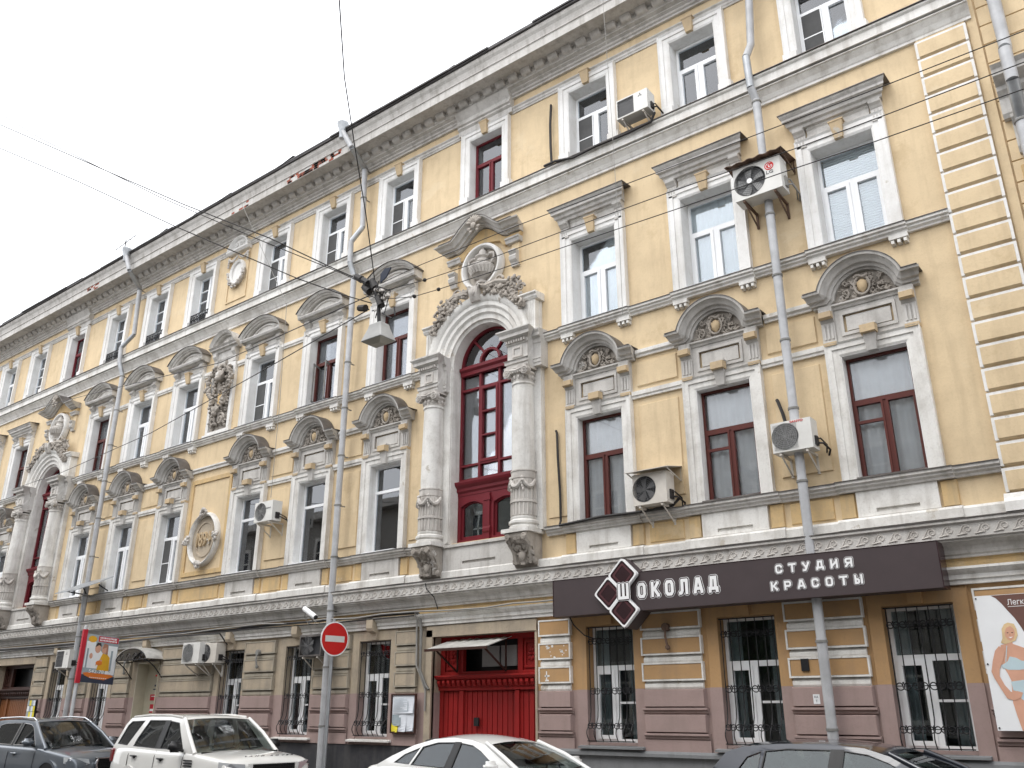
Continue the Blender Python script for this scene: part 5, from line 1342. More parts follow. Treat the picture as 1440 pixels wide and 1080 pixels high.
def sign_text(body, x0, x1, z0, z1, y, lw, hw):
    """heavy narrow capitals: a white letter, a dark gap and a thin white contour round it"""
    n = len(body); pitch = (x1-x0-lw)/max(1, n-1)
    for i, ch in enumerate(body):
        for ex, mat, dy, nm in ((hw*.92, 'sign_white', .001, 'letter_outline'), (hw*.62, 'sign_maroon', .004, 'letter_gap'), (0, 'sign_white', .007, 'lettering')):
            m = MB(); e = 0; q = hw+ex
            for pl in STROKES[ch]:
                P = [Vector((x0+i*pitch+hw+u*(lw-2*hw), z0+hw+v*(z1-z0-2*hw))) for u, v in pl]
                for a, b in zip(P, P[1:]):
                    t = (b-a).normalized()
                    m.plate([(c.x, c.y) for c in (a-t*q*.0-Vector((-t.y, t.x))*q, b-Vector((-t.y, t.x))*q, b+Vector((-t.y, t.x))*q, a+Vector((-t.y, t.x))*q)], [], y-dy-.003-e, y-dy+.002); e += .00004
                for c in P:
                    m.plate([(c.x+q*1.06*math.cos(2*PI*k/10), c.y+q*1.06*math.sin(2*PI*k/10)) for k in range(10)] if ch in 'ОСУЯРЛЫ' and 0 < P.index(c) < len(P)-1 or ex else [(c.x-q, c.y-q), (c.x+q, c.y-q), (c.x+q, c.y+q), (c.x-q, c.y+q)], [], y-dy-.003-e, y-dy+.002); e += .00004
            o = m.build(nm, mat, sg); o.location = -so
sign_text('ОКОЛАД', -7.745, -6.235, 3.53, 3.79, -.50, .165, .027)
sign_text('Ш', -8.08, -7.86, 3.52, 3.795, -.602, .22, .026)
sign_text('СТУДИЯ', -5.24, -4.04, 3.725, 3.865, -.50, .115, .0165)
sign_text('КРАСОТЫ', -5.34, -3.93, 3.465, 3.605, -.50, .115, .0165)
m = MB()
for x in (-9.3, -7.0, -5.2, -3.2): m.box(x-.02, x+.02, -.16, 0, 3.42, 3.46); m.box(x-.02, x+.02, -.16, 0, 3.84, 3.88)
EXTRA.clear(); o = m.build('mounting_arm', 'iron', sg)
for q in [o]+EXTRA: spart(q)
cable('feed_cable', [(-9.33, -.3, 3.34), (-9.25, -.28, 3.18), (-9.1, -.16, 3.0), (-8.98, -.02, 2.94), (-8.9, .1, 2.95)], .012, 'cable', 'black feed cable drooping from the left end of the brown shop sign')

# ================================================================== beauty poster
po = empty('advertising_poster', (-1.72, -.14, 1.46)); tag(po, 'large white vinyl poster showing a blonde woman in pale blue swimwear', 'poster')
pv = Vector((-1.72, -.14, 1.46))
def pp_(poly, mat, name, y0, y1=None):
    m = MB(); m.plate([(x, z) for x, z in poly], [], y0, y0+.0015 if y1 is None else y1); o = m.build(name, mat, po); o.location = -pv; return o
pp_([(-2.545, 1.455), (-.90, 1.455), (-.90, 3.205), (-2.545, 3.205)], 'print_white', 'sheet', -.20, -.15)
cur = [(-2.33, 3.20), (-2.27, 3.16), (-2.21, 3.08), (-2.15, 2.98), (-2.09, 2.89), (-2.03, 2.76), (-1.98, 2.63), (-1.91, 2.45), (-1.80, 2.2), (-1.6, 1.9), (-1.2, 1.62), (-.905, 1.5)]
pp_(cur+[(-.905, 3.20)], 'print_brown', 'brown_field', -.202)
arm = [(-2.34, 2.53), (-2.28, 2.45), (-2.33, 2.33), (-2.385, 2.23), (-2.40, 2.14), (-2.36, 2.03), (-2.30, 1.94), (-2.22, 1.95), (-2.16, 1.93), (-2.19, 1.87), (-2.28, 1.83), (-2.36, 1.86), (-2.42, 2.0), (-2.47, 2.12), (-2.49, 2.2), (-2.45, 2.34), (-2.40, 2.47)]
pp_(arm, 'print_skin', 'arm', -.2085)
body = [(-2.32, 2.54), (-2.23, 2.56), (-2.22, 2.61), (-2.17, 2.6), (-2.17, 2.55), (-2.1, 2.52), (-1.95, 2.45), (-1.93, 2.3), (-1.99, 2.18), (-2.04, 2.08), (-2.0, 1.87), (-2.04, 1.66), (-2.06, 1.46), (-2.25, 1.46), (-2.28, 1.64), (-2.3, 1.8), (-2.285, 1.96), (-2.27, 2.08), (-2.3, 2.18), (-2.35, 2.30), (-2.34, 2.45)]
pp_(body, 'print_skin', 'figure', -.204)
pp_([(-2.27, 2.75), (-2.23, 2.81), (-2.18, 2.83), (-2.11, 2.81), (-2.09, 2.74), (-2.09, 2.66), (-2.13, 2.59), (-2.18, 2.575), (-2.26, 2.55), (-2.31, 2.57), (-2.28, 2.63)], 'print_blonde', 'hair', -.206)
face = [(-2.24, 2.7), (-2.215, 2.76), (-2.16, 2.785), (-2.12, 2.74), (-2.12, 2.68), (-2.145, 2.62), (-2.185, 2.59), (-2.22, 2.61), (-2.24, 2.65)]
pp_(face, 'print_skin', 'face', -.208)
for ex in (-2.205, -2.15): pp_([(ex-.014, 2.695), (ex, 2.69), (ex+.014, 2.697), (ex, 2.704)], 'print_hair', 'eye', -.2096)
pp_([(-2.205, 2.642), (-2.18, 2.625), (-2.15, 2.645), (-2.178, 2.640)], 'sign_white', 'smile', -.2096)
pp_([(-2.183, 2.685), (-2.175, 2.66), (-2.187, 2.66)], 'print_skin_dark', 'nose', -.2096)
pp_([(-2.35, 2.28), (-2.27, 2.33), (-2.235, 2.39), (-2.16, 2.37), (-2.1, 2.33), (-1.96, 2.33), (-1.97, 2.24), (-2.15, 2.215), (-2.28, 2.22), (-2.35, 2.25)], 'print_blue', 'swim_top', -.206)
pp_([(-2.275, 2.07), (-2.12, 2.09), (-2.04, 2.06), (-2.0, 1.88), (-2.12, 1.80), (-2.19, 1.85), (-2.2, 1.94), (-2.27, 1.96)], 'print_blue', 'swim_bottom', -.206)
pp_([(-2.30, 2.32), (-2.29, 2.32), (-2.24, 2.53), (-2.25, 2.53)], 'print_blue', 'strap', -.2065)
t = text_mesh('Легкий', .30, .08, .002, 0.); o = put(t, 'lettering', 'sign_white', po); o.location = Vector((-2.14, -.2036, 3.06))-pv
m = MB(); m.box(-2.14, -1.9, -.2045, -.2036, 3.035, 3.042); o = m.build('underline', 'sign_white', po); o.location = -pv
m = MB()
for x, z in ((-2.52, 3.17), (-2.52, 1.49), (-2.52, 2.3), (-.93, 3.17), (-.93, 1.49)): m.ball((x, -.205, z), .013)
EXTRA.clear(); o = m.build('eyelet', 'iron', po)
for q in [o]+EXTRA: q.location = -pv

# ================================================================== street banner on a pole
BX = -24.86
bn = empty('street_banner', (BX, -1.5, 0)); tag(bn, 'red edged advertising banner with a couple and a phone number on a grey pole', 'banner')
m = MB(); m.lathe(0, 0, [(.075, 0), (.075, .9), (.05, 1.0), (.045, 3.92), (.02, 3.95)], 12); m.build('pole', 'pipe_paint', bn, 40)
m = MB(); m.box(-.03, .05, -.06, .06, 2.42, 3.84); m.build('red_edge', 'print_red', bn)
def bpoly(P, mat, nm, d):   # on the face turned to +x; u runs from the pole to the wall, v up
    W, H = .95, 1.28; m = MB(); n = len(P); x = .052+d
    v = [(x, .06+u*W, 2.45+vv*H-.06*u) for u, vv in P]; m.add(v+[(q[0]-.0012, q[1], q[2]) for q in v], [tuple(range(n)), tuple(range(n, 2*n))[::-1]]+[(i, (i+1) % n, n+(i+1) % n, n+i) for i in range(n)]); return m.build(nm, mat, bn)
R4 = lambda a, b, c, d: [(a, c), (b, c), (b, d), (a, d)]
O = lambda cx, cy, rx, ry, n=14: [(cx+rx*math.cos(2*PI*i/n), cy+ry*math.sin(2*PI*i/n)) for i in range(n)]
m = MB(); W, H = .95, 1.28
m.add([(x, .06+u*W, 2.45+v*H-.06*u) for x in (.02, .05) for u, v in R4(0, 1, 0, 1)], [(0, 1, 2, 3), (7, 6, 5, 4), (0, 4, 5, 1), (1, 5, 6, 2), (2, 6, 7, 3), (3, 7, 4, 0)]); m.build('panel', 'print_grey', bn)
bpoly(R4(.0, 1, 0, .16), 'print_navy', 'dark_band', .001); bpoly(R4(.70, .98, .2, .8), 'print_white', 'backdrop', .001); bpoly(R4(.02, .3, .3, .85), 'print_white', 'backdrop', .001)
bpoly(R4(.36, .98, .86, .98), 'print_red', 'heading_band', .002); bpoly(O(.18, .90, .13, .07), 'print_yellow', 'round_logo', .002)
bpoly([(.25, .30), (.55, .30), (.55, .62), (.44, .70), (.30, .66), (.2, .5)], 'sign_white', 'white_shirt', .002)
bpoly(O(.38, .72, .09, .10), 'print_skin', 'face', .003); bpoly([(.29, .74), (.34, .84), (.45, .84), (.48, .76), (.40, .79)], 'print_hair', 'hair', .004)
bpoly(O(.58, .72, .08, .10), 'print_skin', 'face', .003); bpoly([(.52, .72), (.55, .84), (.68, .82), (.70, .62), (.64, .60), (.64, .76)], 'print_skin_dark', 'hair', .004)
bpoly([(.42, .27), (.80, .27), (.78, .55), (.68, .62), (.54, .62), (.46, .45)], 'print_yellow', 'yellow_dress', .004)
bpoly([(.36, .36), (.50, .40), (.56, .48), (.50, .50), (.40, .44)], 'print_skin', 'arm', .005)
bpoly([(.02, .19), (.16, .21), (.88, .20), (.98, .17), (.86, .13), (.70, .08), (.3, .09), (.1, .14)], 'print_orange', 'brush_stroke', .004)
def btext(body, u0, u1, v0, v1, mat, d, off=.01):
    t = text_mesh(body, (u1-u0)*W, (v1-v0)*H, .002, off)
    for vv in t.vertices: vv.co = (.052+d-vv.co.y, .06+u0*W+vv.co.x, 2.45+v0*H+vv.co.z-.06*u0-.06*vv.co.x/W)
    put(t, 'lettering', mat, bn)
btext('542-78-99', .20, .88, .205, .275, 'sign_white', .006, .01)
rr = random.Random(3)
for v0, v1 in ((.925, .965), (.875, .912)):       # heading too small to read: worn strokes
    u = .40
    while u < .93:
        w1 = rr.uniform(.015, .035); bpoly(R4(u, u+w1, v0+rr.uniform(0, .008), v1), 'sign_white', 'heading_mark', .004); u += w1+rr.uniform(.01, .018)
for k in range(9): bpoly(R4(.25+k*.06, .29+k*.06, .105, .12), 'sign_white', 'footer_mark', .006)
bpoly(O(.20, .55, .05, .06), 'print_skin', 'hand', .003); bpoly(O(.47, .42, .10, .05), 'print_orange', 'plate_of_food', .006); bpoly(R4(.80, .86, .25, .7), 'print_grey', 'backdrop_stripe', .002); bpoly(R4(.06, .11, .3, .7), 'print_grey', 'backdrop_stripe', .002)

# ================================================================== no entry sign
ne = empty('road_sign', (-15.42, -.62, 0), R(84)); tag(ne, 'round red no entry road sign with white bar on a thin post', 'road sign')
m = MB(); m.lathe(0, .06, [(.038, 0), (.038, 3.62), (.0, 3.63)], 12); m.build('post', 'galvanised', ne, 40)
m = MB(); m.disc((0, 3.20), .37, -.012, .0, 40); m.build('rim', 'sign_white', ne)
m = MB(); m.disc((0, 3.20), .342, -.0145, -.0125, 40); m.build('red_disc', 'sign_red', ne)
m = MB(); m.box(-.255, .255, -.0175, -.015, 3.135, 3.265); m.build('white_bar', 'ac_white', ne)
m = MB(); m.box(-.06, .06, .0, .1, 3.05, 3.09); m.box(-.06, .06, .0, .1, 3.31, 3.35); m.build('sign_clamp', 'iron', ne)

# ================================================================== notice board with papers
nb = empty('notice_board', (-13.69, -.10, 1.29)); tag(nb, 'dark framed notice board with pinned papers beside the red gate', 'notice board')
m = MB(); m.plate(rect(-.36, .36, -.02, .75), [rect(-.33, .33, .01, .72)], -.04, .0); m.build('frame', 'dark_wood', nb)
m = MB(); m.box(-.34, .34, -.015, .0, 0, .73); m.build('backing', 'paper', nb)
for u0, u1, z0, z1, mt in ((-.30, .30, .36, .70, 'paper'), (-.31, -.06, .12, .34, 'print_grey'), (-.33, -.14, -.01, .18, 'paper_yellow'), (-.12, .10, .0, .34, 'paper'), (.11, .31, .02, .33, 'paper')):
    m = MB(); n = 6; v = []
    for i in range(n+1):
        t = i/n; v += [(u0, -.02-.02*math.sin(2.2*t)*(1-t), z0+(z1-z0)*t), (u1, -.02-.035*(1-t)**2, z0+(z1-z0)*t+.01*(1-t))]
    m.add(v+[(a, b+.0015, c) for a, b, c in v], [(2*i, 2*i+1, 2*i+3, 2*i+2) for i in range(n)]+[(2*n+2+2*i, 2*n+2+2*i+2, 2*n+2+2*i+3, 2*n+2+2*i+1) for i in range(n)]); m.build('paper_sheet', mt, nb)
m = MB(); rr = random.Random(6)
for k in range(14): z = .40+k*.02; m.box(-.27, -.27+rr.uniform(.2, .45), -.0225+.0, -.0215, z, z+.004) if False else m.box(-.27, -.27+rr.uniform(.2, .45), -.046, -.0445, z, z+.005)
m.box(.14, .155, -.046, -.0445, .40, .60); m.build('printed_lines', 'print_grey', nb)
n2 = empty('notice_board', (-30.2, -.11, 1.5)); tag(n2, 'small board of ragged coloured leaflets beside the dark brown gate', 'notice board')
m = MB(); m.box(-.28, .28, -.02, 0, 0, .55); m.build('backing', 'iron', n2)
rr = random.Random(12)
for k in range(12):
    u = -.26+(k % 4)*.13; z = .02+(k//4)*.17; m = MB(); m.box(u, u+.12, -.03-.002*k, -.022-.002*k, z, z+.16); m.build('leaflet', ['paper', 'print_white', 'paper_yellow', 'print_grey', 'paper'][rr.randrange(5)], n2)
# grey tilted panel on brackets above the banner
tp = empty('tilted_panel', (-27.3, -.45, 5.2)); tag(tp, 'flat grey tilted panel on an arm fixed to the left drainpipe', 'panel')
m = MB(); v = [(-.85, -.55, -.10), (.55, -.50, -.06), (.95, .30, .36), (-.45, .25, .32)]; m.add(v+[(a, b, c+.03) for a, b, c in v], [(3, 2, 1, 0), (4, 5, 6, 7), (0, 1, 5, 4), (1, 2, 6, 5), (2, 3, 7, 6), (3, 0, 4, 7)]); m.build('sheet', 'galvanised', tp)
m = MB(); m.tube([(-.5, -.4, -.02), (-.4, .2, -.08), (-.4, .42, -.1)], .02); m.tube([(.35, -.3, .05), (-.35, .2, -.08)], .02); m.tube([(.5, .1, .15), (.5, .42, .0)], .02); m.build('arm', 'iron', tp)
# security camera
cc = empty('security_camera', (-16.55, -.30, 3.72)); tag(cc, 'white tubular security camera above the no entry sign', 'camera')
m = MB(); m.tube([(.05, -.35, .20), (.5, -.38, -.02)], .062, 10); m.build('housing', 'sign_white', cc, 40)
m = MB(); m.tube([(.5, -.38, -.02), (.515, -.38, -.03)], .052, 10); m.build('lens', 'plastic_black', cc)
m = MB(); m.tube([(.25, -.36, .06), (.22, -.25, -.05), (.1, -.05, -.08), (.05, .16, -.05)], .016); m.tube([(.1, -.33, .16), (-.05, -.25, .05), (-.1, -.1, -.1), (.0, .1, -.12)], .01); m.build('mount', 'cable_grey', cc)

# ================================================================== cables along the belt cornice
cable('cornice_cable', [(-34, -.2, 3.72), (-30, -.22, 3.68), (-26, -.2, 3.70), (-22, -.22, 3.66), (-20.6, -.24, 3.70), (-18.6, -.24, 3.73), (-17.4, -.22, 3.67), (-16.2, -.32, 3.69), (-15.2, -.24, 3.66), (-14.4, -.24, 3.70), (-13.3, -.24, 3.69), (-12.4, -.22, 3.655), (-11.4, -.22, 3.64), (-10.7, -.23, 3.68), (-10.1, -.24, 3.665), (-9.6, -.24, 3.67)], .018, 'cable_grey', 'grey cable sagging along the belt cornice above the red gate')
cable('cornice_cable', [(-34, -.2, 3.67), (-28, -.2, 3.65), (-24, -.2, 3.72), (-20, -.2, 3.66), (-18, -.2, 3.70), (-16.4, -.3, 3.66), (-14.8, -.2, 3.68), (-13.3, -.2, 3.66)], .024, 'cable', 'thick black cable along the belt cornice left of the gate')
cable('cornice_cable', [(-31, -.22, 3.60), (-26, -.24, 3.55), (-22.5, -.24, 3.62), (-20.3, -.26, 3.58), (-20.15, -.1, 3.3)], .02, 'cable', 'black cable dropping to the paired air conditioners')
for k_ in range(4):
    rr = random.Random(40+k_); xs = [-34+3.0*i for i in range(7)]+[-13.4]
    cable('cornice_cable', [(x, -.12-.03*k_, 3.70-.03*k_+rr.uniform(-.035, .035)) for x in xs], .011+.003*(k_ % 2), ('cable', 'pipe_dark', 'cable_grey', 'cable')[k_], ('thin black cable highest', 'thin brown cable second', 'thin grey cable third', 'thin black cable lowest')[k_]+' in the bundle on the frieze left of the gate')
cable('wall_conduit', [(-13.32, -.22, 3.69), (-13.30, -.14, 3.6), (-13.26, -.12, 3.3), (-13.25, -.12, 2.5), (-13.1, -.10, 2.2), (-13.03, -.08, 2.12)], .03, 'pipe_dark', 'dark conduit down the left jamb of the red gate')
cable('wall_conduit', [(-13.36, -.22, 3.69), (-13.38, -.14, 3.5), (-13.36, -.12, 2.6), (-13.2, -.1, 2.3), (-13.12, -.08, 2.1), (-13.12, -.08, 1.7)], .02, 'cable_grey', 'grey conduit beside the dark one at the gate jamb')
cable('hanging_wire', [(-12.95, -.37, 4.24), (-12.93, -.35, 4.12), (-12.8, -.25, 3.95), (-12.72, -.2, 3.7)], .012, 'cable', 'black wire crossing the wave frieze above the gate')
cable('hanging_wire', [(-7.59, -1.0, 16.37), (-7.54, -.98, 13.85), (-7.52, -.98, 12.42), (-7.50, -.95, 10.42), (-7.54, -.9, 8.75)], .006, 'cable_grey', 'thin pale wire hanging from the eaves past the straight hooded window')
cable('hanging_wire', [(-20.9, -.95, 16.6), (-18.55, -.5, 12.4), (-18.55, -.4, 9.4), (-18.6, -.35, 6.9)], .008, 'cable_grey', 'thin wire hanging down to the air conditioner by the medallion')

# ================================================================== street lamp hung on span wires
HUB = (-8.30, -6.5, 7.12)
lp = empty('street_lamp', (-8.17, -6.5, 6.2)); LS = .66; tag(lp, 'grey box street lantern hanging from span wires over the road', 'street lamp')
m = MB(); v = [(-.17, -.13, .50), (.17, -.13, .50), (.17, .13, .50), (-.17, .13, .50), (-.20, -.15, .40), (.20, -.15, .40), (.20, .15, .40), (-.20, .15, .40), (-.30, -.22, .16), (.30, -.22, .16), (.30, .22, .16), (-.30, .22, .16), (-.31, -.23, .14), (.31, -.23, .14), (.31, .23, .14), (-.31, .23, .14)]
v = [(x*.66, y*.66, .50+(z-.50)*.72) for x, y, z in v]; m.add(v, [(0, 1, 2, 3)]+[(4*j+i, 4*j+(i+1) % 4, 4*j+4+(i+1) % 4, 4*j+4+i) for j in range(3) for i in range(4)]+[(15, 14, 13, 12)]); ho = m.build('housing', 'lamp_grey', lp)
bv = ho.modifiers.new('bevel', 'BEVEL'); bv.width = .025; bv.segments = 2
m = MB(); v = [(-.28, -.20, .14), (.28, -.20, .14), (.28, .20, .14), (-.28, .20, .14), (-.14, -.09, .075), (.14, -.09, .075), (.14, .09, .075), (-.14, .09, .075)]
v = [(x*.66, y*.66, .50+(z-.50)*.72) for x, y, z in v]; m.add(v, [(0, 1, 2, 3), (7, 6, 5, 4)]+[(i, (i+1) % 4, 4+(i+1) % 4, 4+i) for i in range(4)]); m.build('lens', 'lamp_lens', lp)
m = MB(); m.tube([(0, 0, .5), (-.02, 0, .64), (-.03, 0, .80)], .028); m.tube([(-.03, 0, .80), (-.10, 0, .95), (-.13, 0, 1.2)], .022)
m.tube([(.05, 0, .66), (.16, 0, .58), (.26, -.02, .52), (.3, 0, .55), (.26, .02, .7)], .01); m.build('hanger', 'iron', lp)
m = MB()
for x, y, z in ((-.10, 0, 1.06), (-.06, .03, .98), (.03, -.02, 1.0), (-.16, 0, 1.16), (-.02, 0, .82), (.14, 0, .90), (.06, 0, .88)): m.ball((x, y, z), (.045, .045, .04))
m.build('porcelain_insulator', 'porcelain', lp, 40)
m = MB()
for a, b in (((-.55, 0, 1.42), (-.42, 0, 1.33)), ((-.40, 0, 1.32), (-.28, 0, 1.22)), ((-.36, 0, 1.18), (-.24, 0, 1.08)), ((-.44, 0, .88), (-.30, 0, .84)), ((-.2, 0, 1.25), (-.12, 0, 1.1)), ((-.05, 0, .94), (.02, 0, .78))): m.tube([a, b], [.045, .055], 8)
m.build('strain_insulator', 'cable', lp)
m = MB()
for k in range(9): r = random.Random(k); m.tube([(-.15+r.uniform(-.15, .1), 0, 1.1+r.uniform(-.1, .1)), (r.uniform(-.1, .2), r.uniform(-.05, .05), .95+r.uniform(-.1, .1)), (r.uniform(-.1, .1), 0, .72+r.uniform(-.1, .1))], .009, 4)
m.build('tangled_leads', 'cable', lp)
m = MB(); v = [(.02, -.05, 1.12), (.12, -.04, 1.18), (.22, -.05, 1.30), (.10, -.05, 1.32), (.03, -.06, 1.25)]; m.add(v+[(a, b+.02, c) for a, b, c in v], [tuple(range(5)), tuple(range(5, 10))[::-1]]+[(i, (i+1) % 5, 5+(i+1) % 5, 5+i) for i in range(5)]); m.build('caught_rag', 'print_navy', lp)
def wire(pts, r, label):
    o = cable('overhead_wire', pts, r, 'cable', label, 'wire'); o['group'] = 'overhead wires at the hanging lantern'; return o
wire([(12, -6.5, 8.2), (6, -6.5, 7.6), (-.16, -6.5, 7.27), (-1.34, -6.5, 7.28), (-2.73, -6.5, 7.31), (-4.01, -6.5, 7.34), (-5.7, -6.5, 7.38), (-7.4, -6.5, 7.38), (-8.2, -6.5, 7.34)], .005, 'topmost of the three parallel wires running along the facade to the lantern')
wire([(12, -6.5, 7.5), (6, -6.5, 7.1), (-.22, -6.5, 6.96), (-1.47, -6.5, 6.96), (-2.27, -6.5, 6.97), (-3.49, -6.5, 7.02), (-4.99, -6.5, 7.05), (-6.07, -6.5, 7.06), (-7.33, -6.5, 7.12), (-8.1, -6.5, 7.2)], .005, 'middle of the three parallel wires running along the facade to the lantern')
wire([(12, -6.5, 7.1), (6, -6.5, 6.8), (-.27, -6.5, 6.70), (-1.53, -6.5, 6.72), (-2.33, -6.5, 6.75), (-3.51, -6.5, 6.78), (-4.99, -6.5, 6.83), (-6.07, -6.5, 6.86), (-7.07, -6.5, 6.90), (-7.51, -6.5, 6.93), (-7.9, -6.5, 7.02), (-8.2, -6.5, 7.1)], .005, 'lowest of the three parallel wires with black beads near the lantern')
m = MB()
for x, z in ((-7.33, 7.12), (-7.07, 6.90), (-7.51, 6.93)): m.ball((x+8.17, 0, z-6.2), .03)
m.build('wire_insulator', 'cable', lp)
wire([(-24, -10.5, 17.5), (-16.68, -9.0, 12.51), (-13.08, -8.5, 10.25), (-11.12, -8.0, 9.03), (-9.48, -7.5, 8.07), (-8.85, -6.9, 7.66), (-8.45, -6.5, 7.42)], .009, 'uppermost wire climbing from the lantern to the far side of the street')
wire([(-20, -9.8, 15.2), (-14.5, -9.0, 11.2), (-11.1, -8.4, 8.95), (-9.3, -7.75, 7.85), (-8.6, -6.9, 7.48), (-8.4, -6.5, 7.36)], .007, 'wire climbing from the lantern just under the uppermost one')
wire([(-22, -10.2, 15.2), (-12.55, -9.0, 9.5), (-10.47, -8.4, 8.2), (-8.9, -7.4, 7.28), (-8.5, -6.9, 7.1), (-8.35, -6.5, 7.08)], .008, 'lowest of the wires climbing from the lantern across the street')
wire([(-5.6, -9.9, 9.3), (-5.87, -9.5, 9.05), (-7.12, -8.3, 9.18), (-7.67, -7.6, 8.83), (-8.03, -7.0, 8.17), (-8.32, -6.5, 7.44)], .008, 'overhead wire rising steeply from the hanging lantern')
wire([(-33, -.9, 9.2), (-26, -2.5, 8.3), (-18, -4.2, 7.6), (-12, -5.7, 7.15), (-8.4, -6.5, 7.0)], .008, 'overhead wire descending along the facade left of the hanging lantern')
wire([(-33, -.9, 12.2), (-24, -3.0, 10.2), (-14, -5.2, 8.0), (-8.4, -6.5, 7.22)], .008, 'overhead wire crossing the segment headed windows left of the lantern')

# ================================================================== opposite side of the street (seen only in the glass)
OB = empty('opposite_building', (-18, -22, 0)); tag(OB, 'beige three storey house across the street', 'building')
m = MB(); m.box(-40, 42, -6, 5.4, -.1, 11.5); m.build('wall', 'opposite', OB)
m = MB(); m.box(-40.4, 42.4, -6.4, 5.9, 11.5, 11.9); m.build('eaves', 'grey_cornice', OB)
ow = MB(); ow.box(-.6, .6, 5.40, 5.43, 0, 2.0); ow = ow.mesh('window'); ow.materials.append(MATS['fan_dark'])
of = MB(); of.plate(rect(-.75, .75, -.15, 2.15), [rect(-.58, .58, .02, 1.98)], 5.401, 5.48); of.box(-.04, .04, 5.43, 5.46, 0, 2); of.box(-.6, .6, 5.43, 5.46, 1.3, 1.37); of = of.mesh('window_frame'); of.materials.append(MATS['white_trim'])
for k in range(22):
    for z in (1.4, 4.9, 8.4):
        o = put(ow, 'window', None, OB, (-37+k*3.6, 0, z)); put(of, 'window_frame', None, o)
def tree(x, y, h, seed, label):
    r = random.Random(seed); t = empty('street_tree', (x, y, 0)); tag(t, label, 'tree', 'trees across the street')
    m = MB(); m.tube([(0, 0, -.1), (.05, 0, h*.3), (.0, .1, h*.55), (.1, 0, h*.8)], [.16, .13, .09, .04], 8)
    for k in range(7):
        a = r.uniform(0, 6.28); z = h*r.uniform(.35, .7); m.tube([(0, 0, z), (math.cos(a)*h*.13, math.sin(a)*h*.13, z+h*.1), (math.cos(a)*h*.22, math.sin(a)*h*.22, z+h*.18)], [.06, .04, .02], 5)
    m.build('trunk', 'bark', t, 50)
    v = []; f = []
    for k in range(2600):
        while True:
            p = Vector((r.uniform(-1, 1), r.uniform(-1, 1), r.uniform(-1, 1)))
            if .25 < p.length < 1 and (math.sin(p.x*5+seed)+math.sin(p.y*6)+math.sin(p.z*5)) > -.6: break
        c = Vector((p.x*h*.27, p.y*h*.27, h*.68+p.z*h*.33)); d = Vector((r.gauss(0, 1), r.gauss(0, 1), r.gauss(0, 1))).normalized(); e = d.orthogonal().normalized()*.10; g = d.cross(e.normalized())*.07
        b = len(v); v += [tuple(c-e), tuple(c+g), tuple(c+e), tuple(c-g)]; f.append((b, b+1, b+2, b+3))
    me = bpy.data.meshes.new('crown'); me.from_pydata(v, [], f); put(me, 'crown', 'foliage', t)
tree(-12.5, -15.0, 7.0, 2, 'leafy street tree across the street beside the beige house'); tree(-22.0, -15.0, 7.6, 5, 'taller leafy street tree farther along the beige house')
# ================================================================== parked cars (local x: 0 = front bumper, -L = rear; y across; z above the road)
def interp(tab, x):
    tab = sorted(tab)
    if x <= tab[0][0]: return tab[0][1]
    for (a, u), (b, v) in zip(tab, tab[1:]):
        if x <= b: return u+(v-u)*(x-a)/(b-a)
    return tab[-1][1]
def smooth_grid(rows, name, mat, parent, lv=2):
    m = MB(); k = len(rows[0])
    m.v = [p for r in rows for p in r]; m.f = [(i*k+j, i*k+j+1, (i+1)*k+j+1, (i+1)*k+j) for i in range(len(rows)-1) for j in range(k-1)]
    me = bpy.data.meshes.new(name); me.from_pydata(m.v, [], m.f)
    bm = bmesh.new(); bm.from_mesh(me); bmesh.ops.recalc_face_normals(bm, faces=bm.faces); bm.to_mesh(me); bm.free()
    me.polygons.foreach_set('use_smooth', [True]*len(me.polygons)); o = put(me, name, mat, parent)
    if lv: s = o.modifiers.new('sub', 'SUBSURF'); s.levels = s.render_levels = lv
    return o
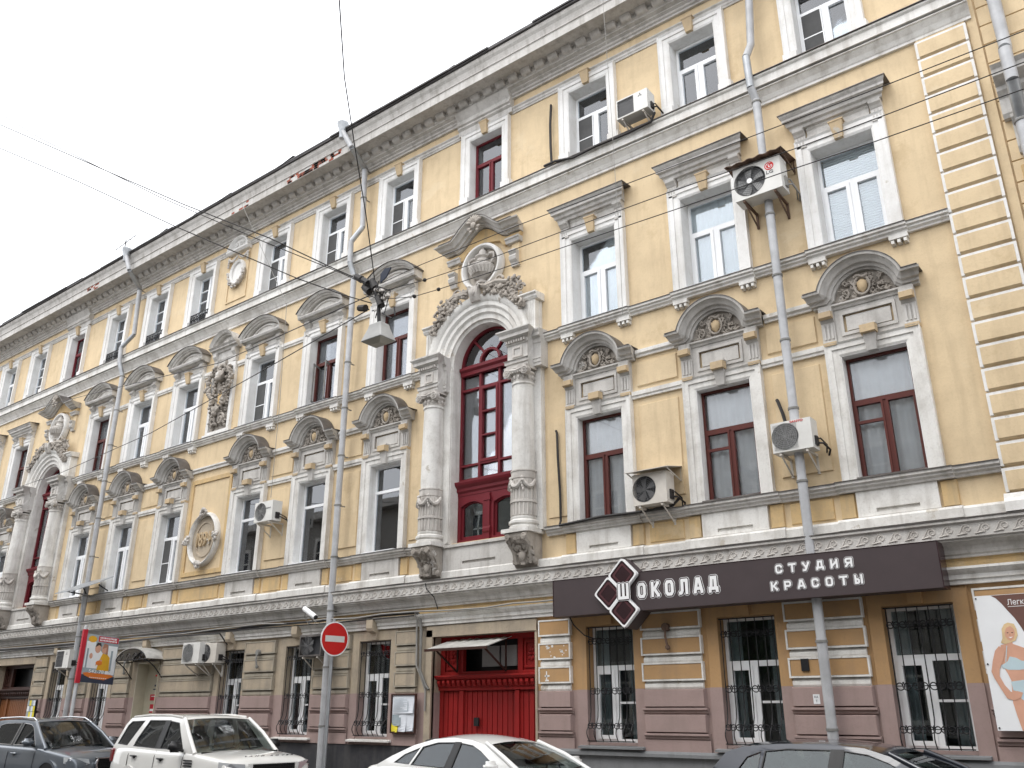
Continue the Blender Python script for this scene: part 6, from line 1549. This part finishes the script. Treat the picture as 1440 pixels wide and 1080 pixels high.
def car(c, loc, rz, label, group='cars parked along the kerb'):
    root = empty('parked_car', loc, rz); tag(root, label, 'car', group)
    L, W, paint = c['L'], c['W'], c['paint']
    # lower body: lofted sections
    rows = []
    for x, zl, zt, w in c['stations']:
        h = zt-zl; half = [(0, zl), (w*.80, zl), (w*.95, zl+.05), (w*.985, zl+h*.30), (w, zl+h*.52), (w*.985, zl+h*.72), (w*.975, zl+h*.90), (w*.94, zt-.015), (w*.86, zt), (w*.5, zt+c.get('crown', .03)*.7), (0, zt+c.get('crown', .03))]
        rows.append([(x, -y, z) for y, z in half]+[(x, y, z) for y, z in half[-2::-1]])
    body = smooth_grid(rows, 'body', paint, root)
    f, b = c['stations'][0], c['stations'][-1]
    # greenhouse
    zb, zr = c['zb'], c['zr']; wb, wr = c['wb'], c['wr']
    def yy(z): t = max(0, min(1, (z-zb)/(zr-zb))); return wb-(wb-wr)*t**1.25
    out = c['side']
    def side(poly, holes, off, thick, name, mat):
        m = MB()
        for s in (-1, 1):
            q = MB(); q.plate(poly, holes, 0, 1)
            n = len(q.v)//2
            q.v = [(x, s*(yy(z)+off-(thick if yv > .5 else 0)), z) for x, yv, z in q.v]; m.add(q.v, q.f)
        return m.build(name, mat, root, 30)
    side(out, c['wins'], 0, .03, 'window_pillars', paint)
    for wn in c['wins']:
        cx = sum(p[0] for p in wn)/len(wn); cz = sum(p[1] for p in wn)/len(wn)
        side([(cx+(x-cx)*1.03, cz+(z-cz)*1.03) for x, z in wn], [], -.012, .006, 'side_window', c.get('glass_side', 'glass_tint'))
        side([(cx+(x-cx)*1.03, cz+(z-cz)*1.04) for x, z in wn], [[(cx+(x-cx)*.985, cz+(z-cz)*.975) for x, z in wn]], .003, .008, 'window_seal', c.get('seal', 'plastic_black'))
    if 'bpillar' in c: side(c['bpillar'], [], .003, .01, 'door_pillar', 'plastic_black')
    # roof
    top = c['roof']; rows = []
    for x, z in top:
        w = yy(z)*c.get('rw', 1.0); rows.append([(x, w*t, z+.045*(1-t*t)*c.get('rc', 1)) for t in (-1, -.93, -.75, -.4, 0, .4, .75, .93, 1)])
    smooth_grid(rows, 'roof', paint, root)
    # windscreen and rear window as curved panes
    def screen(p0, p1, bulge, name, mat, inset=.05):
        (x0, z0), (x1, z1) = p0, p1; rows = []
        for i in range(7):
            t = i/6; x = x0+(x1-x0)*t; z = z0+(z1-z0)*t+.03*math.sin(PI*t); w = yy(z)-inset; rows.append([(x+bulge*(1-u*u)*(1-.3*t), w*u, z) for u in (-1, -.9, -.6, -.3, 0, .3, .6, .9, 1)])
        return smooth_grid(rows, name, mat, root, 1)
    screen(*c['ws'], .10, 'windscreen', 'glass_car'); screen(*c['rg'], -.06, 'rear_window', 'glass_tint')
    (x0, z0), (x1, z1) = c['ws']
    m = MB(); m.tube([(x0+.14, u*(yy(z0)-.08), z0+.0) if abs(u) > .1 else (x0+.16, 0, z0) for u in (-1, -.5, 0, .5, 1)], .016, 6); m.tube([(x0+.10, -.55, z0+.035), (x0-.02, .0, z0+.075)], .012, 5); m.tube([(x0+.10, .05, z0+.035), (x0-.02, .55, z0+.075)], .012, 5); m.build('wiper', 'plastic_black', root)
    # A-pillar covers
    for s in (-1, 1):
        m = MB(); m.tube([(x0+.02, s*(yy(z0)-.015), z0-.02), ((x0+x1)/2-.005, s*(yy((z0+z1)/2)-.02), (z0+z1)/2+.035), (x1, s*(yy(z1)-.03), z1+.02)], [.045, .038, .036], 8); m.build('windscreen_pillar', paint, root, 50)
    # cabin
    m = MB(); xc = (x0+c['rg'][0][0])/2; m.box(c['rg'][0][0]+.2, x0-.15, -wb+.12, wb-.12, .45, zb-.12)
    m.box(x0-.35, x0-.05, -wb+.1, wb-.1, zb-.2, zb-.02); m.build('cabin', 'seat', root)
    for sx in (x1-.35, x1-1.25):
        for s in (-1, 1):
            m = MB(); m.tube([(sx+.1, s*.38, zb-.3), (sx, s*.38, zb+.15), (sx-.08, s*.38, zb+.24)], [.2, .19, .12], 8); m.tube([(sx-.09, s*.38, zb+.26), (sx-.12, s*.38, zb+.40)], .11, 8); m.build('seat', 'seat', root, 50)
    m = MB(); m.tube([(x0-.42, .38+.18*math.cos(t), zb-.05+.18*math.sin(t)) for t in [2*PI*i/18 for i in range(19)]], .016, 5); m.build('steering_wheel', 'plastic_black', root)
    m = MB(); m.ball((x1-.02+.1, 0, z1-.06), (.03, .12, .04)); m.build('rear_view_mirror', 'plastic_black', root, 50)
    # wheels in black arches
    r = c.get('wr_', .33)
    for wx in c['axles']:
        for s in (-1, 1):
            w_ = W-.01
            wh = empty('wheel', (wx, s*(W-.12), r), 0, root)
            q = MB(); q.plate([(r*math.cos(2*PI*i/26), r*math.sin(2*PI*i/26)) for i in range(26)], [[(r*.66*math.cos(2*PI*i/26), r*.66*math.sin(2*PI*i/26)) for i in range(26)]], -.11, .11); o = q.build('tyre', 'tyre', wh, 50)
            q = MB(); q.plate([(r*.67*math.cos(2*PI*i/26), r*.67*math.sin(2*PI*i/26)) for i in range(26)], [[(r*.58*math.cos(2*PI*i/26), r*.58*math.sin(2*PI*i/26)) for i in range(26)]], -.10, .10)
            for k in range(5):
                a = 2*PI*k/5; q.plate([(r*t*math.cos(a+d), r*t*math.sin(a+d)) for t, d in ((.1, -.5), (.6, -.13), (.6, .13), (.1, .5))], [], -.09, -.05) if s < 0 else q.plate([(r*t*math.cos(a+d), r*t*math.sin(a+d)) for t, d in ((.1, -.5), (.6, -.13), (.6, .13), (.1, .5))], [], .05, .09)
            q.build('rim', 'chrome', wh, 40)
            q = MB(); ar = r+.075
            q.sweep([(wx+ar*math.cos(R(t)), r+ar*math.sin(R(t))) for t in range(200, -21, -11)], [(-.05, -s*(W+.012)), (-.05, -s*(W-.2)), (.0, -s*(W-.2)), (.012, -s*(W+.012))]); q.build('wheel_arch', c.get('arch', paint), root, 40)
            q = MB(); q.disc((wx, r), ar-.02, s*(W-.01), s*(W-.02), 30) if s > 0 else q.disc((wx, r), ar-.02, s*(W-.02), s*(W-.01), 30); q.v = [(x, y+(.012 if s > 0 else -.012), z) for x, y, z in q.v]; q.build('wheel_well', 'plastic_black', root)
    # mirrors
    for s in (-1, 1):
        mx, mz = c['mirror']; m = MB(); m.tube([(mx, s*(yy(zb)-.03), mz-.06), (mx+.02, s*(yy(zb)+.10), mz-.03)], .03, 6); yb = s*(yy(zb)+.18)
        sq = MB(); bm = bmesh.new(); bmesh.ops.create_cube(bm, size=1); bmesh.ops.scale(bm, vec=(.15, .25, c.get('mh', .17)), verts=bm.verts); bmesh.ops.translate(bm, vec=(mx+.03, yb, mz+.02), verts=bm.verts); bmesh.ops.bevel(bm, geom=bm.edges[:], offset=.05, segments=3, affect='EDGES')
        me = bpy.data.meshes.new('door_mirror'); bm.to_mesh(me); bm.free(); me.polygons.foreach_set('use_smooth', [True]*len(me.polygons)); o = put(me, 'door_mirror', c.get('mirror_mat', paint), root)
        m.build('mirror_arm', 'plastic_black', o)
    # handles, seams
    for s in (-1, 1):
        for hx, hz in c['handles']:
            m = MB(); y = W-.005; m.tube([(hx-.10, s*(y-.01), hz), (hx-.07, s*(y+.03), hz+.005), (hx+.07, s*(y+.03), hz+.005), (hx+.10, s*(y-.01), hz)], .016, 6); m.ball((hx, s*(y-.012), hz-.012), (.07, .025, .035)); m.build('door_handle', c.get('handle_mat', paint), root, 50)
        m = MB()
        for sx in c['seams']:
            m.tube([(sx, s*(W*.995), .40), (sx, s*(W+.002), .62), (sx-.0, s*(W*.985), zb-.12), (sx-.02, s*(wb+.004), zb-.01)], .006, 4)
        m.build('door_seam', 'plastic_black', root)
    for s in (-1, 1):
        m = MB(); hl = c['headlamp']; bm = None
        m.add([(x, s*y, z) for x, y, z in hl]+[(x-.10, s*(y-.06), z) for x, y, z in hl], [tuple(range(len(hl)))]+[(i, (i+1) % len(hl), len(hl)+(i+1) % len(hl), len(hl)+i) for i in range(len(hl))]); m.build('headlamp', 'headlamp', root)
        q = MB(); cx = [sum(p[k] for p in hl)/len(hl) for k in range(3)]
        q.ball((cx[0]+.0, s*(cx[1]-.06), cx[2]), (.03, .07, .06)); q.ball((cx[0]-.03, s*(cx[1]+.08), cx[2]), (.03, .055, .05)); q.build('lamp_reflector', 'chrome', root, 50)
        m = MB(); tl = c['tail']; m.box(tl[0], tl[1], min(s*tl[2], s*tl[3]), max(s*tl[2], s*tl[3]), tl[4], tl[5]); o = m.build('tail_lamp', 'tail_red', root); bv = o.modifiers.new('b', 'BEVEL'); bv.width = .03; bv.segments = 2
    g = c['grille']; m = MB(); m.plate([(y, z) for y, z in g['out']], [[(y*g.get('k', .9), g['c']+(z-g['c'])*g.get('k', .9)) for y, z in g['out']]], -.03, .03); m.v = [(g['x']-b_+g.get('lean', 0)*(g['c']-z), a, z) for a, b_, z in m.v]; gr = m.build('grille', g['mat'], root)
    m = MB(); ys = [p[0] for p in g['out']]; zs = [p[1] for p in g['out']]; z = min(zs)+.02
    while z < max(zs)-.01: m.box(g['x']-.02, g['x']+.005, min(ys)*.93, max(ys)*.93, z, z+.012); z += .035
    y = min(ys)*.92
    while y < max(ys)*.93: m.box(g['x']-.02, g['x']+.003, y, y+.008, min(zs)+.01, max(zs)-.01); y += .05
    m.build('grille_mesh', 'plastic_black', gr)
    m = MB(); m.box(g['x']-.05, g['x']-.02, min(ys)*.95, max(ys)*.95, min(zs)+.005, max(zs)-.005); m.build('grille_backing', 'plastic_black', gr)
    for k, (p, mat, rr_) in enumerate(c.get('rails', [])):
        for s in (-1, 1):
            m = MB(); m.tube([(x, s*(yy(z)-.03), z+dz) for x, z, dz in p], rr_, 7); m.build('roof_rail', mat, root, 50)
    m = MB(); m.box(f[0]-.05, f[0]+.01, -.26, .26, .42, .53); m.build('number_plate', 'sign_white', root)
    return root
SUV = dict(L=4.5, W=.945, paint='car_cream', zb=1.10, zr=1.70, wb=.875, wr=.70, crown=.04, wr_=.36, rc=.8,
  stations=[(0.0, .42, .62, .72), (-.03, .34, .78, .80), (-.10, .30, .93, .87), (-.22, .27, 1.0, .91), (-.45, .26, 1.03, .93), (-.85, .26, 1.065, .94), (-1.25, .26, 1.09, .945), (-1.9, .26, 1.10, .945), (-2.8, .26, 1.11, .945), (-3.6, .26, 1.13, .945), (-4.15, .28, 1.14, .93), (-4.38, .32, 1.12, .90), (-4.47, .42, 1.02, .86), (-4.5, .5, .8, .82)],
  side=[(-1.18, 1.06), (-1.45, 1.26), (-1.80, 1.52), (-2.02, 1.655), (-2.5, 1.70), (-3.3, 1.70), (-4.10, 1.67), (-4.22, 1.55), (-4.42, 1.12), (-4.40, 1.06)],
  wins=[[(-1.62, 1.14), (-1.92, 1.42), (-2.10, 1.585), (-2.48, 1.62), (-2.50, 1.14)], [(-2.66, 1.14), (-2.62, 1.625), (-3.28, 1.625), (-3.50, 1.30), (-3.56, 1.16)], [(-3.84, 1.17), (-3.50, 1.615), (-4.02, 1.60), (-4.12, 1.52), (-4.26, 1.19)]],
  bpillar=[(-2.47, 1.13), (-2.69, 1.13), (-2.65, 1.635), (-2.45, 1.635)],
  roof=[(-1.99, 1.64), (-2.10, 1.685), (-2.5, 1.71), (-3.0, 1.715), (-3.5, 1.71), (-4.0, 1.685), (-4.14, 1.66)],
  ws=((-1.22, 1.09), (-2.00, 1.645)), rg=((-4.42, 1.12), (-4.14, 1.64)), axles=(-.85, -3.51), arch='car_cream', mirror=(-1.62, 1.17), mirror_mat='plastic_black', mh=.19,
  handles=[(-2.30, .96), (-3.36, .98)], handle_mat='plastic_black', seams=[-1.5, -2.56, -3.62],
  headlamp=[(-.30, .90, .97), (-.06, .80, .95), (.0, .56, .93), (.0, .54, .77), (-.05, .78, .74), (-.28, .92, .80)], tail=(-4.44, -4.30, .82, .915, .84, 1.10),
  grille=dict(x=.03, c=.84, mat='car_cream', out=[(-.50, .74), (.50, .74), (.50, .94), (-.50, .94)], k=.88), rails=[([(-2.1, 1.66, .03), (-2.6, 1.69, .035), (-3.4, 1.69, .035), (-4.05, 1.66, .03)], 'car_cream', .02)])
AUDI = dict(L=4.63, W=.94, paint='car_grey', zb=1.04, zr=1.60, wb=.86, wr=.66, crown=.05, wr_=.36,
  stations=[(0.0, .38, .58, .70), (-.03, .30, .74, .78), (-.10, .27, .85, .86), (-.25, .26, .90, .91), (-.55, .26, .94, .93), (-.95, .26, .985, .94), (-1.25, .26, 1.02, .94), (-1.9, .26, 1.04, .94), (-2.8, .26, 1.06, .94), (-3.6, .26, 1.08, .935), (-4.2, .28, 1.08, .91), (-4.5, .34, 1.0, .87), (-4.62, .45, .85, .8)],
  side=[(-1.15, 1.0), (-1.5, 1.26), (-1.88, 1.50), (-2.1, 1.575), (-2.6, 1.61), (-3.3, 1.60), (-3.9, 1.55), (-4.25, 1.42), (-4.5, 1.08), (-4.4, 1.02)],
  wins=[[(-1.60, 1.08), (-1.98, 1.44), (-2.15, 1.51), (-2.46, 1.535), (-2.48, 1.08)], [(-2.60, 1.08), (-2.58, 1.535), (-3.2, 1.53), (-3.42, 1.48), (-3.48, 1.10)], [(-3.56, 1.11), (-3.50, 1.47), (-3.85, 1.40), (-4.1, 1.14)]],
  bpillar=[(-2.45, 1.07), (-2.63, 1.07), (-2.61, 1.545), (-2.43, 1.545)], seal='chrome',
  roof=[(-2.02, 1.545), (-2.12, 1.59), (-2.6, 1.615), (-3.2, 1.61), (-3.8, 1.575), (-4.2, 1.47)],
  ws=((-1.18, 1.02), (-2.04, 1.555)), rg=((-4.5, 1.08), (-4.22, 1.46)), axles=(-.86, -3.67), mirror=(-1.62, 1.12), mh=.17,
  handles=[(-2.28, .90), (-3.25, .92)], seams=[-1.45, -2.54, -3.55],
  headlamp=[(-.32, .91, .86), (-.12, .80, .86), (-.02, .50, .82), (.0, .48, .72), (-.08, .78, .68), (-.28, .92, .74)], tail=(-4.55, -4.35, .70, .90, .85, 1.05),
  grille=dict(x=.035, c=.66, mat='chrome', out=[(-.30, .48), (.30, .48), (.37, .72), (.33, .84), (-.33, .84), (-.37, .72)], k=.91, lean=.1), rails=[([(-1.95, 1.53, .02), (-2.2, 1.59, .055), (-2.8, 1.6, .065), (-3.6, 1.58, .06), (-4.1, 1.50, .04)], 'chrome', .018)])
SEDAN = dict(L=4.6, W=.88, paint='car_white', zb=.96, zr=1.40, wb=.80, wr=.56, crown=.05, wr_=.32, rc=1.2,
  stations=[(0.0, .36, .52, .66), (-.04, .28, .66, .74), (-.14, .24, .74, .80), (-.40, .22, .80, .85), (-.85, .22, .88, .87), (-1.2, .22, .93, .88), (-1.9, .22, .955, .88), (-2.8, .22, .97, .88), (-3.6, .22, .985, .875), (-4.05, .24, .99, .86), (-4.40, .28, .985, .81), (-4.55, .36, .92, .75), (-4.6, .45, .75, .7)],
  side=[(-1.10, .92), (-1.5, 1.10), (-2.0, 1.315), (-2.3, 1.375), (-2.7, 1.40), (-3.1, 1.375), (-3.5, 1.28), (-3.9, 1.12), (-4.2, .98), (-4.1, .93)],
  wins=[[(-1.58, .99), (-2.05, 1.23), (-2.25, 1.30), (-2.52, 1.33), (-2.56, .99)], [(-2.66, .99), (-2.62, 1.335), (-3.0, 1.325), (-3.28, 1.26), (-3.40, 1.01)], [(-3.46, 1.015), (-3.34, 1.245), (-3.62, 1.15), (-3.80, 1.03)]],
  bpillar=[(-2.53, .985), (-2.69, .985), (-2.64, 1.345), (-2.50, 1.345)],
  roof=[(-1.98, 1.30), (-2.1, 1.335), (-2.4, 1.385), (-2.75, 1.40), (-3.1, 1.375), (-3.45, 1.295)],
  ws=((-1.12, .935), (-2.0, 1.315)), rg=((-4.18, .985), (-3.45, 1.29)), axles=(-.87, -3.5), mirror=(-1.60, 1.03), mh=.15,
  handles=[(-2.35, .82), (-3.25, .84)], seams=[-1.5, -2.6, -3.45], glass_side='glass_tint',
  headlamp=[(-.45, .84, .78), (-.2, .78, .77), (-.06, .52, .70), (-.06, .50, .60), (-.15, .74, .60), (-.42, .85, .68)], tail=(-4.54, -4.3, .55, .80, .70, .90),
  grille=dict(x=.0, c=.60, mat='chrome', out=[(-.35, .54), (.35, .54), (.40, .66), (-.40, .66)], k=.88))
HATCH = dict(L=4.2, W=.86, paint='car_navy', zb=.99, zr=1.42, wb=.79, wr=.58, crown=.05, wr_=.32, rc=1.0,
  stations=[(0.0, .36, .52, .64), (-.04, .28, .68, .74), (-.14, .24, .76, .80), (-.40, .22, .83, .84), (-.80, .22, .91, .85), (-1.1, .22, .95, .86), (-1.9, .22, .98, .86), (-2.8, .22, 1.0, .86), (-3.5, .22, 1.02, .85), (-3.9, .26, 1.02, .82), (-4.1, .34, .95, .76), (-4.2, .45, .78, .7)],
  side=[(-.95, .93), (-1.4, 1.14), (-1.75, 1.31), (-2.05, 1.39), (-2.5, 1.43), (-3.1, 1.42), (-3.6, 1.375), (-3.82, 1.31), (-4.06, 1.02), (-4.0, .96)],
  wins=[[(-1.38, 1.02), (-1.75, 1.235), (-2.0, 1.32), (-2.30, 1.355), (-2.34, 1.02)], [(-2.46, 1.02), (-2.42, 1.36), (-3.0, 1.36), (-3.28, 1.33), (-3.32, 1.04)], [(-3.36, 1.045), (-3.34, 1.325), (-3.52, 1.26), (-3.66, 1.07)]],
  bpillar=[(-2.31, 1.015), (-2.49, 1.015), (-2.45, 1.37), (-2.28, 1.37)], glass_side='glass_car',
  roof=[(-1.74, 1.30), (-1.85, 1.345), (-2.1, 1.40), (-2.6, 1.43), (-3.1, 1.425), (-3.6, 1.385), (-3.80, 1.33)],
  ws=((-.98, .95), (-1.76, 1.315)), rg=((-4.06, 1.02), (-3.81, 1.315)), axles=(-.80, -3.38), mirror=(-1.42, 1.05), mh=.15,
  handles=[(-2.15, .86), (-3.1, .88)], seams=[-1.32, -2.4, -3.3],
  headlamp=[(-.45, .82, .80), (-.2, .76, .79), (-.06, .50, .72), (-.06, .48, .62), (-.15, .72, .60), (-.42, .83, .70)], tail=(-4.08, -3.88, .60, .79, .8, 1.08),
  grille=dict(x=.0, c=.60, mat='chrome', out=[(-.35, .54), (.35, .54), (.40, .68), (-.40, .68)], k=.88))
suv = car(SUV, (-13.75, -3.3, -.10), R(-4), 'white boxy off road car with bonnet lettering parked under the no entry sign')
t = text_mesh('LAND ROVER', 1.0, .045, .005, 0., 'bonnet_lettering', 1.9)
for v in t.vertices: v.co = (v.co.z*.75-.17, v.co.x-.475, 1.018+v.co.z*.42-v.co.y*.9+.022)
put(t, 'bonnet_lettering', 'plastic_black', suv)
m = MB()
for s in (-1, 1):
    for k in range(3): m.box(-1.42+k*.0, -1.14, min(s*.935, s*.953), max(s*.935, s*.953), .86+k*.045, .885+k*.045)
m.build('side_vent', 'plastic_black', suv)
car(AUDI, (-20.0, -2.9, -.10), R(5), 'blue grey estate car with silver roof rails parked behind the white off road car')
car(SEDAN, (-6.75, -2.85, -.08), R(-3), 'white saloon car with dark side glass parked before the red gate')
car(HATCH, (-1.45, -2.25, -.10), R(-3), 'dark navy hatchback parked below the shop windows')
